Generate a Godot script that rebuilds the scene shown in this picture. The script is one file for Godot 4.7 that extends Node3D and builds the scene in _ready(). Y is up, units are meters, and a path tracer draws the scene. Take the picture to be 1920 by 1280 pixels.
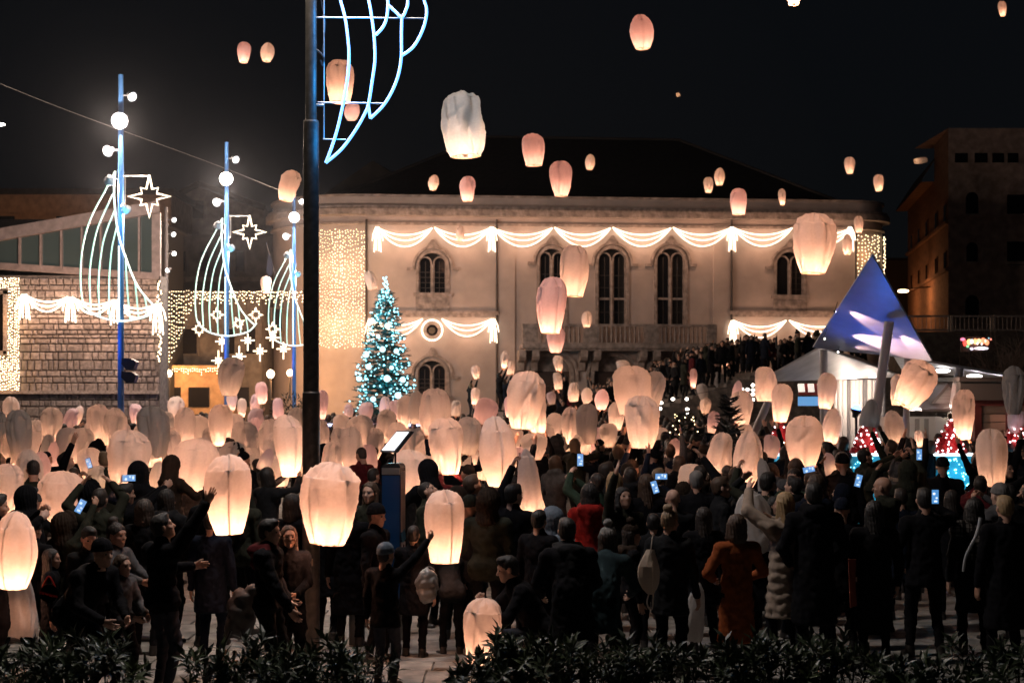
extends Node3D
# Night square with sky lanterns. Units are metres, the camera stands at x = z = 0 looking down -z.

const FOCAL := 2667.0      # of a 1920 pixel wide picture
const EYE := 2.75          # height of the camera
const HORIZON := 732.0     # row of the horizon in a 1280 pixel high picture

var rng := RandomNumberGenerator.new()
var mats := {}
var used_names := {}
var noise := FastNoiseLite.new()

func _ready() -> void:
	rng.seed = 20240
	noise.seed = 7
	noise.frequency = 1.0
	noise.fractal_octaves = 3
	set_camera()
	set_sky()
	build_ground()
	build_hall()
	build_hall_lights()
	build_left_side()
	build_alley()
	build_right_side()
	build_lamp_posts()
	build_dark_post()
	build_christmas_tree()
	build_canopies()
	build_booths()
	build_stairs()
	build_street_things()
	build_lanterns()
	build_people()
	build_hedge()

func set_camera() -> void:
	var cam := Camera3D.new()
	cam.name = "camera"
	var at := CameraAttributesPhysical.new()
	at.frustum_focal_length = 50.0
	at.frustum_focus_distance = 17.5
	at.frustum_near = 0.1
	at.frustum_far = 400.0
	at.exposure_aperture = 2.8
	add_child(cam)
	cam.attributes = at
	cam.position = Vector3(0, EYE, 0)
	cam.projection = Camera3D.PROJECTION_FRUSTUM
	cam.keep_aspect = Camera3D.KEEP_HEIGHT
	cam.near = 0.1
	cam.far = 400.0
	cam.size = 0.1 * 1280.0 / FOCAL
	cam.frustum_offset = Vector2(0, 0.1 * (HORIZON - 640.0) / FOCAL)
	cam.current = true

func set_sky() -> void:
	var we := WorldEnvironment.new()
	we.name = "world_environment"
	var e := Environment.new()
	e.background_mode = Environment.BG_SKY
	var sky := Sky.new()
	var m := ProceduralSkyMaterial.new()
	m.sky_top_color = Color(0.30, 0.34, 0.40)
	m.sky_horizon_color = Color(0.34, 0.345, 0.35)
	m.ground_bottom_color = Color(0.16, 0.15, 0.14)
	m.ground_horizon_color = Color(0.30, 0.28, 0.27)
	m.sky_curve = 0.15
	m.sun_angle_max = 1.0
	sky.sky_material = m
	e.sky = sky
	e.background_energy_multiplier = 0.036
	e.volumetric_fog_enabled = true
	e.volumetric_fog_density = 0.0
	e.tonemap_mode = Environment.TONE_MAPPER_LINEAR
	e.tonemap_exposure = 1.0
	e.sdfgi_enabled = true
	e.ssao_enabled = true
	e.ssil_enabled = true
	we.environment = e
	add_child(we)
	# thin smoke of the lanterns hanging round the lamp posts
	var hazes := [[Vector3(-11, 8, -52), Vector3(44, 30, 56), 0.00022]]
	for c in [[Vector3(-11.5, 10.4, -41.5), 0.7], [Vector3(-10.7, 10.5, -53.0), 1.0], [Vector3(-10.0, 10.7, -64.7), 1.0]]:
		for r in [0.55, 0.75, 1.0, 1.5, 2.1, 2.8, 3.6, 4.6, 5.8]:
			hazes.append([c[0], Vector3.ONE * 2.0 * r * (0.8 + 0.2 * c[1]), 0.0024 * c[1] / (r * sqrt(r))])
	for q in hazes:
		var air := FogMaterial.new()
		air.albedo = Color(0.80, 0.83, 0.88)
		air.density = q[2]
		var fv := FogVolume.new()
		fv.name = numbered("smoke_haze")
		fv.shape = RenderingServer.FOG_VOLUME_SHAPE_ELLIPSOID
		fv.material = air
		fv.size = q[1]
		fv.set_meta("kind", "stuff")
		add_child(fv)
		fv.position = q[0]

# ---------------------------------------------------------------- places
func P(u: float, v: float, d: float) -> Vector3:
	return Vector3((u - 960.0) / FOCAL * d, EYE - (v - HORIZON) / FOCAL * d, -d)

# ---------------------------------------------------------------- materials
func lin(r: float, g: float, b: float) -> Color:
	return Color(r, g, b).linear_to_srgb()

func mat(key: String, r: float, g: float, b: float, rough := 0.8, metal := 0.0) -> StandardMaterial3D:
	if mats.has(key):
		return mats[key]
	var m := StandardMaterial3D.new()
	m.resource_name = key
	m.albedo_color = lin(r, g, b)
	m.roughness = rough
	m.metallic = metal
	mats[key] = m
	return m

func glow(key: String, r: float, g: float, b: float, power: float) -> StandardMaterial3D:
	if mats.has(key):
		return mats[key]
	var m := StandardMaterial3D.new()
	m.resource_name = key
	m.albedo_color = lin(0.5, 0.5, 0.5)
	m.roughness = 0.5
	m.emission_enabled = true
	m.emission = lin(r, g, b)
	m.emission_energy_multiplier = power
	mats[key] = m
	return m

func noise_tex(sd: int, freq: float, lo: float, hi: float, size := 512, octaves := 5, kind := FastNoiseLite.TYPE_SIMPLEX_SMOOTH) -> NoiseTexture2D:
	var t := NoiseTexture2D.new()
	var n := FastNoiseLite.new()
	n.seed = sd
	n.noise_type = kind
	n.frequency = freq
	n.fractal_octaves = octaves
	t.noise = n
	t.width = size
	t.height = size
	t.seamless = true
	var g := Gradient.new()
	g.set_color(0, Color(lo, lo, lo))
	g.set_color(1, Color(hi, hi, hi))
	t.color_ramp = g
	return t

# a surface with uneven tone and relief, mapped in world space
func rough_mat(key: String, r: float, g: float, b: float, rough: float, metres: float, lo: float, hi: float, relief: float, freq := 0.012) -> StandardMaterial3D:
	if mats.has(key):
		return mats[key]
	var m := mat(key, r, g, b, rough)
	m.albedo_texture = noise_tex(hash(key) % 1000, freq, lo, hi)
	m.uv1_triplanar = true
	m.uv1_world_triplanar = true
	m.uv1_scale = Vector3.ONE / metres
	if relief > 0.0:
		m.heightmap_enabled = true
		m.heightmap_texture = noise_tex(hash(key) % 1000 + 5, 0.05, 0.0, 1.0)
		m.heightmap_scale = relief
	return m

# ---------------------------------------------------------------- shapes
class G:
	var v := PackedVector3Array()
	var n := PackedVector3Array()
	var i := PackedInt32Array()

	func tri(a: Vector3, b: Vector3, c: Vector3) -> void:   # counter-clockwise seen from the front
		var nn := (b - a).cross(c - a).normalized()
		var k := v.size()
		v.append_array([a, b, c])
		n.append_array([nn, nn, nn])
		i.append_array([k, k + 2, k + 1])

	func quad(a: Vector3, b: Vector3, c: Vector3, d: Vector3) -> void:
		var nn := (b - a).cross(d - a)
		if nn.length_squared() < 1e-14:
			nn = (c - b).cross(d - b)
		nn = nn.normalized()
		var k := v.size()
		v.append_array([a, b, c, d])
		n.append_array([nn, nn, nn, nn])
		i.append_array([k, k + 2, k + 1, k, k + 3, k + 2])

	func box(c: Vector3, s: Vector3, b := Basis.IDENTITY) -> void:
		var x := b.x * s.x * 0.5
		var y := b.y * s.y * 0.5
		var z := b.z * s.z * 0.5
		quad(c - x - y + z, c + x - y + z, c + x + y + z, c - x + y + z)
		quad(c + x - y - z, c - x - y - z, c - x + y - z, c + x + y - z)
		quad(c + x - y + z, c + x - y - z, c + x + y - z, c + x + y + z)
		quad(c - x - y - z, c - x - y + z, c - x + y + z, c - x + y - z)
		quad(c - x + y + z, c + x + y + z, c + x + y - z, c - x + y - z)
		quad(c - x - y - z, c + x - y - z, c + x - y + z, c - x - y + z)

	# a box with its front (+z) edges chamfered by e
	func pad(c: Vector3, s: Vector3, e: float, b := Basis.IDENTITY) -> void:
		var o := []
		var f := []
		for k in [[-1, -1], [1, -1], [1, 1], [-1, 1]]:
			o.append(c + b * Vector3(k[0] * s.x / 2, k[1] * s.y / 2, s.z / 2 - e))
			f.append(c + b * Vector3(k[0] * (s.x / 2 - e), k[1] * (s.y / 2 - e), s.z / 2))
		quad(f[0], f[1], f[2], f[3])
		for k in 4:
			var k2 := (k + 1) % 4
			quad(o[k], o[k2], f[k2], f[k])
			var dn: Vector3 = b.z * (s.z - e)
			quad(o[k] - dn, o[k2] - dn, o[k2], o[k])

	func tube(p: PackedVector3Array, r0: float, r1 := -1.0, sides := 6, caps := true) -> void:
		if r1 < 0.0:
			r1 = r0
		var m := p.size()
		var side := Vector3.ZERO
		var first := v.size()
		for j in m:
			var t := (p[mini(j + 1, m - 1)] - p[maxi(j - 1, 0)]).normalized()
			if side == Vector3.ZERO:
				side = t.cross(Vector3.UP if absf(t.y) < 0.9 else Vector3.RIGHT).normalized()
			side = (side - t * side.dot(t)).normalized()
			var up := t.cross(side)
			var r := lerpf(r0, r1, float(j) / maxf(1.0, m - 1))
			for k in sides:
				var a := TAU * k / sides
				var nn := side * cos(a) + up * sin(a)
				v.append(p[j] + nn * r)
				n.append(nn)
		for j in m - 1:
			for k in sides:
				var a := first + j * sides + k
				var b := first + j * sides + (k + 1) % sides
				var c := b + sides
				var d := a + sides
				i.append_array([a, c, b, a, d, c])
		if caps:
			for e in [0, m - 1]:
				var q := first + int(e) * sides
				var nn := (p[0] - p[1]).normalized() if e == 0 else (p[m - 1] - p[m - 2]).normalized()
				var k0 := v.size()
				for k in sides:
					v.append(v[q + k])
					n.append(nn)
				for k in range(1, sides - 1):
					if e == 0:
						i.append_array([k0, k0 + k, k0 + k + 1])
					else:
						i.append_array([k0, k0 + k + 1, k0 + k])

	func rod(a: Vector3, b: Vector3, r0: float, r1 := -1.0, sides := 8) -> void:
		tube(PackedVector3Array([a, b]), r0, r1, sides)

	func ball(c: Vector3, r: Vector3, seg := 8, rings := 5) -> void:
		var first := v.size()
		for j in rings + 1:
			var th := PI * j / rings
			for k in seg:
				var a := TAU * k / seg
				var d := Vector3(sin(th) * cos(a), cos(th), sin(th) * sin(a))
				v.append(c + d * r)
				n.append((d / r).normalized())
		for j in rings:
			for k in seg:
				var a := first + j * seg + k
				var b := first + j * seg + (k + 1) % seg
				i.append_array([a, b + seg, a + seg, a, b, b + seg])

	# profile of (radius, height) turned round the y axis of t, smooth sides with sharp breaks where sharp is set
	func lathe(p: PackedVector2Array, sides: int, t := Transform3D.IDENTITY, from := 0.0, to := TAU) -> void:
		for j in p.size() - 1:
			var e := p[j + 1] - p[j]
			var nr := Vector2(e.y, -e.x).normalized()
			var first := v.size()
			for k in sides + 1:
				var a := from + (to - from) * k / sides
				var dx := Vector3(cos(a), 0, sin(a))
				for q in [p[j], p[j + 1]]:
					v.append(t * (dx * q.x + Vector3(0, q.y, 0)))
					n.append((t.basis * (dx * nr.x + Vector3(0, nr.y, 0))).normalized())
			for k in sides:
				var a := first + k * 2
				i.append_array([a, a + 3, a + 1, a, a + 2, a + 3])

	# a flat outline (counter-clockwise in x, y) with thickness towards -z of t
	func prism(poly: PackedVector2Array, depth: float, t := Transform3D.IDENTITY) -> void:
		var idx := Geometry2D.triangulate_polygon(poly)
		for k in range(0, idx.size(), 3):
			var a := poly[idx[k]]
			var b := poly[idx[k + 1]]
			var c := poly[idx[k + 2]]
			if (b - a).cross(c - a) < 0:
				var s := b
				b = c
				c = s
			tri(t * Vector3(a.x, a.y, 0), t * Vector3(b.x, b.y, 0), t * Vector3(c.x, c.y, 0))
			tri(t * Vector3(a.x, a.y, -depth), t * Vector3(c.x, c.y, -depth), t * Vector3(b.x, b.y, -depth))
		var m := poly.size()
		for k in m:
			var a := poly[k]
			var b := poly[(k + 1) % m]
			quad(t * Vector3(a.x, a.y, -depth), t * Vector3(b.x, b.y, -depth), t * Vector3(b.x, b.y, 0), t * Vector3(a.x, a.y, 0))

	func put(vv: PackedVector3Array, nn: PackedVector3Array, ii: PackedInt32Array, t: Transform3D) -> void:
		var k := v.size()
		v.append_array(t * vv)
		n.append_array(Transform3D(t.basis.orthonormalized(), Vector3.ZERO) * nn)
		for q in ii:
			i.append(q + k)

	func mesh(m: Material) -> ArrayMesh:
		var am := ArrayMesh.new()
		G.surface(am, v, n, i, m)
		return am

	static func surface(am: ArrayMesh, vv: PackedVector3Array, nn: PackedVector3Array, ii: PackedInt32Array, m: Material) -> void:
		var a := []
		a.resize(Mesh.ARRAY_MAX)
		a[Mesh.ARRAY_VERTEX] = vv
		a[Mesh.ARRAY_NORMAL] = nn
		a[Mesh.ARRAY_INDEX] = ii
		am.add_surface_from_arrays(Mesh.PRIMITIVE_TRIANGLES, a)
		am.surface_set_material(am.get_surface_count() - 1, m)

static func smooth_normals(vv: PackedVector3Array, ii: PackedInt32Array) -> PackedVector3Array:
	var nn := PackedVector3Array()
	nn.resize(vv.size())
	for k in range(0, ii.size(), 3):
		var a := ii[k]
		var b := ii[k + 1]
		var c := ii[k + 2]
		var f := (vv[c] - vv[a]).cross(vv[b] - vv[a])
		nn[a] += f
		nn[b] += f
		nn[c] += f
	for k in nn.size():
		nn[k] = nn[k].normalized()
	return nn

# ---------------------------------------------------------------- nodes
func numbered(called: String) -> String:
	if not used_names.has(called):
		used_names[called] = 0
		return called
	used_names[called] += 1
	return "%s_%03d" % [called, used_names[called]]

func thing(called: String, label: String, category: String, at := Vector3.ZERO, turn := 0.0, group := "") -> Node3D:
	var o := Node3D.new()
	o.name = numbered(called)
	add_child(o)
	o.position = at
	o.rotation.y = turn
	o.set_meta("label", label)
	o.set_meta("category", category)
	if group:
		o.set_meta("group", group)
	return o

func part(called: String, g: Variant, m: Material, parent: Node3D, at := Vector3.ZERO) -> MeshInstance3D:
	var o := MeshInstance3D.new()
	var key := "%d/%s" % [parent.get_instance_id(), called]
	if used_names.has(key):
		used_names[key] += 1
		o.name = "%s_%03d" % [called, used_names[key]]
	else:
		used_names[key] = 0
		o.name = called
	if g is G:
		o.mesh = g.mesh(m)
	else:
		o.mesh = g
		o.material_override = m
	o.position = at
	parent.add_child(o, true)
	if called == "strand_light":      # beads too small to pick apart
		o.set_meta("kind", "stuff")
	return o

func structure(called: String, g: G, m: Material) -> MeshInstance3D:
	var o := MeshInstance3D.new()
	o.name = numbered(called)
	o.mesh = g.mesh(m)
	o.set_meta("kind", "structure")
	add_child(o)
	return o

func omni(at: Vector3, color: Color, energy: float, size: float, parent: Node3D, called := "lamp_light") -> OmniLight3D:
	var l := OmniLight3D.new()
	l.name = called
	l.light_color = color
	l.light_energy = energy
	l.light_size = size
	l.omni_range = 80.0
	l.omni_attenuation = 2.0
	l.shadow_enabled = true
	parent.add_child(l, true)
	l.position = at
	return l

func spot(at: Vector3, aim: Vector3, color: Color, energy: float, angle: float, size: float, parent: Node3D) -> SpotLight3D:
	var l := SpotLight3D.new()
	l.name = "spot_light"
	l.light_color = color
	l.light_energy = energy
	l.light_size = size
	l.spot_range = 60.0
	l.spot_attenuation = 2.0
	l.spot_angle = angle
	l.spot_angle_attenuation = 0.6
	l.shadow_enabled = true
	parent.add_child(l, true)
	l.look_at_from_position(at, aim, Vector3.UP if absf((aim - at).normalized().y) < 0.95 else Vector3.RIGHT)
	return l

static func curve(pts: Array, steps: int) -> PackedVector3Array:   # Catmull-Rom through the points
	var out := PackedVector3Array()
	var m := pts.size()
	for j in m - 1:
		var a: Vector3 = pts[maxi(j - 1, 0)]
		var b: Vector3 = pts[j]
		var c: Vector3 = pts[j + 1]
		var d: Vector3 = pts[mini(j + 2, m - 1)]
		for k in steps:
			out.append(b.cubic_interpolate(c, a, d, float(k) / steps))
	out.append(pts[m - 1])
	return out

# ---------------------------------------------------------------- ground
func build_ground() -> void:
	var g := G.new()
	g.quad(Vector3(-220, 0, 20), Vector3(220, 0, 20), Vector3(220, 0, -360), Vector3(-220, 0, -360))
	var ground := structure("ground", g, rough_mat("paving", 0.26, 0.245, 0.22, 0.75, 3.0, 0.55, 1.0, 0.5))
	# pale limestone paving slabs, each one its own piece, as far as they can be told apart
	var kinds := []
	for k in 4:
		kinds.append(rough_mat("slab_stone_%d" % k, [0.42, 0.36, 0.46, 0.39][k], [0.40, 0.345, 0.44, 0.375][k], [0.365, 0.315, 0.40, 0.345][k], 0.55, 1.7 + k * 0.3, 0.6, 1.0, 0.35))
	var z := -12.2
	var row := 0
	while z > -19.0:
		var deep := 0.62 if row % 3 else 0.44
		var x := -5.6 - rng.randf() * 0.6
		while x < 5.8:
			var wide := rng.randf_range(0.75, 1.25)
			var s := G.new()
			var b := Basis(Vector3.RIGHT, Vector3.FORWARD, Vector3.UP)   # local z of the pad points up
			s.pad(Vector3(x + wide / 2, 0.006 + rng.randf() * 0.004, z - deep / 2), Vector3(wide - 0.018, deep - 0.018, 0.03), 0.006, b)
			part("slab", s, kinds[rng.randi() % 4], ground)
			x += wide
		z -= deep
		row += 1
	# the kerb in front of the planting
	var kerb := G.new()
	kerb.pad(Vector3(0, 0.06, -12.0), Vector3(14, 0.22, 0.14), 0.015, Basis(Vector3.RIGHT, Vector3.FORWARD, Vector3.UP))
	structure("kerb", kerb, rough_mat("kerb_stone", 0.36, 0.34, 0.31, 0.7, 1.0, 0.6, 1.0, 0.4))
	var soil := G.new()
	soil.quad(Vector3(-7, 0.10, -10.2), Vector3(7, 0.10, -10.2), Vector3(7, 0.10, -11.9), Vector3(-7, 0.10, -11.9))
	structure("soil", soil, rough_mat("soil_earth", 0.035, 0.028, 0.022, 0.95, 0.8, 0.4, 1.0, 2.0))

# ---------------------------------------------------------------- the hall with the garlands
var hall: Node3D
var hall_o := Vector3.ZERO
var hall_e := Vector3.ZERO

func hx(u: float) -> float:
	var k := (u - 960.0) / FOCAL
	return (-k * hall_o.z - hall_o.x) / (hall_e.x + k * hall_e.z)

func hy(v: float, x: float) -> float:
	return EYE - (v - HORIZON) / FOCAL * (-hall_o.z - hall_e.z * x)

func hp(u: float, v: float, out := 0.0) -> Vector3:   # a place on the facade, in the hall's own axes
	var x := hx(u)
	return Vector3(x, hy(v, x), out)

func arch_outline(cx: float, y0: float, y1: float, w: float, seg := 12) -> PackedVector2Array:
	var p := PackedVector2Array([Vector2(cx - w / 2, y0), Vector2(cx + w / 2, y0)])
	for k in seg + 1:
		var a := PI * k / seg
		p.append(Vector2(cx + cos(a) * w / 2, y1 - w / 2 + sin(a) * w / 2))
	return p

func arch_band(g: G, cx: float, y0: float, y1: float, w: float, t: float, z0: float, z1: float, seg := 14) -> void:
	# a moulded band round an arched opening: jambs and arch, t wide, from depth z0 to z1
	var ring := [Vector2(cx + w / 2, y0)]
	for k in seg + 1:
		var a := PI * k / seg
		ring.append(Vector2(cx + cos(a) * w / 2, y1 - w / 2 + sin(a) * w / 2))
	ring.append(Vector2(cx - w / 2, y0))
	for k in ring.size() - 1:
		var a: Vector2 = ring[k]
		var b: Vector2 = ring[k + 1]
		var ca := Vector2(cx, minf(a.y, y1 - w / 2))
		var cb := Vector2(cx, minf(b.y, y1 - w / 2))
		var ao := a + (a - ca).normalized() * t
		var bo := b + (b - cb).normalized() * t
		var f := func(q: Vector2, z: float) -> Vector3: return Vector3(q.x, q.y, z)
		g.quad(f.call(a, z1), f.call(ao, z1), f.call(bo, z1), f.call(b, z1))
		g.quad(f.call(ao, z1), f.call(ao, z0), f.call(bo, z0), f.call(bo, z1))
		g.quad(f.call(a, z0), f.call(a, z1), f.call(b, z1), f.call(b, z0))

func hall_window(cx: float, y0: float, y1: float, w: float, panel: bool, transom: bool, wall_csg: CSGCombiner3D, hood := true) -> void:
	var trim: Material = mats["hall_trim"]
	var dark := mat("window_glass", 0.012, 0.012, 0.014, 0.08)
	var cut := CSGPolygon3D.new()
	cut.name = "opening"
	cut.polygon = arch_outline(cx, y0, y1, w)
	cut.depth = 0.7
	cut.operation = CSGShape3D.OPERATION_SUBTRACTION
	cut.position = Vector3(0, 0, 0.35)
	cut.material = trim
	wall_csg.add_child(cut, true)
	var g := G.new()
	arch_band(g, cx, y0, y1, w, 0.16, 0.0, 0.07)
	g.box(Vector3(cx, y0 - 0.09, 0.09), Vector3(w + 0.6, 0.18, 0.22))
	if hood:   # the ogee hood with its two stops
		arch_band(g, cx, y1 - w * 0.5 - 0.15, y1 + 0.22, w + 0.44, 0.13, 0.0, 0.16)
		var top := y1 + 0.36
		g.prism(PackedVector2Array([Vector2(cx - 0.34, top - 0.03), Vector2(cx + 0.34, top - 0.03), Vector2(cx + 0.06, top + 0.34), Vector2(cx - 0.06, top + 0.34)]), 0.16, Transform3D(Basis.IDENTITY, Vector3(0, 0, 0.165)))
		for s in [-1, 1]:
			g.box(Vector3(cx + s * (w / 2 + 0.46), y1 - w * 0.5 - 0.12, 0.085), Vector3(0.36, 0.16, 0.17))
	if panel:
		g.box(Vector3(cx, y0 - 0.62, 0.03), Vector3(w + 0.34, 0.88, 0.06))
		g.box(Vector3(cx, y0 - 0.62, 0.065), Vector3(w + 0.06, 0.62, 0.03))
	var win := part("window", g, trim, hall)
	var fr := G.new()
	var lw := w / 2 - 0.09
	for s in [-1, 1]:
		arch_band(fr, cx + s * (w / 4.0 + 0.015), y0, y1 - w * 0.17, lw - 0.1, 0.085, -0.22, -0.10)
	fr.rod(Vector3(cx, y0, -0.08), Vector3(cx, y1 - w * 0.42, -0.08), 0.065)
	if transom:
		fr.box(Vector3(cx, lerpf(y0, y1, 0.34), -0.15), Vector3(w - 0.02, 0.11, 0.09))
	part("frame", fr, trim, win)
	fr = G.new()
	for s in [-1, 1]:
		fr.box(Vector3(cx + s * w / 4.0, (y0 + y1 - w * 0.3) / 2, -0.19), Vector3(0.04, y1 - y0 - w * 0.3, 0.04))
	for k in range(1, 5):
		fr.box(Vector3(cx, lerpf(y0, y1 - w * 0.5, k / 5.0), -0.195), Vector3(w - 0.02, 0.035, 0.03))
	part("glazing_bars", fr, mat("bar_dark", 0.045, 0.036, 0.03, 0.7), win)
	for s in [-1, 1]:
		var gl := G.new()
		gl.prism(arch_outline(cx + s * w / 4.0, y0 - 0.02, y1 - w * 0.12, w / 2 - 0.012), 0.02, Transform3D(Basis.IDENTITY.rotated(Vector3.UP, s * 0.004), Vector3(0, 0, -0.24)))
		part("pane", gl, dark, win)
	var back := G.new()
	back.box(Vector3(cx, (y0 + y1) / 2, -0.31), Vector3(w + 0.3, y1 - y0 + 0.3, 0.03))
	part("shutter", back, mat("dark_room", 0.02, 0.018, 0.016, 0.9), win)

func build_hall() -> void:
	hall_o = P(686, 0, 76.0)
	hall_o.y = 0
	var far := P(1605, 0, 78.5)
	far.y = 0
	hall_e = (far - hall_o).normalized()
	var length := hall_o.distance_to(far)
	hall = thing("festive_hall", "cream two storey hall with arched twin windows, rounded corners and stone balcony", "building", hall_o, atan2(-hall_e.z, hall_e.x))
	var plaster := rough_mat("hall_plaster", 0.54, 0.445, 0.40, 0.9, 6.0, 0.87, 1.0, 0.3, 0.008)
	var trim := rough_mat("hall_trim", 0.50, 0.41, 0.365, 0.85, 2.5, 0.6, 1.0, 0.4)
	var top := hy(368, 0)
	var deep := 1.0
	# the wall, with its openings cut through
	var wall := CSGCombiner3D.new()
	wall.name = "wall"
	hall.add_child(wall)
	var slab := CSGBox3D.new()
	slab.name = "slab"
	slab.size = Vector3(length, top, deep)
	slab.position = Vector3(length / 2, top / 2, -deep / 2)
	slab.material = plaster
	wall.add_child(slab)
	var ups := [[811, 474, 549, 52, true, false], [1035, 466, 608, 47, false, true], [1148, 466, 608, 53, false, true], [1258, 466, 608, 53, false, true], [1482, 472, 553, 52, true, false]]
	for w in ups:
		var x := hx(w[0])
		hall_window(x, hy(w[2], x), hy(w[1], x), hx(w[0] + w[3] / 2.0) - hx(w[0] - w[3] / 2.0), w[4], w[5], wall)
	for w in [[810, 676, 742, 54], [1482, 676, 742, 54]]:
		var x := hx(w[0])
		hall_window(x, hy(w[2], x), hy(w[1], x), hx(w[0] + w[3] / 2.0) - hx(w[0] - w[3] / 2.0), false, false, wall)
	for w in [[1035, 668], [1148, 668], [1258, 668]]:   # the doors under the balcony
		var x := hx(w[0])
		var cut := CSGPolygon3D.new()
		cut.name = "opening"
		cut.polygon = arch_outline(x, -0.1, hy(w[1], x), 2.0)
		cut.depth = 0.8
		cut.operation = CSGShape3D.OPERATION_SUBTRACTION
		cut.position = Vector3(0, 0, 0.4)
		cut.material = trim
		wall.add_child(cut, true)
		var g := G.new()
		arch_band(g, x, 0.05, hy(w[1], x), 2.0, 0.2, 0.0, 0.1)
		arch_band(g, x, hy(w[1], x) - 1.3, hy(w[1], x) + 0.3, 2.6, 0.14, 0.0, 0.17)
		var d := part("door", g, trim, hall)
		var leaf := G.new()
		leaf.box(Vector3(x - 0.51, 1.5, -0.32), Vector3(0.98, 3.0, 0.06))
		leaf.box(Vector3(x + 0.51, 1.5, -0.32), Vector3(0.98, 3.0, 0.06))
		leaf.box(Vector3(x, 3.4, -0.33), Vector3(2.0, 0.78, 0.05))
		part("leaf", leaf, mat("door_wood", 0.05, 0.028, 0.02, 0.5), d)
	# round window with its ring
	var rx := hx(810)
	var ry := hy(619, rx)
	var rg := G.new()
	rg.lathe(PackedVector2Array([Vector2(0.30, 0.0), Vector2(0.30, 0.10), Vector2(0.44, 0.10), Vector2(0.44, 0.0)]), 24, Transform3D(Basis(Vector3.RIGHT, PI / 2), Vector3(rx, ry, 0.003)))
	var rw := part("round_window", rg, trim, hall)
	var rp := G.new()
	rp.lathe(PackedVector2Array([Vector2(0.30, 0.03), Vector2(0.0, 0.03)]), 24, Transform3D(Basis(Vector3.RIGHT, PI / 2), Vector3(rx, ry, 0.003)))
	part("pane", rp, mats["window_glass"], rw)
	# rounded corners: the wall and every moulding run round them
	var rl := 5.3
	var rr := 2.15
	var l_mid := Vector3(0, 0, -rl)
	var r_mid := Vector3(length, 0, -rr)
	var lc := G.new()
	lc.lathe(PackedVector2Array([Vector2(rl, 0), Vector2(rl, top)]), 28, Transform3D(Basis.IDENTITY, l_mid), PI / 2, PI)
	part("corner_wall", lc, plaster, hall)
	var rc := G.new()
	rc.lathe(PackedVector2Array([Vector2(rr, 0), Vector2(rr, top)]), 20, Transform3D(Basis.IDENTITY, r_mid), 0, PI / 2)
	part("corner_wall", rc, plaster, hall)
	var sides := G.new()
	sides.quad(Vector3(-rl, 0, -30), Vector3(-rl, 0, -rl), Vector3(-rl, top, -rl), Vector3(-rl, top, -30))
	sides.quad(Vector3(length + rr, 0, -rr), Vector3(length + rr, 0, -30), Vector3(length + rr, top, -30), Vector3(length + rr, top, -rr))
	sides.quad(Vector3(length + rr, 0, -30), Vector3(-rl, 0, -30), Vector3(-rl, top, -30), Vector3(length + rr, top, -30))
	part("side_wall", sides, plaster, hall)
	# mouldings: [bottom row, top row, how far proud, name]
	for b in [[404, 391, 0.42, "cornice"], [391, 385, 0.30, "cornice"], [421, 416, 0.14, "string_course"]]:
		var y0 := hy(b[0], 0)
		var y1 := hy(b[1], 0)
		var p: float = b[2]
		var g := G.new()
		g.box(Vector3(length / 2, (y0 + y1) / 2, p / 2), Vector3(length, y1 - y0, p))
		var pr := PackedVector2Array([Vector2(rl, y0), Vector2(rl + p, y0 + 0.04), Vector2(rl + p, y1), Vector2(rl, y1)])
		g.lathe(pr, 28, Transform3D(Basis.IDENTITY, l_mid), PI / 2, PI)
		pr = PackedVector2Array([Vector2(rr, y0), Vector2(rr + p, y0 + 0.04), Vector2(rr + p, y1), Vector2(rr, y1)])
		g.lathe(pr, 20, Transform3D(Basis.IDENTITY, r_mid), 0, PI / 2)
		part(b[3], g, trim, hall)
	for b in [[689, 935], [1368, 1604]]:   # the string course between the storeys stops at the middle bay
		var g := G.new()
		var x0 := hx(b[0])
		var x1 := hx(b[1])
		g.box(Vector3((x0 + x1) / 2, hy(586, x0), 0.11), Vector3(x1 - x0, 0.2, 0.22))
		g.box(Vector3((x0 + x1) / 2, hy(591, x0), 0.06), Vector3(x1 - x0, 0.16, 0.12))
		part("string_course", g, trim, hall)
	for u in [934, 1368]:   # flat pilasters at the ends of the middle bay
		var g := G.new()
		var x := hx(u)
		var y1 := hy(421, x)
		g.box(Vector3(x + (0.45 if u < 1000 else -0.45), y1 / 2, 0.05), Vector3(0.9, y1, 0.1))
		part("pilaster", g, plaster, hall)
	for u in [686.5, 931, 1371, 1604]:   # downpipes
		var g := G.new()
		var x := hx(u)
		g.rod(Vector3(x, 0, 0.14), Vector3(x, hy(412, x), 0.14), 0.06)
		for k in 5:
			g.lathe(PackedVector2Array([Vector2(0.075, 0), Vector2(0.075, 0.06)]), 8, Transform3D(Basis.IDENTITY, Vector3(x, 1.2 + k * 2.4, 0.14)))
		part("downpipe", g, mat("zinc", 0.07, 0.06, 0.055, 0.5, 0.3), hall)
	# parapet cap and hipped roof
	var cap := G.new()
	cap.box(Vector3(length / 2, top + 0.06, -0.3), Vector3(length, 0.12, 0.8))
	cap.lathe(PackedVector2Array([Vector2(rl - 0.6, top), Vector2(rl + 0.12, top), Vector2(rl + 0.12, top + 0.12), Vector2(rl - 0.6, top + 0.12)]), 28, Transform3D(Basis.IDENTITY, l_mid), PI / 2, PI)
	cap.lathe(PackedVector2Array([Vector2(rr - 0.6, top), Vector2(rr + 0.12, top), Vector2(rr + 0.12, top + 0.12), Vector2(rr - 0.6, top + 0.12)]), 20, Transform3D(Basis.IDENTITY, r_mid), 0, PI / 2)
	part("parapet_cap", cap, trim, hall)
	var rf := G.new()
	var y := top - 0.3
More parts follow.
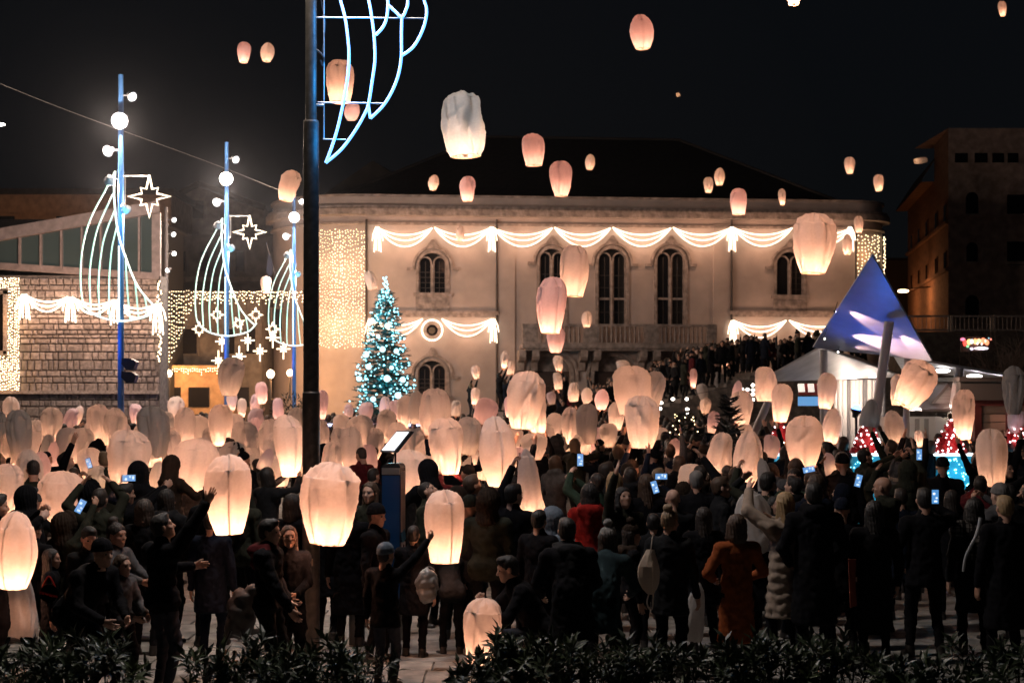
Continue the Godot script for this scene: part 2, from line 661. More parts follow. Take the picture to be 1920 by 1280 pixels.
	var a := Vector3(-3.0, y, -2.2)
	var b := Vector3(length + 0.8, y, -1.2)
	var c := Vector3(length + 0.8, y, -28)
	var d := Vector3(-3.0, y, -28)
	var e := Vector3(hx(925) + 0.5, 18.9, -14)
	var f := Vector3(hx(1300) + 2.2, 18.9, -14)
	rf.quad(a, b, f, e)
	rf.tri(b, c, f)
	rf.quad(c, d, e, f)
	rf.tri(d, a, e)
	rf.quad(a, d, c, b)
	var roof := part("roof", rf, rough_mat("roof_tile", 0.03, 0.025, 0.023, 0.9, 3.0, 0.5, 1.0, 2.0), hall)
	var rdg := G.new()
	rdg.tube(PackedVector3Array([a, e, f, b]), 0.12)
	part("ridge", rdg, mat("ridge_tile", 0.07, 0.06, 0.055, 0.8), roof)
	# a small gable behind the left corner
	var gb := G.new()
	gb.prism(PackedVector2Array([Vector2(-3.2, 0), Vector2(3.2, 0), Vector2(3.2, 1.6), Vector2(0, 3.6), Vector2(-3.2, 1.6)]), 3.0, Transform3D(Basis(Vector3.UP, -0.3), Vector3(0.3, top - 0.4, -8.0)))
	part("gable", gb, mat("gable_wall", 0.08, 0.07, 0.06, 0.9), hall)
	build_balcony(trim)

func build_balcony(trim: Material) -> void:
	var bal := G.new()
	var x0 := hx(975)
	var x1 := hx(1333)
	var yb := hy(647, x0)
	var yt := hy(609, x0)
	bal.box(Vector3((x0 + x1) / 2, yb - 0.1, 0.75), Vector3(x1 - x0, 0.2, 1.5))
	bal.box(Vector3((x0 + x1) / 2, yb - 0.26, 0.65), Vector3(x1 - x0 - 0.3, 0.12, 1.3))
	bal.box(Vector3((x0 + x1) / 2, yt - 0.06, 1.35), Vector3(x1 - x0 + 0.04, 0.13, 0.26))
	bal.box(Vector3((x0 + x1) / 2, yb + 0.05, 1.35), Vector3(x1 - x0 + 0.02, 0.1, 0.24))
	var o := part("balcony", bal, trim, hall)
	var xs := [975, 1003, 1088, 1116, 1199, 1226, 1314, 1333]
	for k in range(0, 8, 2):
		var g := G.new()
		var p0 := hx(xs[k])
		var p1 := hx(xs[k + 1])
		g.box(Vector3((p0 + p1) / 2, (yb + yt) / 2, 1.35), Vector3(p1 - p0, yt - yb - 0.24, 0.22))
		g.box(Vector3((p0 + p1) / 2, (yb + yt) / 2, 1.47), Vector3(p1 - p0 - 0.2, yt - yb - 0.5, 0.03))
		part("pier", g, trim, o)
	var bp := G.new()
	var hh := yt - yb - 0.24
	bp.lathe(PackedVector2Array([Vector2(0.055, 0), Vector2(0.055, 0.08), Vector2(0.075, hh * 0.3), Vector2(0.05, hh * 0.6), Vector2(0.04, hh * 0.8), Vector2(0.06, hh)]), 8)
	var bm := bp.mesh(trim)
	for k in [1, 3, 5]:
		var p0 := hx(xs[k]) + 0.13
		var p1 := hx(xs[k + 1]) - 0.05
		var m := int((p1 - p0) / 0.23)
		for q in m:
			part("baluster", bm, trim, o, Vector3(p0 + (q + 0.2) * (p1 - p0) / m, yb + 0.1, 1.35))
	for u in [988, 1102, 1212, 1322]:
		for s in [-0.36, 0.36]:
			var g := G.new()
			var x: float = hx(u) + s
			g.prism(PackedVector2Array([Vector2(0, -1.1), Vector2(0.25, -1.05), Vector2(0.35, -0.6), Vector2(1.1, -0.5), Vector2(1.3, -0.32), Vector2(1.3, 0), Vector2(0, 0)]), 0.36, Transform3D(Basis(Vector3(0, 0, 1), Vector3.UP, Vector3(-1, 0, 0)), Vector3(x - 0.18, yb - 0.32, 0)))
			part("corbel", g, trim, o)

# ---------------------------------------------------------------- light decorations on the hall
func swag(called: String, label: String, a: Vector3, b: Vector3, sag: float, t: Transform3D, group: String) -> Node3D:
	# three glowing ropes hung between two points, a and b in the axes of t
	var w := thing(called, label, "light garland", t * a, 0.0, group)
	w.transform.basis = t.basis
	var m := glow("rope_light", 1.0, 0.76, 0.54, 3.6)
	for k in 3:
		var p := PackedVector3Array()
		var s: float = sag * [0.42, 0.74, 1.1][k]
		for q in 15:
			var f := q / 14.0
			p.append((b - a) * f + Vector3(0, -s * 4 * f * (1 - f), 0.02 * k))
		var g := G.new()
		g.tube(p, 0.034, -1, 6)
		part("light_rope", g, m, w)
	var lp := (b - a) * 0.5 + Vector3(0, -sag * 0.8, 0.35)
	omni(lp + Vector3(0, 0, 0.7), Color(1, 0.77, 0.62), 1.9, 0.3, w)
	return w

func tassel(label: String, a: Vector3, len: float, t: Transform3D, group: String) -> void:
	var w := thing("light_tassel", label, "light tassel", t * a, 0.0, group)
	w.transform.basis = t.basis
	var m := glow("rope_light", 1.0, 0.76, 0.54, 3.6)
	for k in [[-0.16, 1.0], [-0.05, 0.92], [0.09, 0.95], [0.2, 1.0], [-0.26, 0.55], [0.3, 0.55]]:
		var g := G.new()
		g.tube(PackedVector3Array([Vector3(k[0] * 0.25, 0, 0), Vector3(k[0] * 0.8, -len * k[1] * 0.5, 0.02), Vector3(k[0], -len * k[1], 0)]), 0.028, -1, 6)
		part("light_rope", g, m, w)

func beads_strand(pts: PackedVector3Array, r: float) -> G:
	var g := G.new()
	for p in pts:
		g.ball(p, Vector3(r, r, r), 5, 3)
	return g

func build_hall_lights() -> void:
	var t := hall.transform
	var gs := "rope light swags under the hall cornice"
	var us := [705, 812, 921, 1037, 1146, 1259, 1371, 1486, 1597]
	var places := ["at the left end over the twin window", "left of the first middle tassel", "right of the first middle tassel", "over the left tall window", "between the left and middle tall windows", "over the right tall window", "right of the second middle tassel", "at the far right end behind the big white lantern"]
	for k in 8:
		var a := hp(us[k] + 2, 427, 0.16)
		var b := hp(us[k + 1] - 2, 428, 0.16)
		swag("swag_garland", "rope light swag under the cornice " + places[k], a, b, 0.92, t, gs)
	var tn := ["at the left end of the cornice", "above the left end of the middle bay", "above the right end of the middle bay", "at the right corner of the cornice"]
	var tu := [707, 921, 1371, 1592]
	for k in 4:
		tassel("warm white rope light tassel hanging " + tn[k], hp(tu[k], 426, 0.2), 1.35, t, "rope light tassels under the hall cornice")
	swag("swag_garland", "low rope light swag behind the christmas tree", hp(697, 598, 0.24), hp(792, 598, 0.24), 0.85, t, "")
	swag("swag_garland", "low rope light swag right of the glowing round window", hp(828, 598, 0.24), hp(922, 598, 0.24), 0.85, t, "")
	swag("swag_garland", "low rope light swag right of the balcony above the stairs", hp(1374, 601, 0.24), hp(1472, 601, 0.24), 0.85, t, "")
	swag("swag_garland", "low rope light swag left of the blue canopy tip", hp(1478, 601, 0.24), hp(1592, 601, 0.24), 0.85, t, "")
	tassel("low rope light tassel left of the christmas tree", hp(694, 598, 0.26), 1.35, t, "")
	tassel("low rope light tassel at the pilaster left of the balcony", hp(924, 598, 0.26), 1.3, t, "")
	tassel("low rope light tassel right of the balcony", hp(1372, 601, 0.26), 1.35, t, "")
	# ring of light round the small round window
	var rx := hx(810)
	var ring := thing("ring_light", "glowing rope light ring round the small round window", "light ring", t * Vector3(rx, hy(619, rx), 0.16))
	ring.transform.basis = t.basis
	var pts := PackedVector3Array()
	for k in 25:
		pts.append(Vector3(cos(TAU * k / 24), sin(TAU * k / 24), 0) * 0.55)
	var g := G.new()
	g.tube(pts, 0.045, -1, 6, false)
	part("light_rope", g, glow("rope_light", 1.0, 0.70, 0.44, 5.0), ring)
	omni(Vector3(0, 0, 0.3), Color(1, 0.76, 0.55), 0.15, 0.2, ring)
	# the curtain of tiny bulbs round the left corner, strand by strand
	var rl := 5.3
	var top := hy(430, 0)
	var low := hy(653, 0)
	var bulb := glow("curtain_bulb_light", 1.0, 0.72, 0.42, 8.0)
	var cur := thing("light_curtain", "curtain of tiny warm bulbs on the hall's rounded left corner", "light curtain", t * Vector3(0, low, -rl))
	cur.transform.basis = t.basis
	var turned := 0.0
	while turned < 0.53:
		var a := PI / 2 + 0.02 + turned
		var ps := PackedVector3Array()
		var yy := top - low - rng.randf() * 0.15
		while yy > 0.0:
			var aa := a + rng.randf_range(-0.008, 0.008)
			ps.append(Vector3(cos(aa), 0, sin(aa)) * (rl + 0.12 + rng.randf() * 0.08) + Vector3(0, yy, 0))
			yy -= rng.randf_range(0.10, 0.27)
		part("strand_light", beads_strand(ps, rng.randf_range(0.016, 0.026)), bulb, cur)
		turned += 0.026
	for k in 3:
		for j in 2:
			var a := PI / 2 + 0.08 + k * 0.18
			omni(Vector3(cos(a), 0, sin(a)) * (rl + 0.9) + Vector3(0, 1.2 + j * 3.0, 0), Color(1, 0.8, 0.6), 0.8, 0.4, cur)
	var rr := 2.15
	var length := hx(1605)
	var cur2 := thing("light_curtain", "two narrow curtains of tiny bulbs on the right corner behind the canopy tip", "light curtain", t * Vector3(length, low, -rr))
	cur2.transform.basis = t.basis
	for k in 13:
		if k == 8 or k == 9:
			continue
		var a := PI / 2 - 0.04 - k * 0.095
		var ps := PackedVector3Array()
		var yy := top - low - rng.randf() * 0.15
		while yy > 1.0:
			ps.append(Vector3(cos(a), 0, sin(a)) * (rr + 0.15) + Vector3(rng.randf_range(-0.05, 0.05), yy, 0))
			yy -= rng.randf_range(0.15, 0.26)
		part("strand_light", beads_strand(ps, 0.026), bulb, cur2)
	for j in 2:
		omni(Vector3(0.5, 2.2 + j * 3.0, rr + 0.5), Color(1, 0.72, 0.45), 0.5, 0.4, cur2)

# ---------------------------------------------------------------- left: stone museum with the glazed strip
func build_left_side() -> void:
	var d := 50.0
	var s := FOCAL / d
	var o := thing("stone_museum", "rough stone block building with a slanting glazed upper strip", "building", P(-60, HORIZON, d) - Vector3(0, EYE, 0))
	var X := func(u: float) -> float: return (u + 60.0) / s
	var Y := func(v: float) -> float: return EYE - (v - HORIZON) / s
	var mortar := rough_mat("mortar", 0.25, 0.215, 0.20, 0.95, 1.5, 0.6, 1.0, 0.6)
	var x1: float = X.call(298)
	var y1: float = Y.call(516)
	var w := G.new()
	w.box(Vector3(x1 / 2, y1 / 2, -0.6), Vector3(x1, y1, 1.0))
	w.prism(PackedVector2Array([Vector2(0, 0), Vector2(x1 - 0.2, 0), Vector2(x1 - 4.0, 13.6), Vector2(0, 13.6)]), 8.6, Transform3D(Basis(Vector3(1, 0, 0), Vector3(0, 0, -1), Vector3(0, 1, 0)), Vector3(0, 8.6, -1.15)))
	var wall := part("wall", w, mortar, o)
	# stones in courses: the three hundred nearest the lit middle are pieces, the rest one mass
	var kinds := []
	for k in 5:
		var f: float = [1.0, 0.80, 1.10, 0.92, 0.68][k]
		kinds.append(rough_mat("rubble_stone_%d" % k, 0.52 * f, 0.45 * f, 0.42 * f, 0.9, 0.9 + 0.2 * k, 0.62, 1.0, 1.2))
	var rest := G.new()
	var count := 0
	var y := 0.15
	while y < y1 - 0.1:
		var hgt := rng.randf_range(0.13, 0.26) if y > 4.2 else rng.randf_range(0.17, 0.38)
		hgt = minf(hgt, y1 - y - 0.01)
		var x: float = 0.02
		while x < x1 - 0.15:
			var wid := minf(rng.randf_range(0.15, 0.34) + (0.25 if rng.randf() < 0.15 else 0.0), x1 - x - 0.01)
			var xx := x + wid / 2
			var bead: bool = xx < X.call(14) and y + hgt / 2 > Y.call(668) and y + hgt / 2 < Y.call(540)
			if not bead:
				var c := Vector3(xx, y + hgt / 2, -0.085 + rng.randf() * 0.02)
				var size := Vector3(wid - rng.randf_range(0.025, 0.05), hgt - rng.randf_range(0.025, 0.045), 0.16)
				var b := Basis(Vector3(0, 0, 1), rng.randf_range(-0.025, 0.025))
				if count < 300 and xx > X.call(38) and y > Y.call(770):
					var g := G.new()
					g.pad(c, size, 0.03, b)
					part("stone", g, kinds[rng.randi() % 5], wall)
					count += 1
				else:
					rest.pad(c, size, 0.03, b)
			x += wid
		y += hgt
	var rs := part("rubble_stones", rest, kinds[1], wall)
	rs.set_meta("kind", "stuff")
	# ledge at the foot
	var ledge := G.new()
	ledge.box(Vector3(x1 / 2, Y.call(735), 0.12), Vector3(x1, 0.12, 0.24))
	part("ledge", ledge, kinds[0], o)
	# window at the far left, framed by the bead lights
	var wn := G.new()
	var wx0: float = X.call(-40)
	var wx1: float = X.call(13)
	var wy0: float = Y.call(664)
	var wy1: float = Y.call(545)
	for q in [[wx1 - 0.06, (wy0 + wy1) / 2, 0.12, wy1 - wy0], [(wx0 + wx1) / 2, wy1 - 0.06, wx1 - wx0, 0.12], [(wx0 + wx1) / 2, wy0 + 0.04, wx1 - wx0 + 0.1, 0.16]]:
		wn.box(Vector3(q[0], q[1], 0.02), Vector3(q[2], q[3], 0.16))
	var win := part("window", wn, kinds[0], o)
	var pn := G.new()
	pn.box(Vector3((wx0 + wx1) / 2, (wy0 + wy1) / 2, -0.05), Vector3(wx1 - wx0 - 0.1, wy1 - wy0 - 0.1, 0.03))
	part("pane", pn, mats["window_glass"], win)
	# the glazed strip: panes between mullions under the rising roof edge
	var frame := rough_mat("strip_frame", 0.27, 0.225, 0.22, 0.6, 2.0, 0.8, 1.0, 0.0)
	var top := func(u: float) -> float: return Y.call(lerpf(452.0, 398.0, (u + 10.0) / 305.0))
	var bot := func(u: float) -> float: return Y.call(lerpf(498.0, 518.0, (u + 10.0) / 305.0))
	var fas := G.new()
	var f0 := Vector3(0, top.call(-60.0) - 0.05, 0.35)
	var f1 := Vector3(x1 + 0.1, top.call(299.0) - 0.05, 0.35)
	var up := Vector3(0, 0.42, 0)
	var bk := Vector3(-3.6, 0.0, -13)
	fas.quad(f0, f1, f1 + up, f0 + up)
	fas.quad(f0 + up, f1 + up, f1 + up + bk, f0 + up + bk)
	fas.quad(f1, f1 + bk, f1 + up + bk, f1 + up)
	fas.quad(f0 + bk, f1 + bk, f1, f0)
	part("roof", fas, frame, o)
	var gl := mat("strip_glass", 0.05, 0.075, 0.078, 0.06)
	gl.metallic_specular = 0.6
	var us := [-60.0, -18.0, 37.0, 76.5, 115.0, 153.5, 189.0, 224.0, 261.0, 293.0]
	for k in us.size() - 1:
		var a: float = us[k]
		var b: float = us[k + 1]
		var g := G.new()
		var tilt := Vector3(0, 0, rng.randf_range(-0.004, 0.004))
		g.quad(Vector3(X.call(a) + 0.03, bot.call(a) + 0.1, -0.02), Vector3(X.call(b) - 0.03, bot.call(b) + 0.1, -0.02) + tilt, Vector3(X.call(b) - 0.03, top.call(b), -0.02) + tilt, Vector3(X.call(a) + 0.03, top.call(a), -0.02))
		part("pane", g, gl, o)
	for u in us:
		var g := G.new()
		var yb: float = bot.call(u)
		var yt: float = top.call(u)
		g.box(Vector3(X.call(u), (yb + yt) / 2, 0.02), Vector3(0.07 if u < 290.0 else 0.3, yt - yb, 0.14))
		part("mullion", g, frame, o)
	var sill := G.new()
	var q0 := Vector3(0, bot.call(-60.0) - 0.12, 0.06)
	var q1 := Vector3(x1, bot.call(299.0) - 0.12, 0.06)
	var su := Vector3(0, 0.24, 0)
	sill.quad(q0, q1, q1 + su, q0 + su)
	sill.quad(q0 + su, q1 + su, q1 + su + Vector3(0, 0, -0.2), q0 + su + Vector3(0, 0, -0.2))
	sill.quad(q0 + Vector3(0, 0, -0.2), q1 + Vector3(0, 0, -0.2), q1, q0)
	part("sill", sill, frame, o)
	# swags and tassels on the stone wall
	var t := o.transform
	var L := func(u: float, v: float) -> Vector3: return Vector3(X.call(u), Y.call(v), 0.1)
	var places := [["left end, beside the bead light frame", 48, 553, 128, 557], ["middle, behind the first sail of light", 136, 557, 214, 563], ["right end by the building's corner", 220, 565, 294, 570]]
	for q in places:
		swag("swag_garland", "rope light swag on the stone wall, " + q[0], L.call(q[1], q[2]), L.call(q[3], q[4]), 0.5, t, "rope light swags on the stone wall")
	for q in [["at the left end beside the bead lights", 46, 552, 0.9], ["between the first two swags", 132, 557, 0.9], ["behind the first blue lamp post", 217, 562, 0.9], ["at the corner of the building", 296, 569, 1.1]]:
		tassel("rope light tassel on the stone wall " + q[0], L.call(q[1], q[2]), q[3], t, "rope light tassels on the stone wall")
	# beads of light round the far left window and below it
	var cur := thing("light_curtain", "thick warm bead lights framing the window at the stone building's left end", "light curtain", t * Vector3(0, 0, 0))
	var bulb := glow("curtain_bulb_light", 1.0, 0.72, 0.42, 8.0)
	for k in 20:
		var u := -36.0 + k * 3.8
		var ps := PackedVector3Array()
		var v := 521.0 + rng.randf() * 3.0
		while v < 735.0:
			if not (u < 15.0 and v > 541.0 and v < 668.0):
				ps.append(Vector3(X.call(u + rng.randf_range(-1.2, 1.2)), Y.call(v), 0.12))
			v += rng.randf_range(3.0, 7.0)
		part("strand_light", beads_strand(ps, 0.019), bulb, cur)
	omni(Vector3(X.call(22), Y.call(600), 0.6), Color(1, 0.72, 0.45), 0.9, 0.4, cur)
	omni(Vector3(X.call(8), Y.call(705), 0.6), Color(1, 0.72, 0.45), 0.9, 0.4, cur)
	# a line of beads down the building's corner
	var line := thing("corner_lights", "single line of bead lights down the stone building's right corner", "light string", t * Vector3(x1 + 0.04, 0, 0))
	var ls := PackedVector3Array()
	var lv := 528.0
	while lv < 680.0:
		ls.append(Vector3(rng.randf_range(-0.07, 0.07), Y.call(lv), 0.14))
		lv += rng.randf_range(2.5, 5.0)
	part("strand_light", beads_strand(ls, 0.03), bulb, line)
	# the lit house far behind the roof
	var hs := thing("far_house", "orange lit house with one window beyond the museum roof", "building", P(-40, HORIZON, 92) - Vector3(0, EYE, 0))
	var k2 := 92.0 / FOCAL
	var hw := G.new()
	hw.box(Vector3(150 * k2, 7.5, -4), Vector3(420 * k2, 15.0 + 0.9, 8))
	part("wall", hw, rough_mat("far_plaster", 0.42, 0.29, 0.20, 0.9, 4.0, 0.75, 1.0, 0.2), hs)
	var hr := G.new()
	hr.box(Vector3(150 * k2, 15.6, -4), Vector3(436 * k2, 0.35, 8.8))
	part("roof", hr, mats["roof_tile"], hs)
	for u in [143, 30]:
		var hg := G.new()
		hg.box(Vector3((u + 20) * k2, 13.0, 0.02), Vector3(1.9, 2.4, 0.1))
		var fw := part("window", hg, mats["far_plaster"], hs)
		var pg := G.new()
		pg.box(Vector3((u + 20) * k2, 13.0, 0.085), Vector3(1.2, 2.0, 0.05))
		part("pane", pg, mats["window_glass"], fw)
	var bulkhead := G.new()
	bulkhead.ball(Vector3(3.0, 10.5, 5.0), Vector3(0.16, 0.16, 0.16))
	part("lamp_globe", bulkhead, glow("amber_lamp", 1.0, 0.6, 0.28, 12.0), hs)
	omni(Vector3(3.0, 10.5, 5.0), Color(1, 0.66, 0.38), 3.5, 0.2, hs)
	var b2 := G.new()
	b2.ball(Vector3(9.0, 10.5, 5.0), Vector3(0.16, 0.16, 0.16))
	part("lamp_globe", b2, glow("amber_lamp", 1.0, 0.6, 0.28, 12.0), hs)
	omni(Vector3(9.0, 10.5, 5.0), Color(1, 0.66, 0.38), 3.5, 0.2, hs)
	# the dark flat roof between
	var fr := thing("dark_shed", "dark low flat roofed building between stone museum and orange house", "building", P(-60, HORIZON, 70) - Vector3(0, EYE, 0))
	var fg := G.new()
	fg.box(Vector3(4.4, 5.5, -3), Vector3(9.6, 11.0, 6))
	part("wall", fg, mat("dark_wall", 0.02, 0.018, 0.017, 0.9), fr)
	var fe := G.new()
	fe.box(Vector3(4.4, 11.08, -3), Vector3(10.0, 0.15, 6.4))
	part("roof", fe, mats["roof_tile"], fr)

# ---------------------------------------------------------------- the alley behind the lamp posts
func star_outline(g: G, r: float, rd: float, ri: float, tube_r: float, long_down := 1.0) -> void:
	var p := PackedVector3Array()
	for k in 17:
		var a := PI / 2 + TAU * k / 16
		var q := ri
		if k % 4 == 0:
			q = r * (long_down if k == 8 else 1.0)
		elif k % 4 == 2:
			q = rd
		p.append(Vector3(cos(a), sin(a), 0) * q)
	g.tube(p, tube_r, -1, 6, false)

func build_alley() -> void:
	var d := 76.0
	var k := d / FOCAL
	var base := P(300, HORIZON, d) - Vector3(0, EYE, 0)
	var o := thing("alley_house", "dim plastered house with shopfront and many dark windows behind the lamp posts", "building", base)
	var X := func(u: float) -> float: return (u - 300.0) * k
	var Y := func(v: float) -> float: return EYE - (v - HORIZON) * k
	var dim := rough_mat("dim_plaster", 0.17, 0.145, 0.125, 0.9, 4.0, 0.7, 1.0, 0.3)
	var w := G.new()
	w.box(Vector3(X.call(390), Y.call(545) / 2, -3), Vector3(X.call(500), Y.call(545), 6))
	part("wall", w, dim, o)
	var sh := G.new()
	sh.box(Vector3(X.call(375), Y.call(692) / 2, 1.0), Vector3(X.call(452), Y.call(692), 2.0))
	var front := part("shopfront", sh, rough_mat("ochre_plaster", 0.46, 0.29, 0.16, 0.85, 3.0, 0.75, 1.0, 0.2), o)
	for q in [[352, 640, 34, 46], [432, 640, 16, 46], [470, 640, 18, 46], [310, 600, 16, 30], [520, 600, 18, 40]]:
		var g := G.new()
		g.box(Vector3(X.call(q[0]), Y.call(q[1]), 0.03), Vector3(q[2] * k + 0.2, q[3] * k + 0.2, 0.12))
		var wn := part("window", g, dim, o)
		var gg := G.new()
		gg.box(Vector3(X.call(q[0]), Y.call(q[1]), 0.1), Vector3(q[2] * k, q[3] * k, 0.06))
		part("pane", gg, mats["window_glass"], wn)
	for q in [[334, 744, 42], [388, 744, 38], [458, 744, 44]]:
		var g := G.new()
		g.box(Vector3(X.call(q[0]), Y.call(q[1]), 2.02), Vector3(q[2] * k, 36 * k, 0.08))
		part("shop_window", g, mats["window_glass"], front)
	var eave := G.new()
	eave.box(Vector3(X.call(375), Y.call(690), 1.2), Vector3(X.call(456), 0.2, 2.6))
	part("awning", eave, mats["ochre_plaster"], front)
	# upper terraces and the gable house behind
	var up := thing("gable_house", "tall grey gabled house with a shuttered window behind the second lamp post", "building", P(405, HORIZON, 98) - Vector3(0, EYE, 0))
	var k2 := 98.0 / FOCAL
	var g2 := G.new()
	var ytop := EYE + (HORIZON - 392) * k2
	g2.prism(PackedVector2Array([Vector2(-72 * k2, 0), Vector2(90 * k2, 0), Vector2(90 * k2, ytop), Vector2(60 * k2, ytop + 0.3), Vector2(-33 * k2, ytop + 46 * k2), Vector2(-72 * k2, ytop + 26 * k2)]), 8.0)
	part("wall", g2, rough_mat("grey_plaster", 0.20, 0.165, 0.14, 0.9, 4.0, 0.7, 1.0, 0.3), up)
	var g3 := G.new()
	g3.box(Vector3(-33 * k2, ytop - 1 * k2, 0.05), Vector3(30 * k2, 40 * k2, 0.12))
	var uw := part("window", g3, mats["grey_plaster"], up)
	var g4 := G.new()
	g4.box(Vector3(-33 * k2, ytop - 1 * k2, 0.13), Vector3(21 * k2, 33 * k2, 0.06))
	part("pane", g4, mats["window_glass"], uw)
	for s in [[-75, 26, -33, 47], [-33, 47, 92, 2]]:
		var ge := G.new()
		ge.rod(Vector3(s[0] * k2, ytop + s[1] * k2, 0.1), Vector3(s[2] * k2, ytop + s[3] * k2, 0.1), 0.22)
		part("roof_edge", ge, mats["roof_tile"], up)
	var mid := thing("middle_house", "dark house with two rows of windows and a projecting ledge in the alley", "building", P(322, HORIZON, 86) - Vector3(0, EYE, 0))
	var k3 := 86.0 / FOCAL
	var g5 := G.new()
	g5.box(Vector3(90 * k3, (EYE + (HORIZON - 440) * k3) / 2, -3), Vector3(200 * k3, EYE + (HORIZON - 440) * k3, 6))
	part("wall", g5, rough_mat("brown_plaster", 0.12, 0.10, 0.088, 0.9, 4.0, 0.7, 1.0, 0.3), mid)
	var g6 := G.new()
	g6.box(Vector3(90 * k3, EYE + (HORIZON - 525) * k3, 0.3), Vector3(196 * k3, 0.3, 0.6))
	part("ledge", g6, mats["grey_plaster"], mid)
	for u in [18, 62, 128]:
		for v in [490, 585]:
			var g := G.new()
			g.box(Vector3(u * k3, EYE + (HORIZON - v) * k3, 0.05), Vector3(22 * k3, 42 * k3, 0.1))
			var mw := part("window", g, mats["brown_plaster"], mid)
			var gg := G.new()
			gg.box(Vector3(u * k3, EYE + (HORIZON - v) * k3, 0.12), Vector3(16 * k3, 36 * k3, 0.05))
			part("pane", gg, mats["window_glass"], mw)
	# globe lamps on the shopfront
	for q in [[316, 700, 7.5, "globe lamp at the shopfront's left end"], [507, 701, 9.0, "round globe lamp left of the third lamp post"], [543, 699, 7.0, "oval globe lamp close to the third lamp post"]]:
		var l := thing("globe_lamp", "white glowing " + q[3], "lamp", P(q[0], q[1], 72.0))
		var g := G.new()
		var r: float = q[2] / 2 * 72.0 / FOCAL * 1.6
		g.ball(Vector3.ZERO, Vector3(r, r * 1.15, r), 12, 8)
		part("globe", g, glow("globe_lamp", 1.0, 0.80, 0.58, 6.0), l)
		var st := G.new()
		st.rod(Vector3(0, -r * 1.1, 0), Vector3(0, -r - 1.1, 0), 0.05)
		st.rod(Vector3(0, -r - 1.1, 0), Vector3(0, -r - 1.1, -2.0), 0.04)
		part("bracket", st, mats["zinc"], l)
		omni(Vector3(0, 0, 0), Color(1, 0.72, 0.46), 13.0, r * 0.9, l)
	# the sloping curtain of beads and the icicle string
	var bulb := glow("curtain_bulb_light", 1.0, 0.72, 0.42, 8.0)
	var cur := thing("light_curtain", "three cornered curtain of bead lights hanging between stone building and alley", "light curtain", P(312, 545, 60))
	var s6 := 60.0 / FOCAL
	for j in 13:
		var x := j * 4.6
		var ps := PackedVector3Array()
		var bottom := lerpf(150.0, 16.0, j / 12.0)
		var yy := rng.randf() * 4.0
		while yy < bottom:
			ps.append(Vector3((x + rng.randf_range(-0.7, 0.7)) * s6, -yy * s6, 0))
			yy += rng.randf_range(5.0, 11.0)
		part("strand_light", beads_strand(ps, 0.022), bulb, cur)
	var hem := G.new()
	hem.rod(Vector3(0, -152 * s6, 0), Vector3(57 * s6, -17 * s6, 0), 0.02)
	hem.rod(Vector3(0, 0, 0), Vector3(57 * s6, -1 * s6, 0), 0.02)
	part("cable", hem, mats["zinc"], cur)
	omni(Vector3(20 * s6, -50 * s6, -0.8), Color(1, 0.72, 0.45), 0.5, 0.4, cur)
	var ic := thing("icicle_lights", "row of short icicle bead lights strung across the alley", "light string", P(366, 546, 62))
	var s62 := 62.0 / FOCAL
	for j in 58:
		var ps := PackedVector3Array()
		var yy := rng.randf() * 3.0
		var bottom := 8.0 + 20.0 * absf(sin(j * 0.9)) * rng.randf_range(0.5, 1.0)
		while yy < bottom:
			ps.append(Vector3(j * 4.0 * s62 + rng.randf_range(-0.03, 0.03), -yy * s62, 0))
			yy += rng.randf_range(4.0, 8.0)
		part("strand_light", beads_strand(ps, 0.024), bulb, ic)
	var cb := G.new()
	cb.rod(Vector3.ZERO, Vector3(232 * s62, 0, 0), 0.015)
	part("cable", cb, mats["zinc"], ic)
	var awn := thing("icicle_lights", "icicle bead lights along the shopfront's awning", "light string", P(302, 690, 73.4))
	var s7 := 73.0 / FOCAL
	for j in 34:
		var ps := PackedVector3Array()
		var yy := rng.randf() * 3.0
		while yy < 4.0 + 10.0 * rng.randf():
			ps.append(Vector3(j * 4.2 * s7, -yy * s7, 0))
			yy += rng.randf_range(3.0, 6.0)
		if ps.size():
			part("strand_light", beads_strand(ps, 0.026), bulb, awn)
	# little hanging stars, drawn as outlines or as rays with a long tail
	var sm := glow("star_light", 1.0, 0.80, 0.56, 3.2)
	var s5 := 60.0 / FOCAL
	var names := ["highest left of the second lamp post", "highest right of the second lamp post, by the sail's corner", "at the lower left corner of the second sail", "small tilted one inside the second sail", "upper one at the third sail's left edge"]
	var at := [[406, 590], [479, 590], [373, 617], [447, 606], [511, 617]]
	for j in 5:
		var st := thing("hanging_star", "small warm star outline, " + names[j], "light star", P(at[j][0], at[j][1], 61.0), 0.0, "small light stars hung across the alley")
		var g := G.new()
		var r: float = 14.0 * s5 * (0.9 if j == 3 else 1.0)
		star_outline(g, r, r * 0.68, r * 0.42, 0.026)
		var mi := part("star_light", g, sm, st)
		if j == 3:
			mi.rotation.z = 0.5
		var hg := G.new()
		hg.rod(Vector3(0, r, 0), P(at[j][0], 546, 62) - st.position, 0.008)
		part("cable", hg, mats["zinc"], st)
	var n2 := ["on the second lamp post under the sail", "right of the second lamp post, topmost of the rayed ones", "far right of the second lamp post", "right behind the grey unlit lantern", "left behind the grey unlit lantern", "beside the third lamp post's shaft", "lower one at the third sail's left edge"]
	at = [[416, 640], [464, 638], [487, 658], [448, 668], [409, 676], [531, 654], [511, 633]]
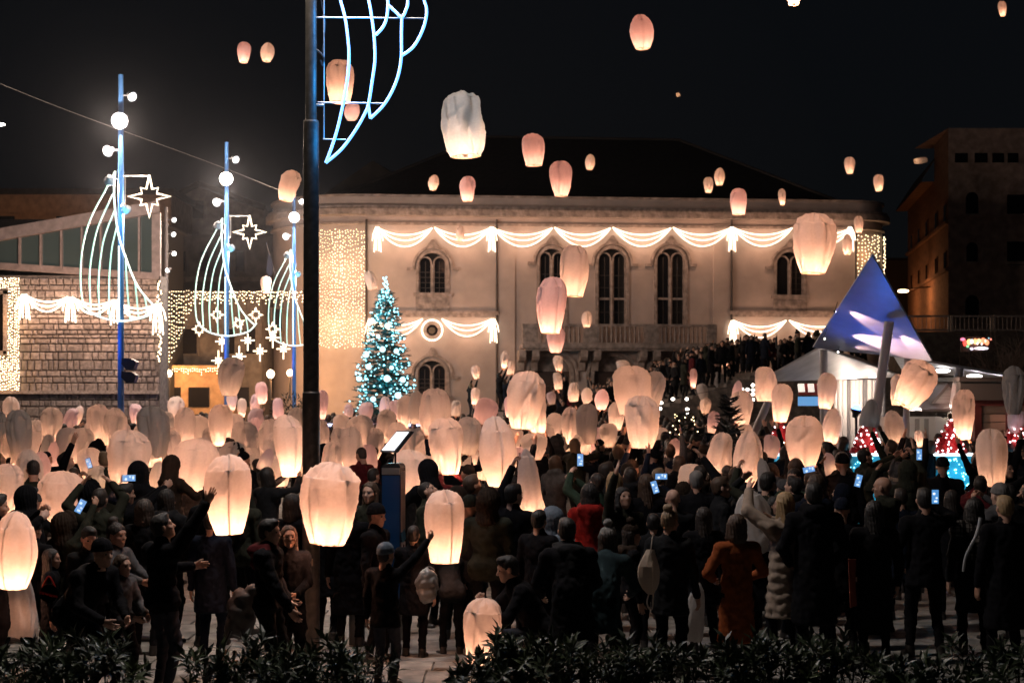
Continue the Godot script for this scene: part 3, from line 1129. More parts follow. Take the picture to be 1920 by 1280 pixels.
	for j in 7:
		var st := thing("hanging_star", "small rayed light star, " + n2[j], "light star", P(at[j][0], at[j][1], 60.5), 0.0, "small light stars hung across the alley")
		var g := G.new()
		var r: float = 13.0 * s5
		for q in 8:
			var a := TAU * q / 8
			var len := r if q % 2 == 0 else r * 0.62
			if q == (2 if j == 3 or j == 4 else 6):
				len = r * 1.5
			g.rod(Vector3(cos(a), sin(a), 0) * r * 0.12, Vector3(cos(a), sin(a), 0) * len, 0.028, -1, 6)
		part("star_light", g, sm, st)
		var hg := G.new()
		hg.rod(Vector3(0, r * 0.5, -0.05), P(at[j][0], 546, 62) - st.position, 0.008)
		part("cable", hg, mats["zinc"], st)
		if j % 2 == 0:
			omni(Vector3(0, 0, 0.3), Color(1, 0.78, 0.55), 0.25, 0.2, st)
	# round small tree in front of the shop
	leafy_shrub("potted_bush", "dark bushy plant in front of the shopfront right of the second lamp post", P(543, 790, 55), 2.6, 0.75, mat("bush_leaf", 0.02, 0.022, 0.018, 0.7))

# a bush of small leaf blades round a stem
func leafy_shrub(called: String, label: String, at: Vector3, tall: float, r: float, m: Material) -> void:
	at.y = 0
	var o := thing(called, label, "bush", at)
	var st := G.new()
	st.rod(Vector3.ZERO, Vector3(0, tall * 0.6, 0), 0.07, 0.03)
	part("trunk", st, mat("bark", 0.04, 0.03, 0.022, 0.9), o)
	var g := G.new()
	for k in 420:
		var q := Vector3(rng.randfn(), rng.randfn(), rng.randfn()).normalized() * pow(rng.randf(), 0.5)
		var c := Vector3(q.x * r, tall * 0.68 + q.y * tall * 0.34, q.z * r)
		var dir := (q + Vector3(rng.randfn(), rng.randfn(), rng.randfn()) * 0.5).normalized()
		var sd := dir.cross(Vector3(rng.randfn(), rng.randfn(), rng.randfn())).normalized() * 0.03
		g.quad(c, c + dir * 0.1 + sd, c + dir * 0.22, c + dir * 0.1 - sd)
	var f := part("foliage", g, m, o)
	f.set_meta("kind", "stuff")

# ---------------------------------------------------------------- right: the dark building, terrace, trees
func build_right_side() -> void:
	# tall building: a front towards the square and a lit side running away from it
	var d := 95.0
	var k := d / FOCAL
	var corner := P(1779, HORIZON, d) - Vector3(0, EYE, 0)
	var o := thing("tall_palace", "dark tall building with a lamp lit orange side wall", "building", corner)
	var Y := func(v: float) -> float: return EYE - (v - HORIZON) * k
	var fm := rough_mat("palace_front", 0.55, 0.42, 0.36, 0.9, 5.0, 0.7, 1.0, 0.3)
	var sm := rough_mat("palace_side", 0.40, 0.24, 0.15, 0.9, 4.0, 0.7, 1.0, 0.4)
	var x1 := 8.0
	var ytop: float = Y.call(240)
	var y2: float = Y.call(312)
	var front := G.new()
	front.quad(Vector3(0, 0, 0), Vector3(x1, 0, 0), Vector3(x1, ytop, 0), Vector3(0, ytop, 0))
	front.quad(Vector3(0, ytop, 0), Vector3(x1, ytop, 0), Vector3(x1, ytop, -8), Vector3(0, ytop, -8))
	front.quad(Vector3(x1, 0, 0), Vector3(x1, 0, -9), Vector3(x1, ytop, -9), Vector3(x1, ytop, 0))
	part("front_wall", front, fm, o)
	# side wall: from the corner back along a line that the camera sees at a slant
	var bx := P(1703, HORIZON, 118.0).x - corner.x
	var bz := -118.0 + d
	var side := G.new()
	var a := Vector3(0, 0, 0)
	var b := Vector3(bx, 0, bz)
	var upv := Vector3(0, y2, 0)
	side.quad(b, a, a + upv, b + upv)
	var tw := Vector3(bx, 0, bz) * 0.30
	side.quad(tw + upv, a + upv, Vector3(0, ytop, 0), tw + Vector3(0, ytop, 0))
	part("side_wall", side, sm, o)
	var ev := G.new()
	var sn := Vector3(bz, 0, -bx).normalized()
	if sn.x > 0:
		sn = -sn
	var e0 := tw + upv
	var e1 := b * 1.03 + upv
	ev.quad(e1 + sn * 0.9, e0 + sn * 0.9, e0 + Vector3(0, 0.3, 0) + sn * 0.8, e1 + Vector3(0, 0.3, 0) + sn * 0.8)
	ev.quad(e1, e0, e0 + sn * 0.9, e1 + sn * 0.9)
	ev.quad(e1 + Vector3(0, 0.3, 0) + sn * 0.8, e0 + Vector3(0, 0.3, 0) + sn * 0.8, e0 + Vector3(0.6, 2.4, 0), e1 + Vector3(0.6, 2.4, 0))
	part("roof", ev, sm, o)
	var dirv := b.normalized()
	var sb := Basis(-dirv, Vector3.UP, sn)
	for row in [[372, 405, 350], [462, 500, 350]]:
		for j in 5:
			var f: float = [0.05, 0.24, 0.46, 0.66, 0.86][j]
			var c: Vector3 = b * f
			var yy := Y.call(row[0] + 6.0)
			var yb := Y.call(row[0] + 44.0)
			var g := G.new()
			g.box(c + Vector3(0, (yy + yb) / 2, 0) + sn * 0.02, Vector3(1.1, yy - yb, 0.1), sb)
			var wn := part("window", g, sm, o)
			var pg := G.new()
			pg.box(c + Vector3(0, (yy + yb) / 2, 0) + sn * 0.05, Vector3(0.8, yy - yb - 0.2, 0.1), sb)
			part("pane", pg, mats["window_glass"], wn)
	for v in [416, 505]:
		var g := G.new()
		g.box(b * 0.5 + Vector3(0, Y.call(v), 0) + sn * 0.1, Vector3(b.length(), 0.22, 0.2), sb)
		part("string_course", g, sm, o)
		var g2 := G.new()
		g2.box(Vector3(x1 / 2, Y.call(v - 12), 0.06), Vector3(x1, 0.2, 0.14))
		part("string_course", g2, fm, o)
	for q in [[1803, 296, 24, 18, false], [1840, 296, 24, 18, false], [1872, 296, 22, 18, false], [1900, 296, 20, 18, false], [1823, 380, 24, 40, true], [1823, 473, 22, 38, true], [1823, 575, 26, 44, true], [1906, 385, 34, 40, false], [1906, 475, 34, 44, false]]:
		var x: float = (q[0] - 1779.0) * k
		var y: float = Y.call(q[1])
		var g := G.new()
		if q[4]:
			arch_band(g, x, y - q[3] * k / 2, y + q[3] * k / 2, q[2] * k, 0.2, 0.0, 0.1)
		else:
			g.box(Vector3(x, y - q[3] * k / 2 - 0.08, 0.06), Vector3(q[2] * k + 0.2, 0.14, 0.12))
		var wn := part("window", g, fm, o)
		var pg := G.new()
		if q[4]:
			pg.prism(arch_outline(x, y - q[3] * k / 2, y + q[3] * k / 2, q[2] * k), 0.03, Transform3D(Basis.IDENTITY, Vector3(0, 0, 0.035)))
		else:
			pg.box(Vector3(x, y, 0.03), Vector3(q[2] * k, q[3] * k, 0.05))
		part("pane", pg, mats["window_glass"], wn)
	# wall lamps on the side
	for q in [[1742, 545, 104.0, "long necked wall lamp on the tall building's orange side"], [1692, 557, 112.0, "farther wall lamp beyond the tall building's side"]]:
		var p := P(q[0], q[1], q[2]) + sn * 1.8
		var l := thing("wall_lamp", q[3], "lamp", p)
		var g := G.new()
		g.ball(Vector3.ZERO, Vector3(0.42, 0.11, 0.2), 10, 6)
		part("lamp_glass", g, glow("sodium_lamp", 1.0, 0.68, 0.38, 14.0), l)
		var arm := G.new()
		arm.rod(Vector3(0, 0.14, 0), -sn * 1.8 + Vector3(0.2, 0.3, 0), 0.05)
		arm.box(Vector3(0, 0.13, 0), Vector3(0.9, 0.06, 0.4))
		part("lamp_arm", arm, mats["zinc"], l)
		omni(Vector3(0, -0.2, 0), Color(1, 0.66, 0.42), 7.0, 0.3, l)
	# dark house in the gap
	var gap := thing("gap_house", "dark block closing the gap between hall and tall building", "building", P(1655, HORIZON, 125) - Vector3(0, EYE, 0))
	var gg := G.new()
	gg.box(Vector3(1.5, 7.0, 0), Vector3(7, 14.0, 4))
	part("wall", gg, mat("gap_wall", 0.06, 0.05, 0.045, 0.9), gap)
	var gr := G.new()
	gr.box(Vector3(1.5, 14.1, 0), Vector3(7.4, 0.2, 4.4))
	part("roof", gr, mats["roof_tile"], gap)
	# terrace wall with parapet frames
	var t := thing("terrace", "dark raised terrace with railing panels in front of the tall building", "terrace", P(1700, HORIZON, 70) - Vector3(0, EYE, 0))
	var kt := 70.0 / FOCAL
	var tg := G.new()
	var ty := EYE + (HORIZON - 622) * kt
	tg.box(Vector3(5.5, ty / 2, -2), Vector3(11, ty, 4))
	part("wall", tg, rough_mat("terrace_wall", 0.07, 0.06, 0.052, 0.9, 3.0, 0.6, 1.0, 0.5), t)
	for j in 5:
		var g := G.new()
		var x0 := 0.2 + j * 2.1
		for q in [[x0, 0.0, 0.1, 0.8], [x0 + 1.95, 0.0, 0.1, 0.8]]:
			g.box(Vector3(q[0], ty + 0.4, -0.2), Vector3(0.1, 0.8, 0.1))
		g.box(Vector3(x0 + 0.97, ty + 0.78, -0.2), Vector3(2.05, 0.09, 0.12))
		g.box(Vector3(x0 + 0.97, ty + 0.1, -0.2), Vector3(2.05, 0.09, 0.12))
		for q in 8:
			g.rod(Vector3(x0 + 0.2 + q * 0.22, ty + 0.1, -0.2), Vector3(x0 + 0.2 + q * 0.22, ty + 0.76, -0.2), 0.015, -1, 5)
		part("railing", g, mat("railing_metal", 0.16, 0.14, 0.13, 0.6), t)
	# the small lit billboard, its print unreadably small
	var sg := thing("lit_billboard", "small backlit colourful billboard glowing on the dark terrace", "sign", P(1832, 645, 66))
	var back := G.new()
	var ks := 66.0 / FOCAL
	back.box(Vector3(0, 0, -0.06), Vector3(58 * ks, 28 * ks, 0.08))
	part("backing", back, mat("sign_back", 0.01, 0.01, 0.01, 0.5), sg)
	var bits := [[-26, 9, 9, 6, 1.0, 0.45, 0.62], [-22, 2, 8, 12, 0.95, 0.14, 0.10], [-14, 4, 9, 11, 1.0, 0.85, 0.45], [-9, 5, 6, 9, 0.75, 0.95, 1.0], [-17, -4, 5, 5, 0.25, 0.85, 0.55], [-3, 5, 7, 12, 1.0, 0.55, 0.22], [4, 6, 8, 9, 1.0, 0.70, 0.45], [12, 6, 9, 12, 0.98, 0.42, 0.22], [19, 3, 8, 11, 1.0, 0.5, 0.3], [16, 6, 3, 6, 1.0, 0.95, 0.85], [9, 0, 3, 5, 1.0, 1.0, 0.95], [1, 1, 3, 5, 1.0, 1.0, 0.95], [8, -8, 28, 6, 0.95, 0.95, 1.0], [-10, -9, 7, 5, 0.8, 0.85, 1.0], [26, 9, 3, 4, 1.0, 0.5, 0.4], [22, 11, 2, 3, 0.5, 0.8, 0.9]]
	for j in bits.size():
		var q: Array = bits[j]
		var g := G.new()
		g.prism(oval(q[0] * ks, q[1] * ks, q[2] * ks * 0.5, q[3] * ks * 0.5), 0.02, Transform3D(Basis.IDENTITY, Vector3(0, 0, 0.01 + j * 0.004)))
		part("screen_print", g, glow("screen_%d" % j, q[4] * q[4], q[5] * q[5], q[6] * q[6], 1.6), sg)
	omni(Vector3(0, 0, 0.4), Color(1, 0.7, 0.6), 0.5, 0.3, sg)
	# bare trees at the right edge
	for q in [[1894, 60.0, 5.6, "bare brownish tree at the right edge beside the billboard"], [1850, 63.0, 4.6, "thin bare tree behind the terrace railing"], [1760, 64.0, 4.3, "small bare tree left of the billboard"]]:
		var tr := thing("bare_tree", q[3], "tree", P(q[0], HORIZON, q[1]) - Vector3(0, EYE, 0))
		var tk := G.new()
		var tall: float = q[2]
		tk.tube(PackedVector3Array([Vector3.ZERO, Vector3(0.05, tall * 0.3, 0), Vector3(-0.05, tall * 0.5, 0)]), 0.13, 0.08)
		part("trunk", tk, mats["bark"], tr)
		for j in 16:
			var g := G.new()
			branch(g, Vector3(0, tall * rng.randf_range(0.34, 0.5), 0), Vector3(rng.randfn(0, 0.7), 1.0, rng.randfn(0, 0.7)).normalized(), tall * 0.28, 0.04, 3)
			part("limb", g, mat("twig", 0.11, 0.08, 0.065, 0.9), tr)

func oval(cx: float, cy: float, rx: float, ry: float) -> PackedVector2Array:
	var p := PackedVector2Array()
	for k in 10:
		p.append(Vector2(cx + cos(TAU * k / 10) * rx, cy + sin(TAU * k / 10) * ry))
	return p

func branch(g: G, at: Vector3, dir: Vector3, len: float, r: float, depth: int) -> void:
	var end := at + dir * len
	g.tube(PackedVector3Array([at, end]), r, r * 0.6, 4, false)
	if depth > 0:
		for k in 3:
			var d2 := (dir + Vector3(rng.randfn(0, 0.5), rng.randfn(0.1, 0.4), rng.randfn(0, 0.5))).normalized()
			branch(g, at + dir * len * rng.randf_range(0.5, 1.0), d2, len * 0.62, r * 0.55, depth - 1)

# ---------------------------------------------------------------- lamp posts with sails of light
func projector(g: G, at: Vector3, aim: Vector3, size: float) -> void:   # a lathe-turned spot head
	var z := aim.normalized()
	var x := z.cross(Vector3.UP).normalized()
	var t := Transform3D(Basis(x, z, x.cross(z)), at)
	g.lathe(PackedVector2Array([Vector2(0, -size * 1.3), Vector2(size * 0.45, -size * 1.2), Vector2(size * 0.6, -size * 0.5), Vector2(size, 0), Vector2(size, size * 0.25)]), 14, t)

func build_lamp_posts() -> void:
	var ds := [42.0, 53.4, 65.2]
	var us := [226.0, 424.5, 551.0]
	var nm := ["nearest and tallest, in front of the stone wall", "middle one, small stars hanging round it", "farthest, half hidden behind the dark post"]
	var blue := mat("blue_post_paint", 0.08, 0.23, 0.58, 0.35)
	for k in 3:
		var d: float = ds[k]
		var base := P(us[k], HORIZON, d)
		base.y = 0
		var tall := EYE + (HORIZON - 140.0) * 42.0 / FOCAL
		var o := thing("blue_lamp_post", "blue lamp post with spotlights, " + nm[k], "lamp post", base, 0.0, "blue lamp posts with light sails")
		var px := 42.0 / FOCAL      # metres of one pixel at the first post
		var yy := func(v: float) -> float: return EYE + (HORIZON - v) * px
		var g := G.new()
		g.lathe(PackedVector2Array([Vector2(0.16, 0), Vector2(0.16, 0.3), Vector2(0.095, 0.34), Vector2(0.088, tall * 0.5), Vector2(0.075, tall), Vector2(0.0, tall + 0.02)]), 16)
		part("pole", g, blue, o)
		var spots := [[22.0, 182.0, Vector3(1, -0.7, 0.7), 0.15, true], [-22.0, 284.0, Vector3(-0.5, -0.5, 1), 0.17, true], [-20.0, 339.0, Vector3(-0.3, -0.6, -1), 0.16, false], [11.0, 393.0, Vector3(0.3, -0.5, -1), 0.16, false]]
		for q in spots:
			var c := Vector3(q[0] * px, yy.call(q[1]), 0.1)
			var h := G.new()
			projector(h, c, q[2], q[3])
			h.rod(c - (q[2] as Vector3).normalized() * 0.08, Vector3(0, c.y + 0.06, 0), 0.025)
			var hd := part("spot_head", h, mat("spot_housing", 0.30, 0.32, 0.36, 0.4, 0.2), o)
			var f := G.new()
			var z: Vector3 = (q[2] as Vector3).normalized()
			f.ball(c + z * q[3] * 0.22, Vector3.ONE * q[3] * 0.72, 10, 6)
			part("lamp_face", f, glow("spot_face_lamp" if q[4] else "spot_soft_lamp", 1.0, 0.93, 0.84, 9.0 if q[4] else 0.9), hd)
			if not q[4]:   # these two throw their light back on the facades
				omni(c + z * 0.3, Color(1, 0.86, 0.77), [34.0, 27.0, 24.0][k], 0.12, o)
		# the glaring lamp that faces the square
		var c := Vector3(0.06, yy.call(230.0), 0.32)
		var h := G.new()
		projector(h, c, Vector3(0.1, -0.2, 1), 0.24)
		h.rod(c, Vector3(0, c.y, 0), 0.03)
		var hd := part("spot_head", h, mats["spot_housing"], o)
		var f := G.new()
		f.ball(c + Vector3(0.0, -0.02, 0.1), Vector3.ONE * [0.16, 0.24, 0.20][k], 14, 10)
		part("lamp_face", f, glow("glare_lamp", 1.0, 0.92, 0.82, 40.0), hd)
		omni(c + Vector3(0.0, -0.02, 0.1), Color(1, 0.87, 0.77), [36.0, 42.0, 38.0][k], 0.2, o)
		# dark hooded boxes low on the first post
		if k == 0:
			for v in [681.0, 706.0]:
				var s := G.new()
				s.prism(PackedVector2Array([Vector2(0.06, 0.16), Vector2(0.05, -0.02), Vector2(0.2, -0.2), Vector2(0.42, -0.18), Vector2(0.5, 0.04), Vector2(0.34, 0.14)]), 0.3, Transform3D(Basis.IDENTITY, Vector3(0, yy.call(v), 0.15)))
				part("hooded_speaker", s, mat("speaker_black", 0.012, 0.014, 0.02, 0.5), o)
		# the sail of rope lights on the post
		var sail := thing("light_sail", "sail shaped rope light figure on the %s blue lamp post" % ["first, nearest", "second, middle", "third, farthest"][k], "light decoration", base + Vector3(0, yy.call(605.0), 0.14), 0.0, "sail shaped light figures")
		var Q := func(zx: float, zy: float) -> Vector3: return Vector3((zx / 3.556 - 226.4) * px, (225.0 - zy / 3.556) * px, 0)
		var lines := [
			[[775, -205], [700, -60], [640, 50], [590, 170], [555, 330], [545, 480], [550, 600], [562, 665]],
			[[770, -70], [735, 0], [660, 170], [620, 350], [605, 500], [610, 650], [615, 712]],
			[[778, 40], [705, 230], [675, 400], [665, 560], [670, 700], [676, 752]],
			[[785, 170], [755, 300], [740, 450], [735, 600], [735, 700], [740, 780]],
			[[800, 290], [800, 500], [802, 788]],
			[[775, -205], [768, -60], [780, 100], [800, 230], [850, 380], [910, 530], [970, 620], [1040, 690], [1066, 682]],
			[[845, 385], [858, 600], [876, 780]],
			[[908, 530], [920, 650], [932, 770]],
			[[970, 622], [984, 690], [992, 752]],
			[[562, 665], [600, 720], [680, 765], [800, 790], [900, 780], [1000, 750], [1066, 682]]]
		var sm := glow("sail_light", 0.52, 1.0, 0.78, 1.15)
		var sw := glow("sail_white_light", 0.80, 1.0, 0.88, 1.6)
		for j in lines.size():
			var pts := []
			for q in lines[j]:
				pts.append(Q.call(q[0], q[1]))
			var lg := G.new()
			lg.tube(curve(pts, 5), 0.028 if j in [5, 9] else 0.022, -1, 6)
			part("light_rope", lg, sw if j in [4, 5, 9] else sm, sail)
		omni(Vector3(-0.6, 1.2, 0.5), Color(0.6, 1.0, 0.95), 1.2, 0.3, sail)
		omni(Vector3(0.2, 3.2, 0.4), Color(0.45, 0.85, 1.0), 1.0, 0.3, sail)
		omni(Vector3(-0.5, -0.6, 0.4), Color(0.15, 0.45, 1.0), 0.6, 0.3, sail)
		# the eight pointed star on its bracket
		if k < 2:
			var sp := base + Vector3(55.0 * px, yy.call(369.0), 0.1)
			if k == 1:
				sp = base + Vector3(56.0 * px, yy.call(355.0), 0.1)
			var st := thing("light_star", "large eight pointed warm star outline on the %s blue lamp post's bracket" % ["first", "second"][k], "light star", sp)
			var sg := G.new()
			star_outline(sg, 40.0 * px, 23.0 * px, 15.0 * px, 0.026)
			part("star_light", sg, glow("star_light", 1.0, 0.80, 0.56, 3.2), st)
			var fr := G.new()
			fr.rod(Vector3(0, 39 * px, -0.03), Vector3(-50 * px, 39 * px, -0.03), 0.018)
			fr.rod(Vector3(-46 * px, 39 * px, -0.03), Vector3(-46 * px, -12 * px, -0.03), 0.018)
			fr.rod(Vector3(-46 * px, -12 * px, -0.03), Vector3(-52 * px, -12 * px, -0.03), 0.018)
			part("bracket", fr, mat("bracket_metal", 0.4, 0.4, 0.4, 0.4, 0.5), st)
			omni(Vector3(0, 0, 0.4), Color(1, 0.82, 0.62), 0.5, 0.2, st)
	# column of small spots between the museum and the alley
	var o2 := thing("spot_column", "slim grey column with small white spotlights beside the stone building", "lamp post", P(311, HORIZON, 58) * Vector3(1, 0, 1))
	var p2 := 58.0 / FOCAL
	var cg := G.new()
	cg.rod(Vector3.ZERO, Vector3(0, EYE + (HORIZON - 388) * p2, 0), 0.09, 0.07)
	part("pole", cg, mat("grey_post", 0.12, 0.11, 0.11, 0.5), o2)
	for q in [[15, 412, 1], [14, 439, 1], [15, 475, 1], [5, 506, -1]]:
		var h := G.new()
		var c := Vector3(q[0] * p2, EYE + (HORIZON - q[1]) * p2, 0.1)
		projector(h, c, Vector3(q[2] * 0.8, -0.6, 0.5), 0.11)
		h.rod(c, Vector3(0, c.y, 0), 0.02)
		var hd := part("spot_head", h, mats["spot_housing"], o2)
		var f := G.new()
		f.ball(c + Vector3(q[2] * 0.8, -0.6, 0.5).normalized() * 0.04, Vector3.ONE * 0.085, 8, 6)
		part("lamp_face", f, glow("spot_face_lamp", 1.0, 0.93, 0.84, 9.0), hd)
	# overhead cable from the left edge to the third post
	var cable := thing("overhead_cable", "thin sagging cable crossing the night sky on the left", "cable", P(-30, 144, 44.0))
	var pts := PackedVector3Array()
	for k in 25:
		var f := k / 24.0
		pts.append(P(lerpf(-30, 560, f), lerpf(144, 372, f) + 26.0 * sin(f * PI) * (0.3 - 0.6 * f), lerpf(44.0, 66.0, f)) - cable.position)
	var g3 := G.new()
	g3.tube(pts, 0.010, -1, 5)
	part("wire", g3, mat("cable_grey", 0.12, 0.115, 0.11, 0.6), cable)
	# a lamp that peeps in at the left edge
	var ll := thing("edge_lamp", "oval street lamp head cut by the left picture edge", "lamp", P(-6, 233, 30))
	var lg2 := G.new()
	lg2.ball(Vector3.ZERO, Vector3(0.17, 0.035, 0.14), 10, 6)
	part("lamp_face", lg2, glow("spot_face_lamp", 1.0, 0.93, 0.84, 9.0), ll)
	var la := G.new()
	la.rod(Vector3(0, 0.04, 0), Vector3(-0.9, 0.2, 0), 0.03)
	la.rod(Vector3(-0.9, 0.2, 0), Vector3(-0.9, -ll.position.y, 0), 0.07)
	part("lamp_arm", la, mats["grey_post"], ll)
	omni(Vector3(0, -0.06, 0), Color(1, 0.9, 0.8), 4.0, 0.15, ll)
	var flag := thing("flag", "small dark flag on a slanting pole at the hall's left corner", "flag", P(503, 478, 71))
	var fg := G.new()
	fg.rod(Vector3(-0.1, 0.6, 0), Vector3(0.25, -0.9, -0.4), 0.025)
	part("pole", fg, mats["grey_post"], flag)
	var fc := G.new()
	fc.prism(PackedVector2Array([Vector2(0, 0.1), Vector2(-0.12, -0.8), Vector2(0.05, -1.15), Vector2(0.2, -0.9), Vector2(0.22, -0.5), Vector2(0.12, -0.1)]), 0.05)
	part("cloth", fc, mat("flag_cloth", 0.03, 0.035, 0.06, 0.9), flag)

# ---------------------------------------------------------------- the dark post in front with the blue figure
func build_dark_post() -> void:
	var d := 14.5
	var s := FOCAL / d
	var base := P(583, HORIZON, d)
	base.y = 0
	var o := thing("dark_post", "thick dark stepped steel post in front, running off the top of the picture", "lamp post", base)
	var steel := rough_mat("post_steel", 0.10, 0.092, 0.08, 0.42, 0.8, 0.55, 1.0, 0.06)
	steel.metallic = 0.35
	var y1 := EYE + (HORIZON - 735) / s
	var y2 := EYE + (HORIZON - 226) / s
	var g := G.new()
	g.lathe(PackedVector2Array([Vector2(0.0895, 0), Vector2(0.0895, y1 - 0.012), Vector2(0.083, y1), Vector2(0.080, y1 + 0.004), Vector2(0.080, y2 - 0.02), Vector2(0.074, y2), Vector2(0.058, y2 + 0.003), Vector2(0.056, 8.7), Vector2(0.0, 8.72)]), 28)
	part("shaft", g, steel, o)
	var fl := G.new()
	fl.lathe(PackedVector2Array([Vector2(0.17, 0.0), Vector2(0.17, 0.025), Vector2(0.1, 0.03)]), 20)
	part("base_plate", fl, steel, o)
	var stick := G.new()
	stick.lathe(PackedVector2Array([Vector2(0.0905, 0.0), Vector2(0.0905, 0.075)]), 5, Transform3D(Basis.IDENTITY, Vector3(0, EYE + (HORIZON - 1059) / s, 0)), PI / 2 - 0.36, PI / 2 + 0.3)
	part("sticker", stick, mat("sticker_paper", 0.35, 0.25, 0.17, 0.6), o)
	for q in [[Vector3(0.35, 8.5, 0.25), Vector3(0.5, -1, 0.5)], [Vector3(-0.35, 8.3, 0.25), Vector3(-0.5, -1, 0.6)]]:
		var h := G.new()
		projector(h, q[0], q[1], 0.16)
		h.rod(q[0], Vector3(0, q[0].y, 0), 0.025)
		var hd := part("spot_head", h, mats["spot_housing"], o)
		var f := G.new()
		f.ball(q[0] + (q[1] as Vector3).normalized() * 0.05, Vector3.ONE * 0.12, 10, 6)
		part("lamp_face", f, glow("spot_face_lamp", 1.0, 0.93, 0.84, 9.0), hd)
		omni(q[0] + (q[1] as Vector3).normalized() * 0.05, Color(1, 0.93, 0.87), 19.0, 0.12, o)
	# the blue rope light figure on its frame
	var f0 := P(607, 262, d)
	var fig := thing("blue_light_figure", "blue neon rope light wing on a thin frame, fixed to the dark post", "light decoration", f0)
	var Q := func(zx: float, zy: float) -> Vector3: return Vector3((zx / 2.977 + 560 - 607) / s, (262 - zy / 2.977) / s, 0)
	var lines := [
		[[190, -160], [232, 0], [258, 100], [272, 200], [280, 300], [275, 400], [262, 500], [245, 590], [215, 720], [180, 830], [150, 908]],
		[[150, 908], [240, 830], [320, 720], [370, 630], [390, 575], [410, 450], [425, 330], [420, 200], [405, 80], [390, 0], [350, -160]],
		[[388, 575], [393, 620], [400, 660]],
		[[400, 660], [470, 590], [520, 510], [555, 420], [572, 320], [573, 200], [575, 95]],
		[[572, 312], [640, 260], [690, 170], [712, 90], [712, 40], [700, 0], [660, -150]],
		[[430, 195], [470, 150], [490, 100], [497, 40], [497, 0], [480, -150]],
		[[497, 25], [540, 65], [575, 95], [600, 50], [608, 0], [590, -150]]]
	var nm := glow("neon_blue_light", 0.11, 0.37, 1.0, 3.8)
	for j in lines.size():
		var pts := []
		for q in lines[j]:
			pts.append(Q.call(q[0], q[1]))
		var g2 := G.new()
		g2.tube(curve(pts, 6), 0.0155, -1, 6)
		part("light_rope", g2, nm, fig)
	var fr := G.new()
	fr.rod(Q.call(140, -200), Q.call(140, 778), 0.007)
	fr.rod(Q.call(140, 97), Q.call(712, 102), 0.008)
	fr.rod(Q.call(105, 571), Q.call(485, 577), 0.008)
	fr.rod(Q.call(135, 776), Q.call(262, 778), 0.006)
	fr.rod(Q.call(80, 97), Q.call(140, 97), 0.008)
	fr.rod(Q.call(80, 585), Q.call(140, 585), 0.012)
	part("frame", fr, mat("bracket_metal", 0.4, 0.4, 0.4, 0.4, 0.5), fig)
	var wire := G.new()
	wire.tube(curve([Q.call(118, -60), Q.call(130, 40), Q.call(147, 110), Q.call(140, 220), Q.call(128, 300)], 5), 0.006, -1, 5)
	wire.tube(curve([Q.call(80, 268), Q.call(110, 285), Q.call(138, 320), Q.call(132, 365), Q.call(120, 335)], 5), 0.011, -1, 6)
	part("cable", wire, mat("cable_black", 0.012, 0.012, 0.014, 0.4), fig)
	omni(Q.call(330, 60) + Vector3(0, 0, 0.1), Color(0.16, 0.62, 1.0), 0.9, 0.2, fig)
	omni(Q.call(300, 420) + Vector3(0, 0, 0.1), Color(0.12, 0.62, 1.0), 0.9, 0.2, fig)
	omni(Q.call(230, 780) + Vector3(0, 0, 0.1), Color(0.12, 0.62, 1.0), 0.4, 0.2, fig)

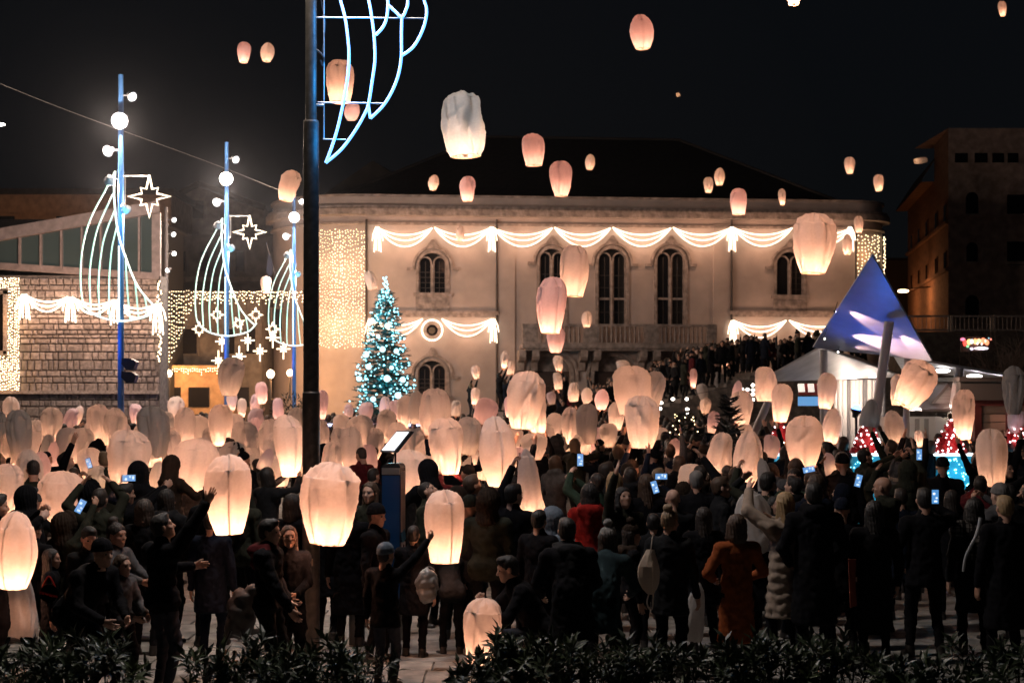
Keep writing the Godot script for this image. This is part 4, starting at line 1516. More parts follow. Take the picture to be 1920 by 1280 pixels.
# ---------------------------------------------------------------- christmas tree
func build_christmas_tree() -> void:
	var d := 66.0
	var k := d / FOCAL
	var base := P(722, HORIZON, d)
	base.y = 0
	var o := thing("christmas_tree", "tall christmas tree with cyan white bulbs and big glowing balls", "christmas tree", base)
	var top := EYE + (HORIZON - 545) * k
	var tip := EYE + (HORIZON - 518) * k
	var trunk := G.new()
	trunk.tube(PackedVector3Array([Vector3.ZERO, Vector3(0, top * 0.6, 0), Vector3(0.03, tip - 0.1, 0)]), 0.16, 0.015)
	part("trunk", trunk, mats["bark"], o)
	var rad := func(y: float) -> float:
		var f := clampf((top - y) / (top - 0.6), 0.0, 1.0)
		return 0.15 + 1.52 * pow(f, 0.72)
	var g := G.new()
	var bulbs := PackedVector3Array()
	var y := 0.8
	while y < top - 0.1:
		var r: float = rad.call(y)
		var m := int(5 + r * 7)
		for j in m:
			var a := TAU * (j + rng.randf()) / m
			var rr := r * rng.randf_range(0.72, 1.16) * (1.22 if rng.randf() < 0.08 else 1.0)
			var dir := Vector3(cos(a), rng.randf_range(-0.25, 0.2), sin(a))
			var p0 := Vector3(0, y + 0.12, 0)
			var tipq := p0 + dir * rr
			g.tube(PackedVector3Array([p0, tipq]), 0.02, 0.006, 3, false)
			var nn := int(6 + rr * 14)
			for q in nn:
				var f := (q + rng.randf()) / nn
				f = lerpf(0.25, 1.0, f)
				var c := p0.lerp(tipq, f)
				var side := dir.cross(Vector3.UP).normalized() * (1.0 if q % 2 == 0 else -1.0)
				var nd := (dir * 0.7 + side * rng.randf_range(0.5, 1.0) + Vector3(0, rng.randf_range(-0.3, 0.4), 0)).normalized()
				var w := nd.cross(Vector3(rng.randfn(), rng.randfn(), rng.randfn())).normalized() * 0.028
				var ln := rng.randf_range(0.16, 0.30)
				g.quad(c - w, c + w, c + nd * ln + w * 0.3, c + nd * ln - w * 0.3)
			if rng.randf() < 0.80:
				bulbs.append(p0 + dir * rr * rng.randf_range(0.82, 1.04) + Vector3(0, rng.randf_range(-0.1, 0.1), 0))
			if rng.randf() < 0.5:
				bulbs.append(p0 + dir * rr * rng.randf_range(0.6, 0.95) + Vector3(0, rng.randf_range(-0.1, 0.1), 0))
		y += 0.17
	for j in 26:
		bulbs.append(Vector3(rng.randf_range(-0.12, 0.12), lerpf(top - 0.3, tip, j / 26.0), rng.randf_range(-0.12, 0.12)))
	var fo := part("foliage", g, mat("fir_needles", 0.018, 0.05, 0.042, 0.6), o)
	fo.set_meta("kind", "stuff")
	var b := G.new()
	for p in bulbs:
		var r := rng.randf_range(0.022, 0.046)
		b.ball(p * Vector3(1.03, 1, 1.03), Vector3(r, r, r), 6, 4)
	var bp := part("bulb_lights", b, glow("tree_bulb_light", 0.28, 0.84, 1.0, 5.0), o)
	bp.set_meta("kind", "stuff")
	for q in [[729, 612, 0.17], [721, 656, 0.17], [746, 659, 0.15], [689, 665, 0.19], [695, 688, 0.17], [730, 710, 0.20], [676, 710, 0.16], [758, 712, 0.17], [750, 741, 0.19], [705, 748, 0.16], [712, 632, 0.12], [738, 690, 0.13]]:
		var yb: float = EYE + (HORIZON - q[1]) * k
		var x: float = (q[0] - 722.0) * k
		var r: float = rad.call(yb) + 0.12
		var z := sqrt(maxf(0.02, r * r - x * x))
		var ball := G.new()
		ball.ball(Vector3(x, yb, z), Vector3.ONE * q[2] * 0.8, 12, 8)
		part("glow_ball", ball, glow("tree_ball_light", 0.55, 0.93, 1.0, 2.0), o)
	for j in 8:
		var yb := lerpf(1.6, top - 0.4, j / 7.0)
		var a := j * 2.4
		var r: float = rad.call(yb) * 0.8
		omni(Vector3(cos(a) * r, yb, absf(sin(a)) * r + 0.1), Color(0.15, 0.85, 1.0), 1.3, 0.2, o)

# ---------------------------------------------------------------- blue canopy, white membranes, booths
func sheet(pts: Array, thick: float) -> G:   # a flat membrane of three or four corners with thickness
	var g := G.new()
	var n: Vector3 = ((pts[1] - pts[0]) as Vector3).cross(pts[2] - pts[0]).normalized() * thick
	var m := pts.size()
	for k in range(1, m - 1):
		g.tri(pts[0], pts[k], pts[k + 1])
		g.tri(pts[0] - n, pts[k + 1] - n, pts[k] - n)
	for k in m:
		var a: Vector3 = pts[k]
		var b: Vector3 = pts[(k + 1) % m]
		g.quad(a - n, b - n, b, a)
	return g

func build_canopies() -> void:
	var A := P(1637, 474, 29.0)
	var B := P(1525, 648, 34.0)
	var C := P(1749, 673, 32.5)
	var org := Vector3(P(1645, HORIZON, 31.5).x, 0, -31.5)
	var o := thing("blue_canopy", "big triangular canopy lit blue and white, raised on slanting steel legs", "canopy", org)
	var g := sheet([A - org, C - org, B - org], 0.05)
	var cloth := rough_mat("tent_membrane", 0.70, 0.70, 0.72, 0.5, 4.0, 0.8, 1.0, 0.0)
	part("membrane", g, rough_mat("canopy_membrane", 0.42, 0.50, 0.66, 0.4, 4.0, 0.8, 1.0, 0.0), o)
	var legm := mat("canopy_leg", 0.42, 0.41, 0.40, 0.45)
	var legs := [[P(1668, 603, 31.2), P(1640, 800, 31.2), 0.105], [P(1545, 656, 34.2), P(1545, 800, 34.2), 0.09], [P(1702, 670, 33.0), P(1700, 800, 33.0), 0.075], [P(1800, 690, 33.5), P(1782, 800, 33.5), 0.10], [P(1456, 720, 33.0), P(1420, 800, 33.0), 0.09]]
	for q in legs:
		var lg := G.new()
		var bt: Vector3 = q[1]
		var tp: Vector3 = q[0]
		var dirv := bt - tp
		bt = tp + dirv * (tp.y / -dirv.y)
		lg.rod(tp - org, bt - org, q[2], -1, 14)
		part("leg", lg, legm, o)
	# the floodlights under it, blue and white
	var mid := (A + B + C) / 3.0
	var fl := thing("blue_floodlight", "blue floodlight head below the big triangular canopy", "lamp", P(1606, 770, 31.9))
	var fg := G.new()
	projector(fg, Vector3.ZERO, Vector3(0.2, 1, 0.1), 0.13)
	fg.rod(Vector3(0, -0.1, 0), Vector3(0, -fl.position.y, 0), 0.03)
	part("housing", fg, mats["speaker_black"], fl)
	var ff := G.new()
	ff.ball(Vector3(0, 0.05, 0), Vector3.ONE * 0.1, 10, 6)
	part("lamp_face", ff, glow("blue_flood_lamp", 0.1, 0.25, 1.0, 8.0), fl)
	spot(fl.position + Vector3(0, 0.2, 0), mid + Vector3(0, 0.6, 0.6), Color(0.07, 0.25, 0.60), 6.0, 62.0, 0.12, self)
	# white spots close under the membrane, so that their light rakes along it
	var pl := Plane(A, C, B)
	var dn := -pl.normal if pl.normal.y > 0.0 else pl.normal
	var eye := Vector3(0, EYE, 0)
	for q in [[1552, 612, 1742, 662, 0.32, 18.0, 6.5], [1571, 566, 1640, 605, 0.24, 17.0, 1.3], [1676, 612, 1748, 668, 0.22, 22.0, 0.9], [1575, 646, 1650, 650, 0.2, 14.0, 0.5]]:
		var from: Vector3 = pl.intersects_ray(eye, P(q[0], q[1], 30.0) - eye)
		var to: Vector3 = pl.intersects_ray(eye, P(q[2], q[3], 30.0) - eye)
		from += dn * q[4]
		var fw := thing("white_spotlight", "small white spotlight close under the blue canopy, %s" % ["at its left edge", "high on its left edge", "at the big leg's top", "low by the left corner"][[1552, 1571, 1676, 1575].find(q[0])], "lamp", from)
		var wg := G.new()
		projector(wg, Vector3.ZERO, (to - from), 0.03)
		wg.rod(Vector3.ZERO, -dn * q[4], 0.008)
		part("housing", wg, mats["speaker_black"], fw)
		var wf := G.new()
		wf.ball((to - from).normalized() * 0.012, Vector3.ONE * 0.022, 8, 6)
		part("lamp_face", wf, glow("spot_face_lamp", 1.0, 0.93, 0.84, 9.0), fw)
		spot(from + (to - from).normalized() * 0.04, to + dn * 0.03, Color(1.0, 0.74, 0.66), q[6] * 7.0, q[5], 0.03, self)
	# the white membranes behind and to the right
	var w1 := thing("white_membrane", "white tent membrane spreading left below the blue canopy", "canopy", P(1560, HORIZON, 37) * Vector3(1, 0, 1))
	var o1 := w1.position
	var p1 := [P(1538, 652, 34.5) - o1, P(1424, 716, 35.5) - o1, P(1694, 707, 41.0) - o1, P(1612, 672, 39.0) - o1]
	part("membrane", sheet([p1[0], p1[1], p1[2], p1[3]], 0.04), cloth, w1)
	for q in [[1532, 668, 36.4], [1640, 700, 39.8], [1600, 690, 38.5]]:
		var lp := P(q[0], q[1] + 16.0, q[2])
		var lgm := G.new()
		lgm.ball(lp - o1, Vector3(0.16, 0.05, 0.12), 8, 5)
		part("lamp_face", lgm, glow("spot_face_lamp", 1.0, 0.93, 0.84, 9.0), w1)
		omni(lp - o1 + Vector3(0, 0.01, 0), Color(1, 0.88, 0.8), 1.3, 0.1, w1)
	var w2 := thing("long_membrane", "long low white awning with bright lights running right from the blue canopy", "canopy", P(1790, HORIZON, 36) * Vector3(1, 0, 1))
	var o2 := w2.position
	part("membrane", sheet([P(1676, 668, 33.0) - o2, P(1692, 694, 39.0) - o2, P(1960, 722, 40.0) - o2, P(1900, 706, 34.0) - o2], 0.05), cloth, w2)
	for q in [[1768, 690], [1828, 700], [1716, 682], [1872, 708]]:
		var lp := P(q[0], q[1] + 5.0, 35.6)
		var lgm := G.new()
		lgm.ball(lp - o2, Vector3(0.2, 0.05, 0.1), 8, 5)
		part("lamp_face", lgm, glow("spot_face_lamp", 1.0, 0.93, 0.84, 9.0), w2)
		omni(lp - o2 + Vector3(0, 0.01, 0), Color(0.95, 0.92, 1.0), 0.35, 0.1, w2)
	# white curtain wall under the membrane
	var cw := thing("white_curtain_wall", "white striped curtain wall lit under the tent membrane", "curtain", P(1615, HORIZON, 39.5) * Vector3(1, 0, 1))
	var kc := 39.5 / FOCAL
	for j in 12:
		var g2 := G.new()
		var x := (-48.0 + j * 8.0) * kc
		g2.tube(PackedVector3Array([Vector3(x, 0, rng.randf_range(-0.04, 0.04)), Vector3(x, EYE + (HORIZON - 712) * kc, 0)]), 0.05 + 0.018 * (j % 3), -1, 8)
		part("curtain_fold", g2, mat("curtain_white", 0.62, 0.58, 0.55, 0.8) if j % 4 != 3 else mat("curtain_grey", 0.18, 0.17, 0.17, 0.8), cw)
	omni(Vector3(-0.3, 2.6, 0.9), Color(1, 0.9, 0.82), 1.8, 0.2, cw)

func build_booths() -> void:
	# dark stall with reddish frame and pale shutters at the right edge
	var d := 33.0
	var k := d / FOCAL
	var o := thing("market_stall", "grey green market stall with red brown frame and pale shutters, right edge", "stall", P(1880, HORIZON, d) * Vector3(1, 0, 1))
	var Y := func(v: float) -> float: return EYE + (HORIZON - v) * k
	var X := func(u: float) -> float: return (u - 1880.0) * k
	var f := G.new()
	f.box(Vector3(X.call(1880), (Y.call(716) + Y.call(750)) / 2, 0.1), Vector3(170 * k, Y.call(716) - Y.call(750), 0.3))
	part("fascia", f, mat("stall_fascia", 0.055, 0.058, 0.05, 0.8), o)
	var r := G.new()
	r.box(Vector3(X.call(1880), Y.call(716) + 0.06, -1.0), Vector3(176 * k, 0.1, 2.6))
	part("roof", r, mats["stall_fascia"], o)
	for u in [1831, 1892, 1952]:
		var g := G.new()
		g.box(Vector3(X.call(u), Y.call(750) / 2, 0.05), Vector3(0.16, Y.call(750), 0.2))
		part("post", g, mat("stall_frame", 0.10, 0.022, 0.018, 0.6), o)
	var bm := G.new()
	bm.box(Vector3(X.call(1890), Y.call(755), 0.07), Vector3(125 * k, 0.13, 0.22))
	part("beam", bm, mats["stall_frame"], o)
	for u in [1861, 1922]:
		for j in 10:
			var g := G.new()
			g.pad(Vector3(X.call(u), Y.call(760) - 0.09 - j * 0.2, 0.0), Vector3(54 * k, 0.185, 0.05), 0.012)
			part("shutter_slat", g, mat("stall_shutter", 0.46, 0.34, 0.26, 0.7), o)
	omni(Vector3(-1.4, 1.6, 1.1), Color(1, 0.8, 0.65), 0.25, 0.3, o)
	# white kiosk with a small gable, shelves and strip lights
	var kd := 34.0
	var kk := kd / FOCAL
	var q := thing("white_kiosk", "small white gabled kiosk with bright strip lights and open front", "kiosk", P(1745, HORIZON, kd) * Vector3(1, 0, 1))
	var KX := func(u: float) -> float: return (u - 1745.0) * kk
	var KY := func(v: float) -> float: return EYE + (HORIZON - v) * kk
	var wall := G.new()
	wall.box(Vector3(KX.call(1732), 1.05, -1.4), Vector3(115 * kk, 2.1, 0.1))
	wall.box(Vector3(KX.call(1675), 1.05, -0.7), Vector3(0.08, 2.1, 1.4))
	wall.box(Vector3(KX.call(1790), 1.05, -0.7), Vector3(0.08, 2.1, 1.4))
	part("wall", wall, mat("kiosk_white", 0.62, 0.58, 0.54, 0.7), q)
	for u in [1700, 1728, 1750, 1768]:
		var g := G.new()
		g.box(Vector3(KX.call(u), 1.2, -1.32), Vector3(8 * kk, 1.7, 0.05))
		part("panel_strip", g, mat("kiosk_panel", 0.30, 0.27, 0.25, 0.7), q)
	var gb := G.new()
	gb.prism(PackedVector2Array([Vector2(KX.call(1748), KY.call(765)), Vector2(KX.call(1797), KY.call(765)), Vector2(KX.call(1797), KY.call(750)), Vector2(KX.call(1774), KY.call(722)), Vector2(KX.call(1748), KY.call(752))]), 1.3, Transform3D(Basis.IDENTITY, Vector3(0, 0, 0.2)))
	var gm := part("gable", gb, mat("kiosk_gable", 0.26, 0.22, 0.21, 0.7), q)
	for j in 5:
		var g := G.new()
		var v := 727.0 + j * 6.0
		var half := minf(23.0, (v - 721.0) * 0.9)
		g.box(Vector3(KX.call(1774), KY.call(v), 0.215), Vector3(half * 2 * kk, 5 * kk, 0.03))
		part("board", g, mat("kiosk_board", 0.36, 0.31, 0.29, 0.7), gm)
	var rf := G.new()
	for s in [[1774, 719, 1742, 757], [1774, 719, 1803, 753]]:
		var a := Vector3(KX.call(s[0]), KY.call(s[1]), -0.45)
		var b := Vector3(KX.call(s[2]), KY.call(s[3]), -0.45)
		var dv := (b - a)
		rf.box((a + b) / 2, Vector3(dv.length(), 0.06, 1.5), Basis(Vector3(0, 0, 1), atan2(dv.y, dv.x)))
	part("roof", rf, mat("kiosk_roof", 0.10, 0.085, 0.08, 0.7), q)
	var aw := G.new()
	aw.box(Vector3(KX.call(1752), KY.call(761), 0.35), Vector3(82 * kk, 0.06, 0.9), Basis(Vector3(1, 0, 0), 0.2))
	part("awning", aw, mats["kiosk_gable"], q)
	for s in [[1700, 767], [1730, 766], [1768, 765]]:
		var g := G.new()
		var at := Vector3(KX.call(s[0]), KY.call(s[1]), 0.62)
		g.rod(at - Vector3(0.19, 0, 0), at + Vector3(0.19, 0.01, 0), 0.022)
		part("tube_light", g, glow("tube_lamp", 1.0, 0.93, 0.86, 8.0), q)
		omni(at, Color(1, 0.93, 0.86), 0.5, 0.06, q)
	for j in 4:
		var g := G.new()
		g.rod(Vector3(KX.call(1745 + j * 8), KY.call(775), 0.5), Vector3(KX.call(1768 + j * 8), KY.call(783), 0.1), 0.012)
		part("rail", g, mats["speaker_black"], q)
	# signs of the stall behind the tent: red, white and blue panels
	var sg := thing("stall_front", "stall with red white striped awning and blue lit counter behind lanterns", "stall", P(1522, HORIZON, 38) * Vector3(1, 0, 1))
	var sk := 38.0 / FOCAL
	var SY := func(v: float) -> float: return EYE + (HORIZON - v) * sk
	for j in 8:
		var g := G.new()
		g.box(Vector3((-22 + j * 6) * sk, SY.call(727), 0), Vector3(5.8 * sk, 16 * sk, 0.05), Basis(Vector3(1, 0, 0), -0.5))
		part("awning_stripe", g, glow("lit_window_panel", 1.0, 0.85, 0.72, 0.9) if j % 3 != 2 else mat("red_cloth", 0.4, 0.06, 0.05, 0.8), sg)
	var b1 := G.new()
	b1.box(Vector3(0, SY.call(738), 0.1), Vector3(50 * sk, 5 * sk, 0.06))
	part("red_band", b1, mat("red_cloth", 0.4, 0.06, 0.05, 0.8), sg)
	var b2 := G.new()
	b2.box(Vector3(0, SY.call(752), 0.0), Vector3(50 * sk, 17 * sk, 0.05))
	part("screen_panel", b2, glow("screen_blue", 0.03, 0.28, 0.62, 0.9), sg)
	var b3 := G.new()
	b3.box(Vector3(0, 1.0, -0.2), Vector3(50 * sk, 2.0, 0.3))
	part("counter", b3, mats["stall_fascia"], sg)
	# gift shaped light stands with small red trees
	var gu := [1465, 1627, 1782, 1907]
	var gn := ["behind the big pale lantern, mostly hidden", "under the canopy's big leg", "in front of the kiosk", "at the right edge"]
	for j in 4:
		var gd := 29.0
		var gk := gd / FOCAL
		var bx := thing("light_gift_box", "cyan lit box stand " + gn[j], "light decoration", P(gu[j], HORIZON, gd) * Vector3(1, 0, 1), 0.0, "cyan lit box stands with red trees")
		var ty: float = EYE + (HORIZON - 851) * gk
		var c := G.new()
		c.box(Vector3(0, ty / 2, 0), Vector3(0.80, ty - 0.02, 0.8))
		part("box", c, mat("box_cyan", 0.08, 0.34, 0.42, 0.5), bx)
		var lg := G.new()
		for m in 120:
			var p := Vector3(rng.randf_range(-0.38, 0.38), rng.randf_range(ty - 1.2, ty - 0.06), 0.43)
			if m % 3 == 0:
				p = Vector3(-0.43 if m % 2 == 0 else 0.43, p.y, rng.randf_range(-0.38, 0.38))
			lg.ball(p, Vector3.ONE * rng.randf_range(0.010, 0.022), 6, 4)
		var lp := part("bulb_lights", lg, glow("cyan_bulb_light", 0.25, 0.85, 1.0, 6.0), bx)
		lp.set_meta("kind", "stuff")
		var rim := G.new()
		for s in [-1, 1]:
			rim.rod(Vector3(-0.42, ty, s * 0.42), Vector3(0.42, ty, s * 0.42), 0.026)
			rim.rod(Vector3(s * 0.42, ty, -0.42), Vector3(s * 0.42, ty, 0.42), 0.026)
		part("rim_light", rim, glow("box_rim_light", 0.8, 0.95, 1.0, 1.6), bx)
		omni(Vector3(0, ty - 0.4, 0.75), Color(0.25, 0.8, 1.0), 0.25, 0.2, bx)
		var tr := thing("red_light_tree", "red cone light tree on the cyan box " + gn[j], "christmas tree", bx.position + Vector3(0, ty + 0.03, 0), 0.0, "small red light trees")
		var cn := G.new()
		for q2 in 150:
			var f2 := sqrt(rng.randf())
			var a := rng.randf() * TAU
			var yy := 0.72 * (1.0 - f2)
			var rr := 0.30 * f2 + 0.02
			var p := Vector3(cos(a) * rr, yy, sin(a) * rr)
			var dn := Vector3(cos(a), 0.4, sin(a)).normalized()
			var sd := dn.cross(Vector3(rng.randfn(), rng.randfn(), rng.randfn())).normalized() * 0.05
			cn.quad(p - sd - dn * 0.05, p + sd - dn * 0.05, p + sd * 0.5 + dn * 0.04, p - sd * 0.5 + dn * 0.04)
		cn.lathe(PackedVector2Array([Vector2(0.27, 0), Vector2(0.0, 0.7)]), 14)
		part("cone", cn, mat("tinsel_red", 0.42, 0.03, 0.035, 0.4), tr)
		var bl := G.new()
		for q2 in 60:
			var f2 := sqrt(rng.randf_range(0.01, 1.0))
			var a := rng.randf() * TAU
			bl.ball(Vector3(cos(a) * (0.31 * f2 + 0.03), 0.72 * (1.0 - f2) + 0.02, sin(a) * (0.31 * f2 + 0.03)), Vector3.ONE * 0.017, 6, 4)
		var bb := part("bulb_lights", bl, glow("pink_bulb_light", 1.0, 0.72, 0.74, 7.0), tr)
		bb.set_meta("kind", "stuff")
		var tp := G.new()
		tp.ball(Vector3(0, 0.74, 0), Vector3(0.04, 0.06, 0.04), 8, 5)
		part("top", tp, mat("gold_top", 0.6, 0.42, 0.12, 0.3, 0.8), tr)
		omni(Vector3(0, 0.3, 0.5), Color(1, 0.55, 0.55), 0.12, 0.15, tr)

# ---------------------------------------------------------------- the stairs beside the hall
func build_stairs() -> void:
	var g := G.new()
	for k in 22:
		var y := 0.16 * (k + 1)
		var x := 0.4 + 0.46 * k
		g.box(Vector3((x + 24.0) / 2, y - 0.08, -66.0), Vector3(24.0 - x, 0.155, 17.0))
	var s := structure("stairs", g, rough_mat("stair_stone", 0.22, 0.19, 0.165, 0.8, 2.0, 0.6, 1.0, 0.5))
	s.set_meta("label", "broad stone stairs rising right beside the hall, packed with people")

func stair_y(x: float, z: float) -> float:
	if z > -57.5 or z < -74.5 or x < 0.4:
		return 0.0
	return 0.16 * mini(22, int((x - 0.4) / 0.46) + 1)

# ---------------------------------------------------------------- totem, bollard, ledge light, stroller
func build_street_things() -> void:
	var d := 15.6
	var s := FOCAL / d
	var o := thing("information_totem", "dark blue rounded information totem with a white lit panel on a rod", "information sign", P(738, HORIZON, d) * Vector3(1, 0, 1), -0.22)
	var ty := EYE + (HORIZON - 868) / s
	var col := G.new()
	var pr := PackedVector2Array()
	var hw := 0.105
	for q in [[-hw, 0.0], [hw, 0.0], [hw, ty - 0.05]]:
		pr.append(Vector2(q[0], q[1]))
	for k in 7:
		var a := PI / 2 * k / 6.0
		pr.append(Vector2(hw - 0.05 + cos(a) * 0.05, ty - 0.05 + sin(a) * 0.05))
	for k in 7:
		var a := PI / 2 + PI / 2 * k / 6.0
		pr.append(Vector2(-hw + 0.05 + cos(a) * 0.05, ty - 0.05 + sin(a) * 0.05))
	col.prism(pr, 0.20, Transform3D(Basis.IDENTITY, Vector3(0, 0, 0.1)))
	part("column", col, mat("totem_black", 0.02, 0.022, 0.026, 0.25, 0.3), o)
	var fp := G.new()
	fp.box(Vector3(0, (ty - 0.13) / 2, 0.103), Vector3(0.20, ty - 0.13, 0.006))
	part("front_panel", fp, mat("totem_blue", 0.006, 0.045, 0.14, 0.25), o)
	var cp := G.new()
	cp.box(Vector3(0, ty - 0.085, 0.104), Vector3(0.205, 0.07, 0.01))
	part("steel_band", cp, mat("totem_steel", 0.35, 0.38, 0.38, 0.3, 0.8), o)
	var side := G.new()
	side.box(Vector3(0.107, ty - 0.42, 0.0), Vector3(0.006, 0.66, 0.15))
	var sp := part("side_panel", side, mat("totem_white", 0.62, 0.52, 0.46, 0.5), o)
	var b := G.new()
	b.box(Vector3(0.111, ty - 0.80, 0.0), Vector3(0.006, 0.12, 0.14), Basis(Vector3(1, 0, 0), 0.35))
	part("blue_stripe", b, mat("totem_sky", 0.03, 0.30, 0.55, 0.4), sp)
	var fig := G.new()   # white walking figure printed low on the side
	fig.box(Vector3(0.111, ty - 0.99, 0.0), Vector3(0.006, 0.26, 0.13))
	part("white_plate", fig, mat("totem_plate", 0.7, 0.7, 0.72, 0.5), sp)
	var leg := G.new()
	leg.box(Vector3(0.1155, ty - 0.96, 0.005), Vector3(0.004, 0.07, 0.045))
	leg.box(Vector3(0.1155, ty - 1.04, 0.02), Vector3(0.004, 0.11, 0.025), Basis(Vector3(1, 0, 0), 0.25))
	leg.box(Vector3(0.1155, ty - 1.04, -0.012), Vector3(0.004, 0.11, 0.025), Basis(Vector3(1, 0, 0), -0.25))
	leg.ball(Vector3(0.1155, ty - 0.905, 0.005), Vector3(0.003, 0.02, 0.02))
	part("printed_figure", leg, mat("totem_black", 0.02, 0.022, 0.026, 0.25, 0.3), sp)
	var post := G.new()
	post.rod(Vector3(0.02, ty - 0.02, 0), Vector3(0.02, EYE + (HORIZON - 843) / s, 0), 0.011)
	part("rod", post, mats["totem_black"], o)
	var pl := G.new()
	var c0 := Vector3(0.02, EYE + (HORIZON - 827) / s, 0)
	var ang := -0.72
	var bb := Basis(Vector3(0, 1, 0), 0.22) * Basis(Vector3(0, 0, 1), 0.0) * Basis(Vector3(1, 0, 0), ang)
	# the panel leans back and sideways like an open book on a stand
	bb = Basis(Vector3(0.163, 0, 0), Vector3(0.150, 0.224, -0.14), Vector3(0, 0, 0.02))
	var pa := c0 - bb.x * 0.5 - bb.y * 0.5
	pl.quad(pa, pa + bb.x, pa + bb.x + bb.y, pa + bb.y)
	var dn := Vector3(0.03, -0.012, -0.03)
	pl.quad(pa + dn + bb.x, pa + dn, pa + dn + bb.y, pa + dn + bb.x + bb.y)
	pl.quad(pa + bb.x, pa + bb.x + dn, pa + bb.x + bb.y + dn, pa + bb.x + bb.y)
	pl.quad(pa + dn, pa + dn + bb.x, pa + bb.x, pa)
	pl.quad(pa + dn, pa, pa + bb.y, pa + dn + bb.y)
	pl.quad(pa + bb.y, pa + bb.x + bb.y, pa + bb.x + bb.y + dn, pa + bb.y + dn)
	var tray := part("panel_tray", pl, mat("tray_black", 0.015, 0.015, 0.016, 0.35), o)
	var face := G.new()
	var nz := bb.x.cross(bb.y).normalized() * 0.004
	var fa := pa + bb.x * 0.07 + bb.y * 0.06 + nz
	face.quad(fa, fa + bb.x * 0.86, fa + bb.x * 0.86 + bb.y * 0.88, fa + bb.y * 0.88)
	part("lit_screen", face, glow("white_screen", 0.93, 0.95, 1.0, 1.25), tray)
	omni(c0 + nz * 30.0, Color(0.95, 0.96, 1.0), 0.06, 0.08, o)
	# steel bollard
	var bo := thing("bollard", "short grey round steel bollard right of the dark post", "bollard", P(669, HORIZON, 15.3) * Vector3(1, 0, 1))
	var bg := G.new()
	bg.lathe(PackedVector2Array([Vector2(0.086, 0), Vector2(0.086, 0.53), Vector2(0.078, 0.56), Vector2(0.0, 0.575)]), 24)
	part("body", bg, mat("bollard_steel", 0.11, 0.12, 0.12, 0.4, 0.3), bo)
	var br := G.new()
	br.lathe(PackedVector2Array([Vector2(0.088, 0.47), Vector2(0.088, 0.49)]), 24)
	part("ring", br, mat("bollard_ring", 0.25, 0.25, 0.25, 0.35, 0.5), bo)
	# ledge with a line of light across the far square
	var lw := thing("light_ledge", "low dark ledge with a blue white line of light across the far square", "ledge", P(520, HORIZON, 47) * Vector3(1, 0, 1))
	var lk := 47.0 / FOCAL
	var ly := EYE + (HORIZON - 795) * lk
	var l1 := G.new()
	l1.box(Vector3(60 * lk, ly / 2 - 0.04, -0.4), Vector3(440 * lk, ly - 0.08, 0.8))
	part("ledge_body", l1, mat("ledge_dark", 0.03, 0.03, 0.04, 0.6), lw)
	var l2 := G.new()
	l2.rod(Vector3(80 * lk, ly - 0.03, 0.03), Vector3(270 * lk, ly - 0.03, 0.03), 0.045)
	part("strip_light", l2, glow("strip_blue_light", 0.5, 0.6, 1.0, 3.0), lw)
	var l3 := G.new()
	l3.rod(Vector3(-160 * lk, ly - 0.13, 0.03), Vector3(-100 * lk, ly - 0.13, 0.03), 0.06)
	part("strip_light", l3, glow("strip_teal_light", 0.05, 0.75, 0.85, 1.5), lw)
	omni(Vector3(170 * lk, ly + 0.3, 0.4), Color(0.6, 0.6, 1.0), 0.8, 0.2, lw)
	omni(Vector3(-40 * lk, ly + 0.5, 0.6), Color(0.75, 0.6, 1.0), 0.8, 0.2, lw)
	# stroller with a grey hood
	var st := thing("stroller", "baby stroller with grey rain cover and orange frame tubes, left of the couple", "stroller", P(448, HORIZON, 13.5) * Vector3(1, 0, 1))
	var hn := Net.new(Vector3(-0.35, 0.3, -0.3), Vector3(0.4, 1.05, 0.35), 0.018)
	hn.ell(Vector3(0.02, 0.62, 0), Vector3(0.12, 0.24, 0.13), 0)
	hn.bone(Vector3(-0.08, 0.45, 0.08), Vector3(0.12, 0.85, 0.04), 0.05, 0.06, 0, 0.06)
	var wr := func(v: PackedVector3Array) -> PackedVector3Array:
		for k in v.size():
			var q := v[k]
			v[k] = q + Vector3(q.x, 0.1, q.z).normalized() * (0.028 * absf(sin(q.y * 17.0 + q.x * 14.0)) + 0.02 * noise.get_noise_3dv(q * 9.0))
		return v
	var hr: Dictionary = hn.build(wr)
	var ham := ArrayMesh.new()
	G.surface(ham, hr[0][0], hr[0][1], hr[0][2], null)
	part("rain_cover", ham, mat("grey_cover", 0.045, 0.043, 0.042, 0.7), st)
	var fr := G.new()
	fr.rod(Vector3(-0.24, 0.05, 0.2), Vector3(-0.05, 0.5, 0.15), 0.014)
	fr.rod(Vector3(0.24, 0.05, 0.2), Vector3(0.05, 0.5, 0.15), 0.014)
	part("frame_tube", fr, mat("tube_dark", 0.03, 0.03, 0.03, 0.4), st)
	var ot := G.new()
	ot.box(Vector3(0.12, 0.29, 0.22), Vector3(0.035, 0.26, 0.02), Basis(Vector3(0, 0, 1), -0.62))
	ot.box(Vector3(-0.11, 0.27, 0.22), Vector3(0.03, 0.14, 0.02), Basis(Vector3(0, 0, 1), -0.6))
	ot.box(Vector3(0.0, 0.21, 0.22), Vector3(0.055, 0.05, 0.02))
	ot.ball(Vector3(0.0, 0.30, 0.22), Vector3(0.026, 0.026, 0.02))
	part("orange_trim", ot, mat("orange_reflector", 0.50, 0.27, 0.14, 0.5), st)
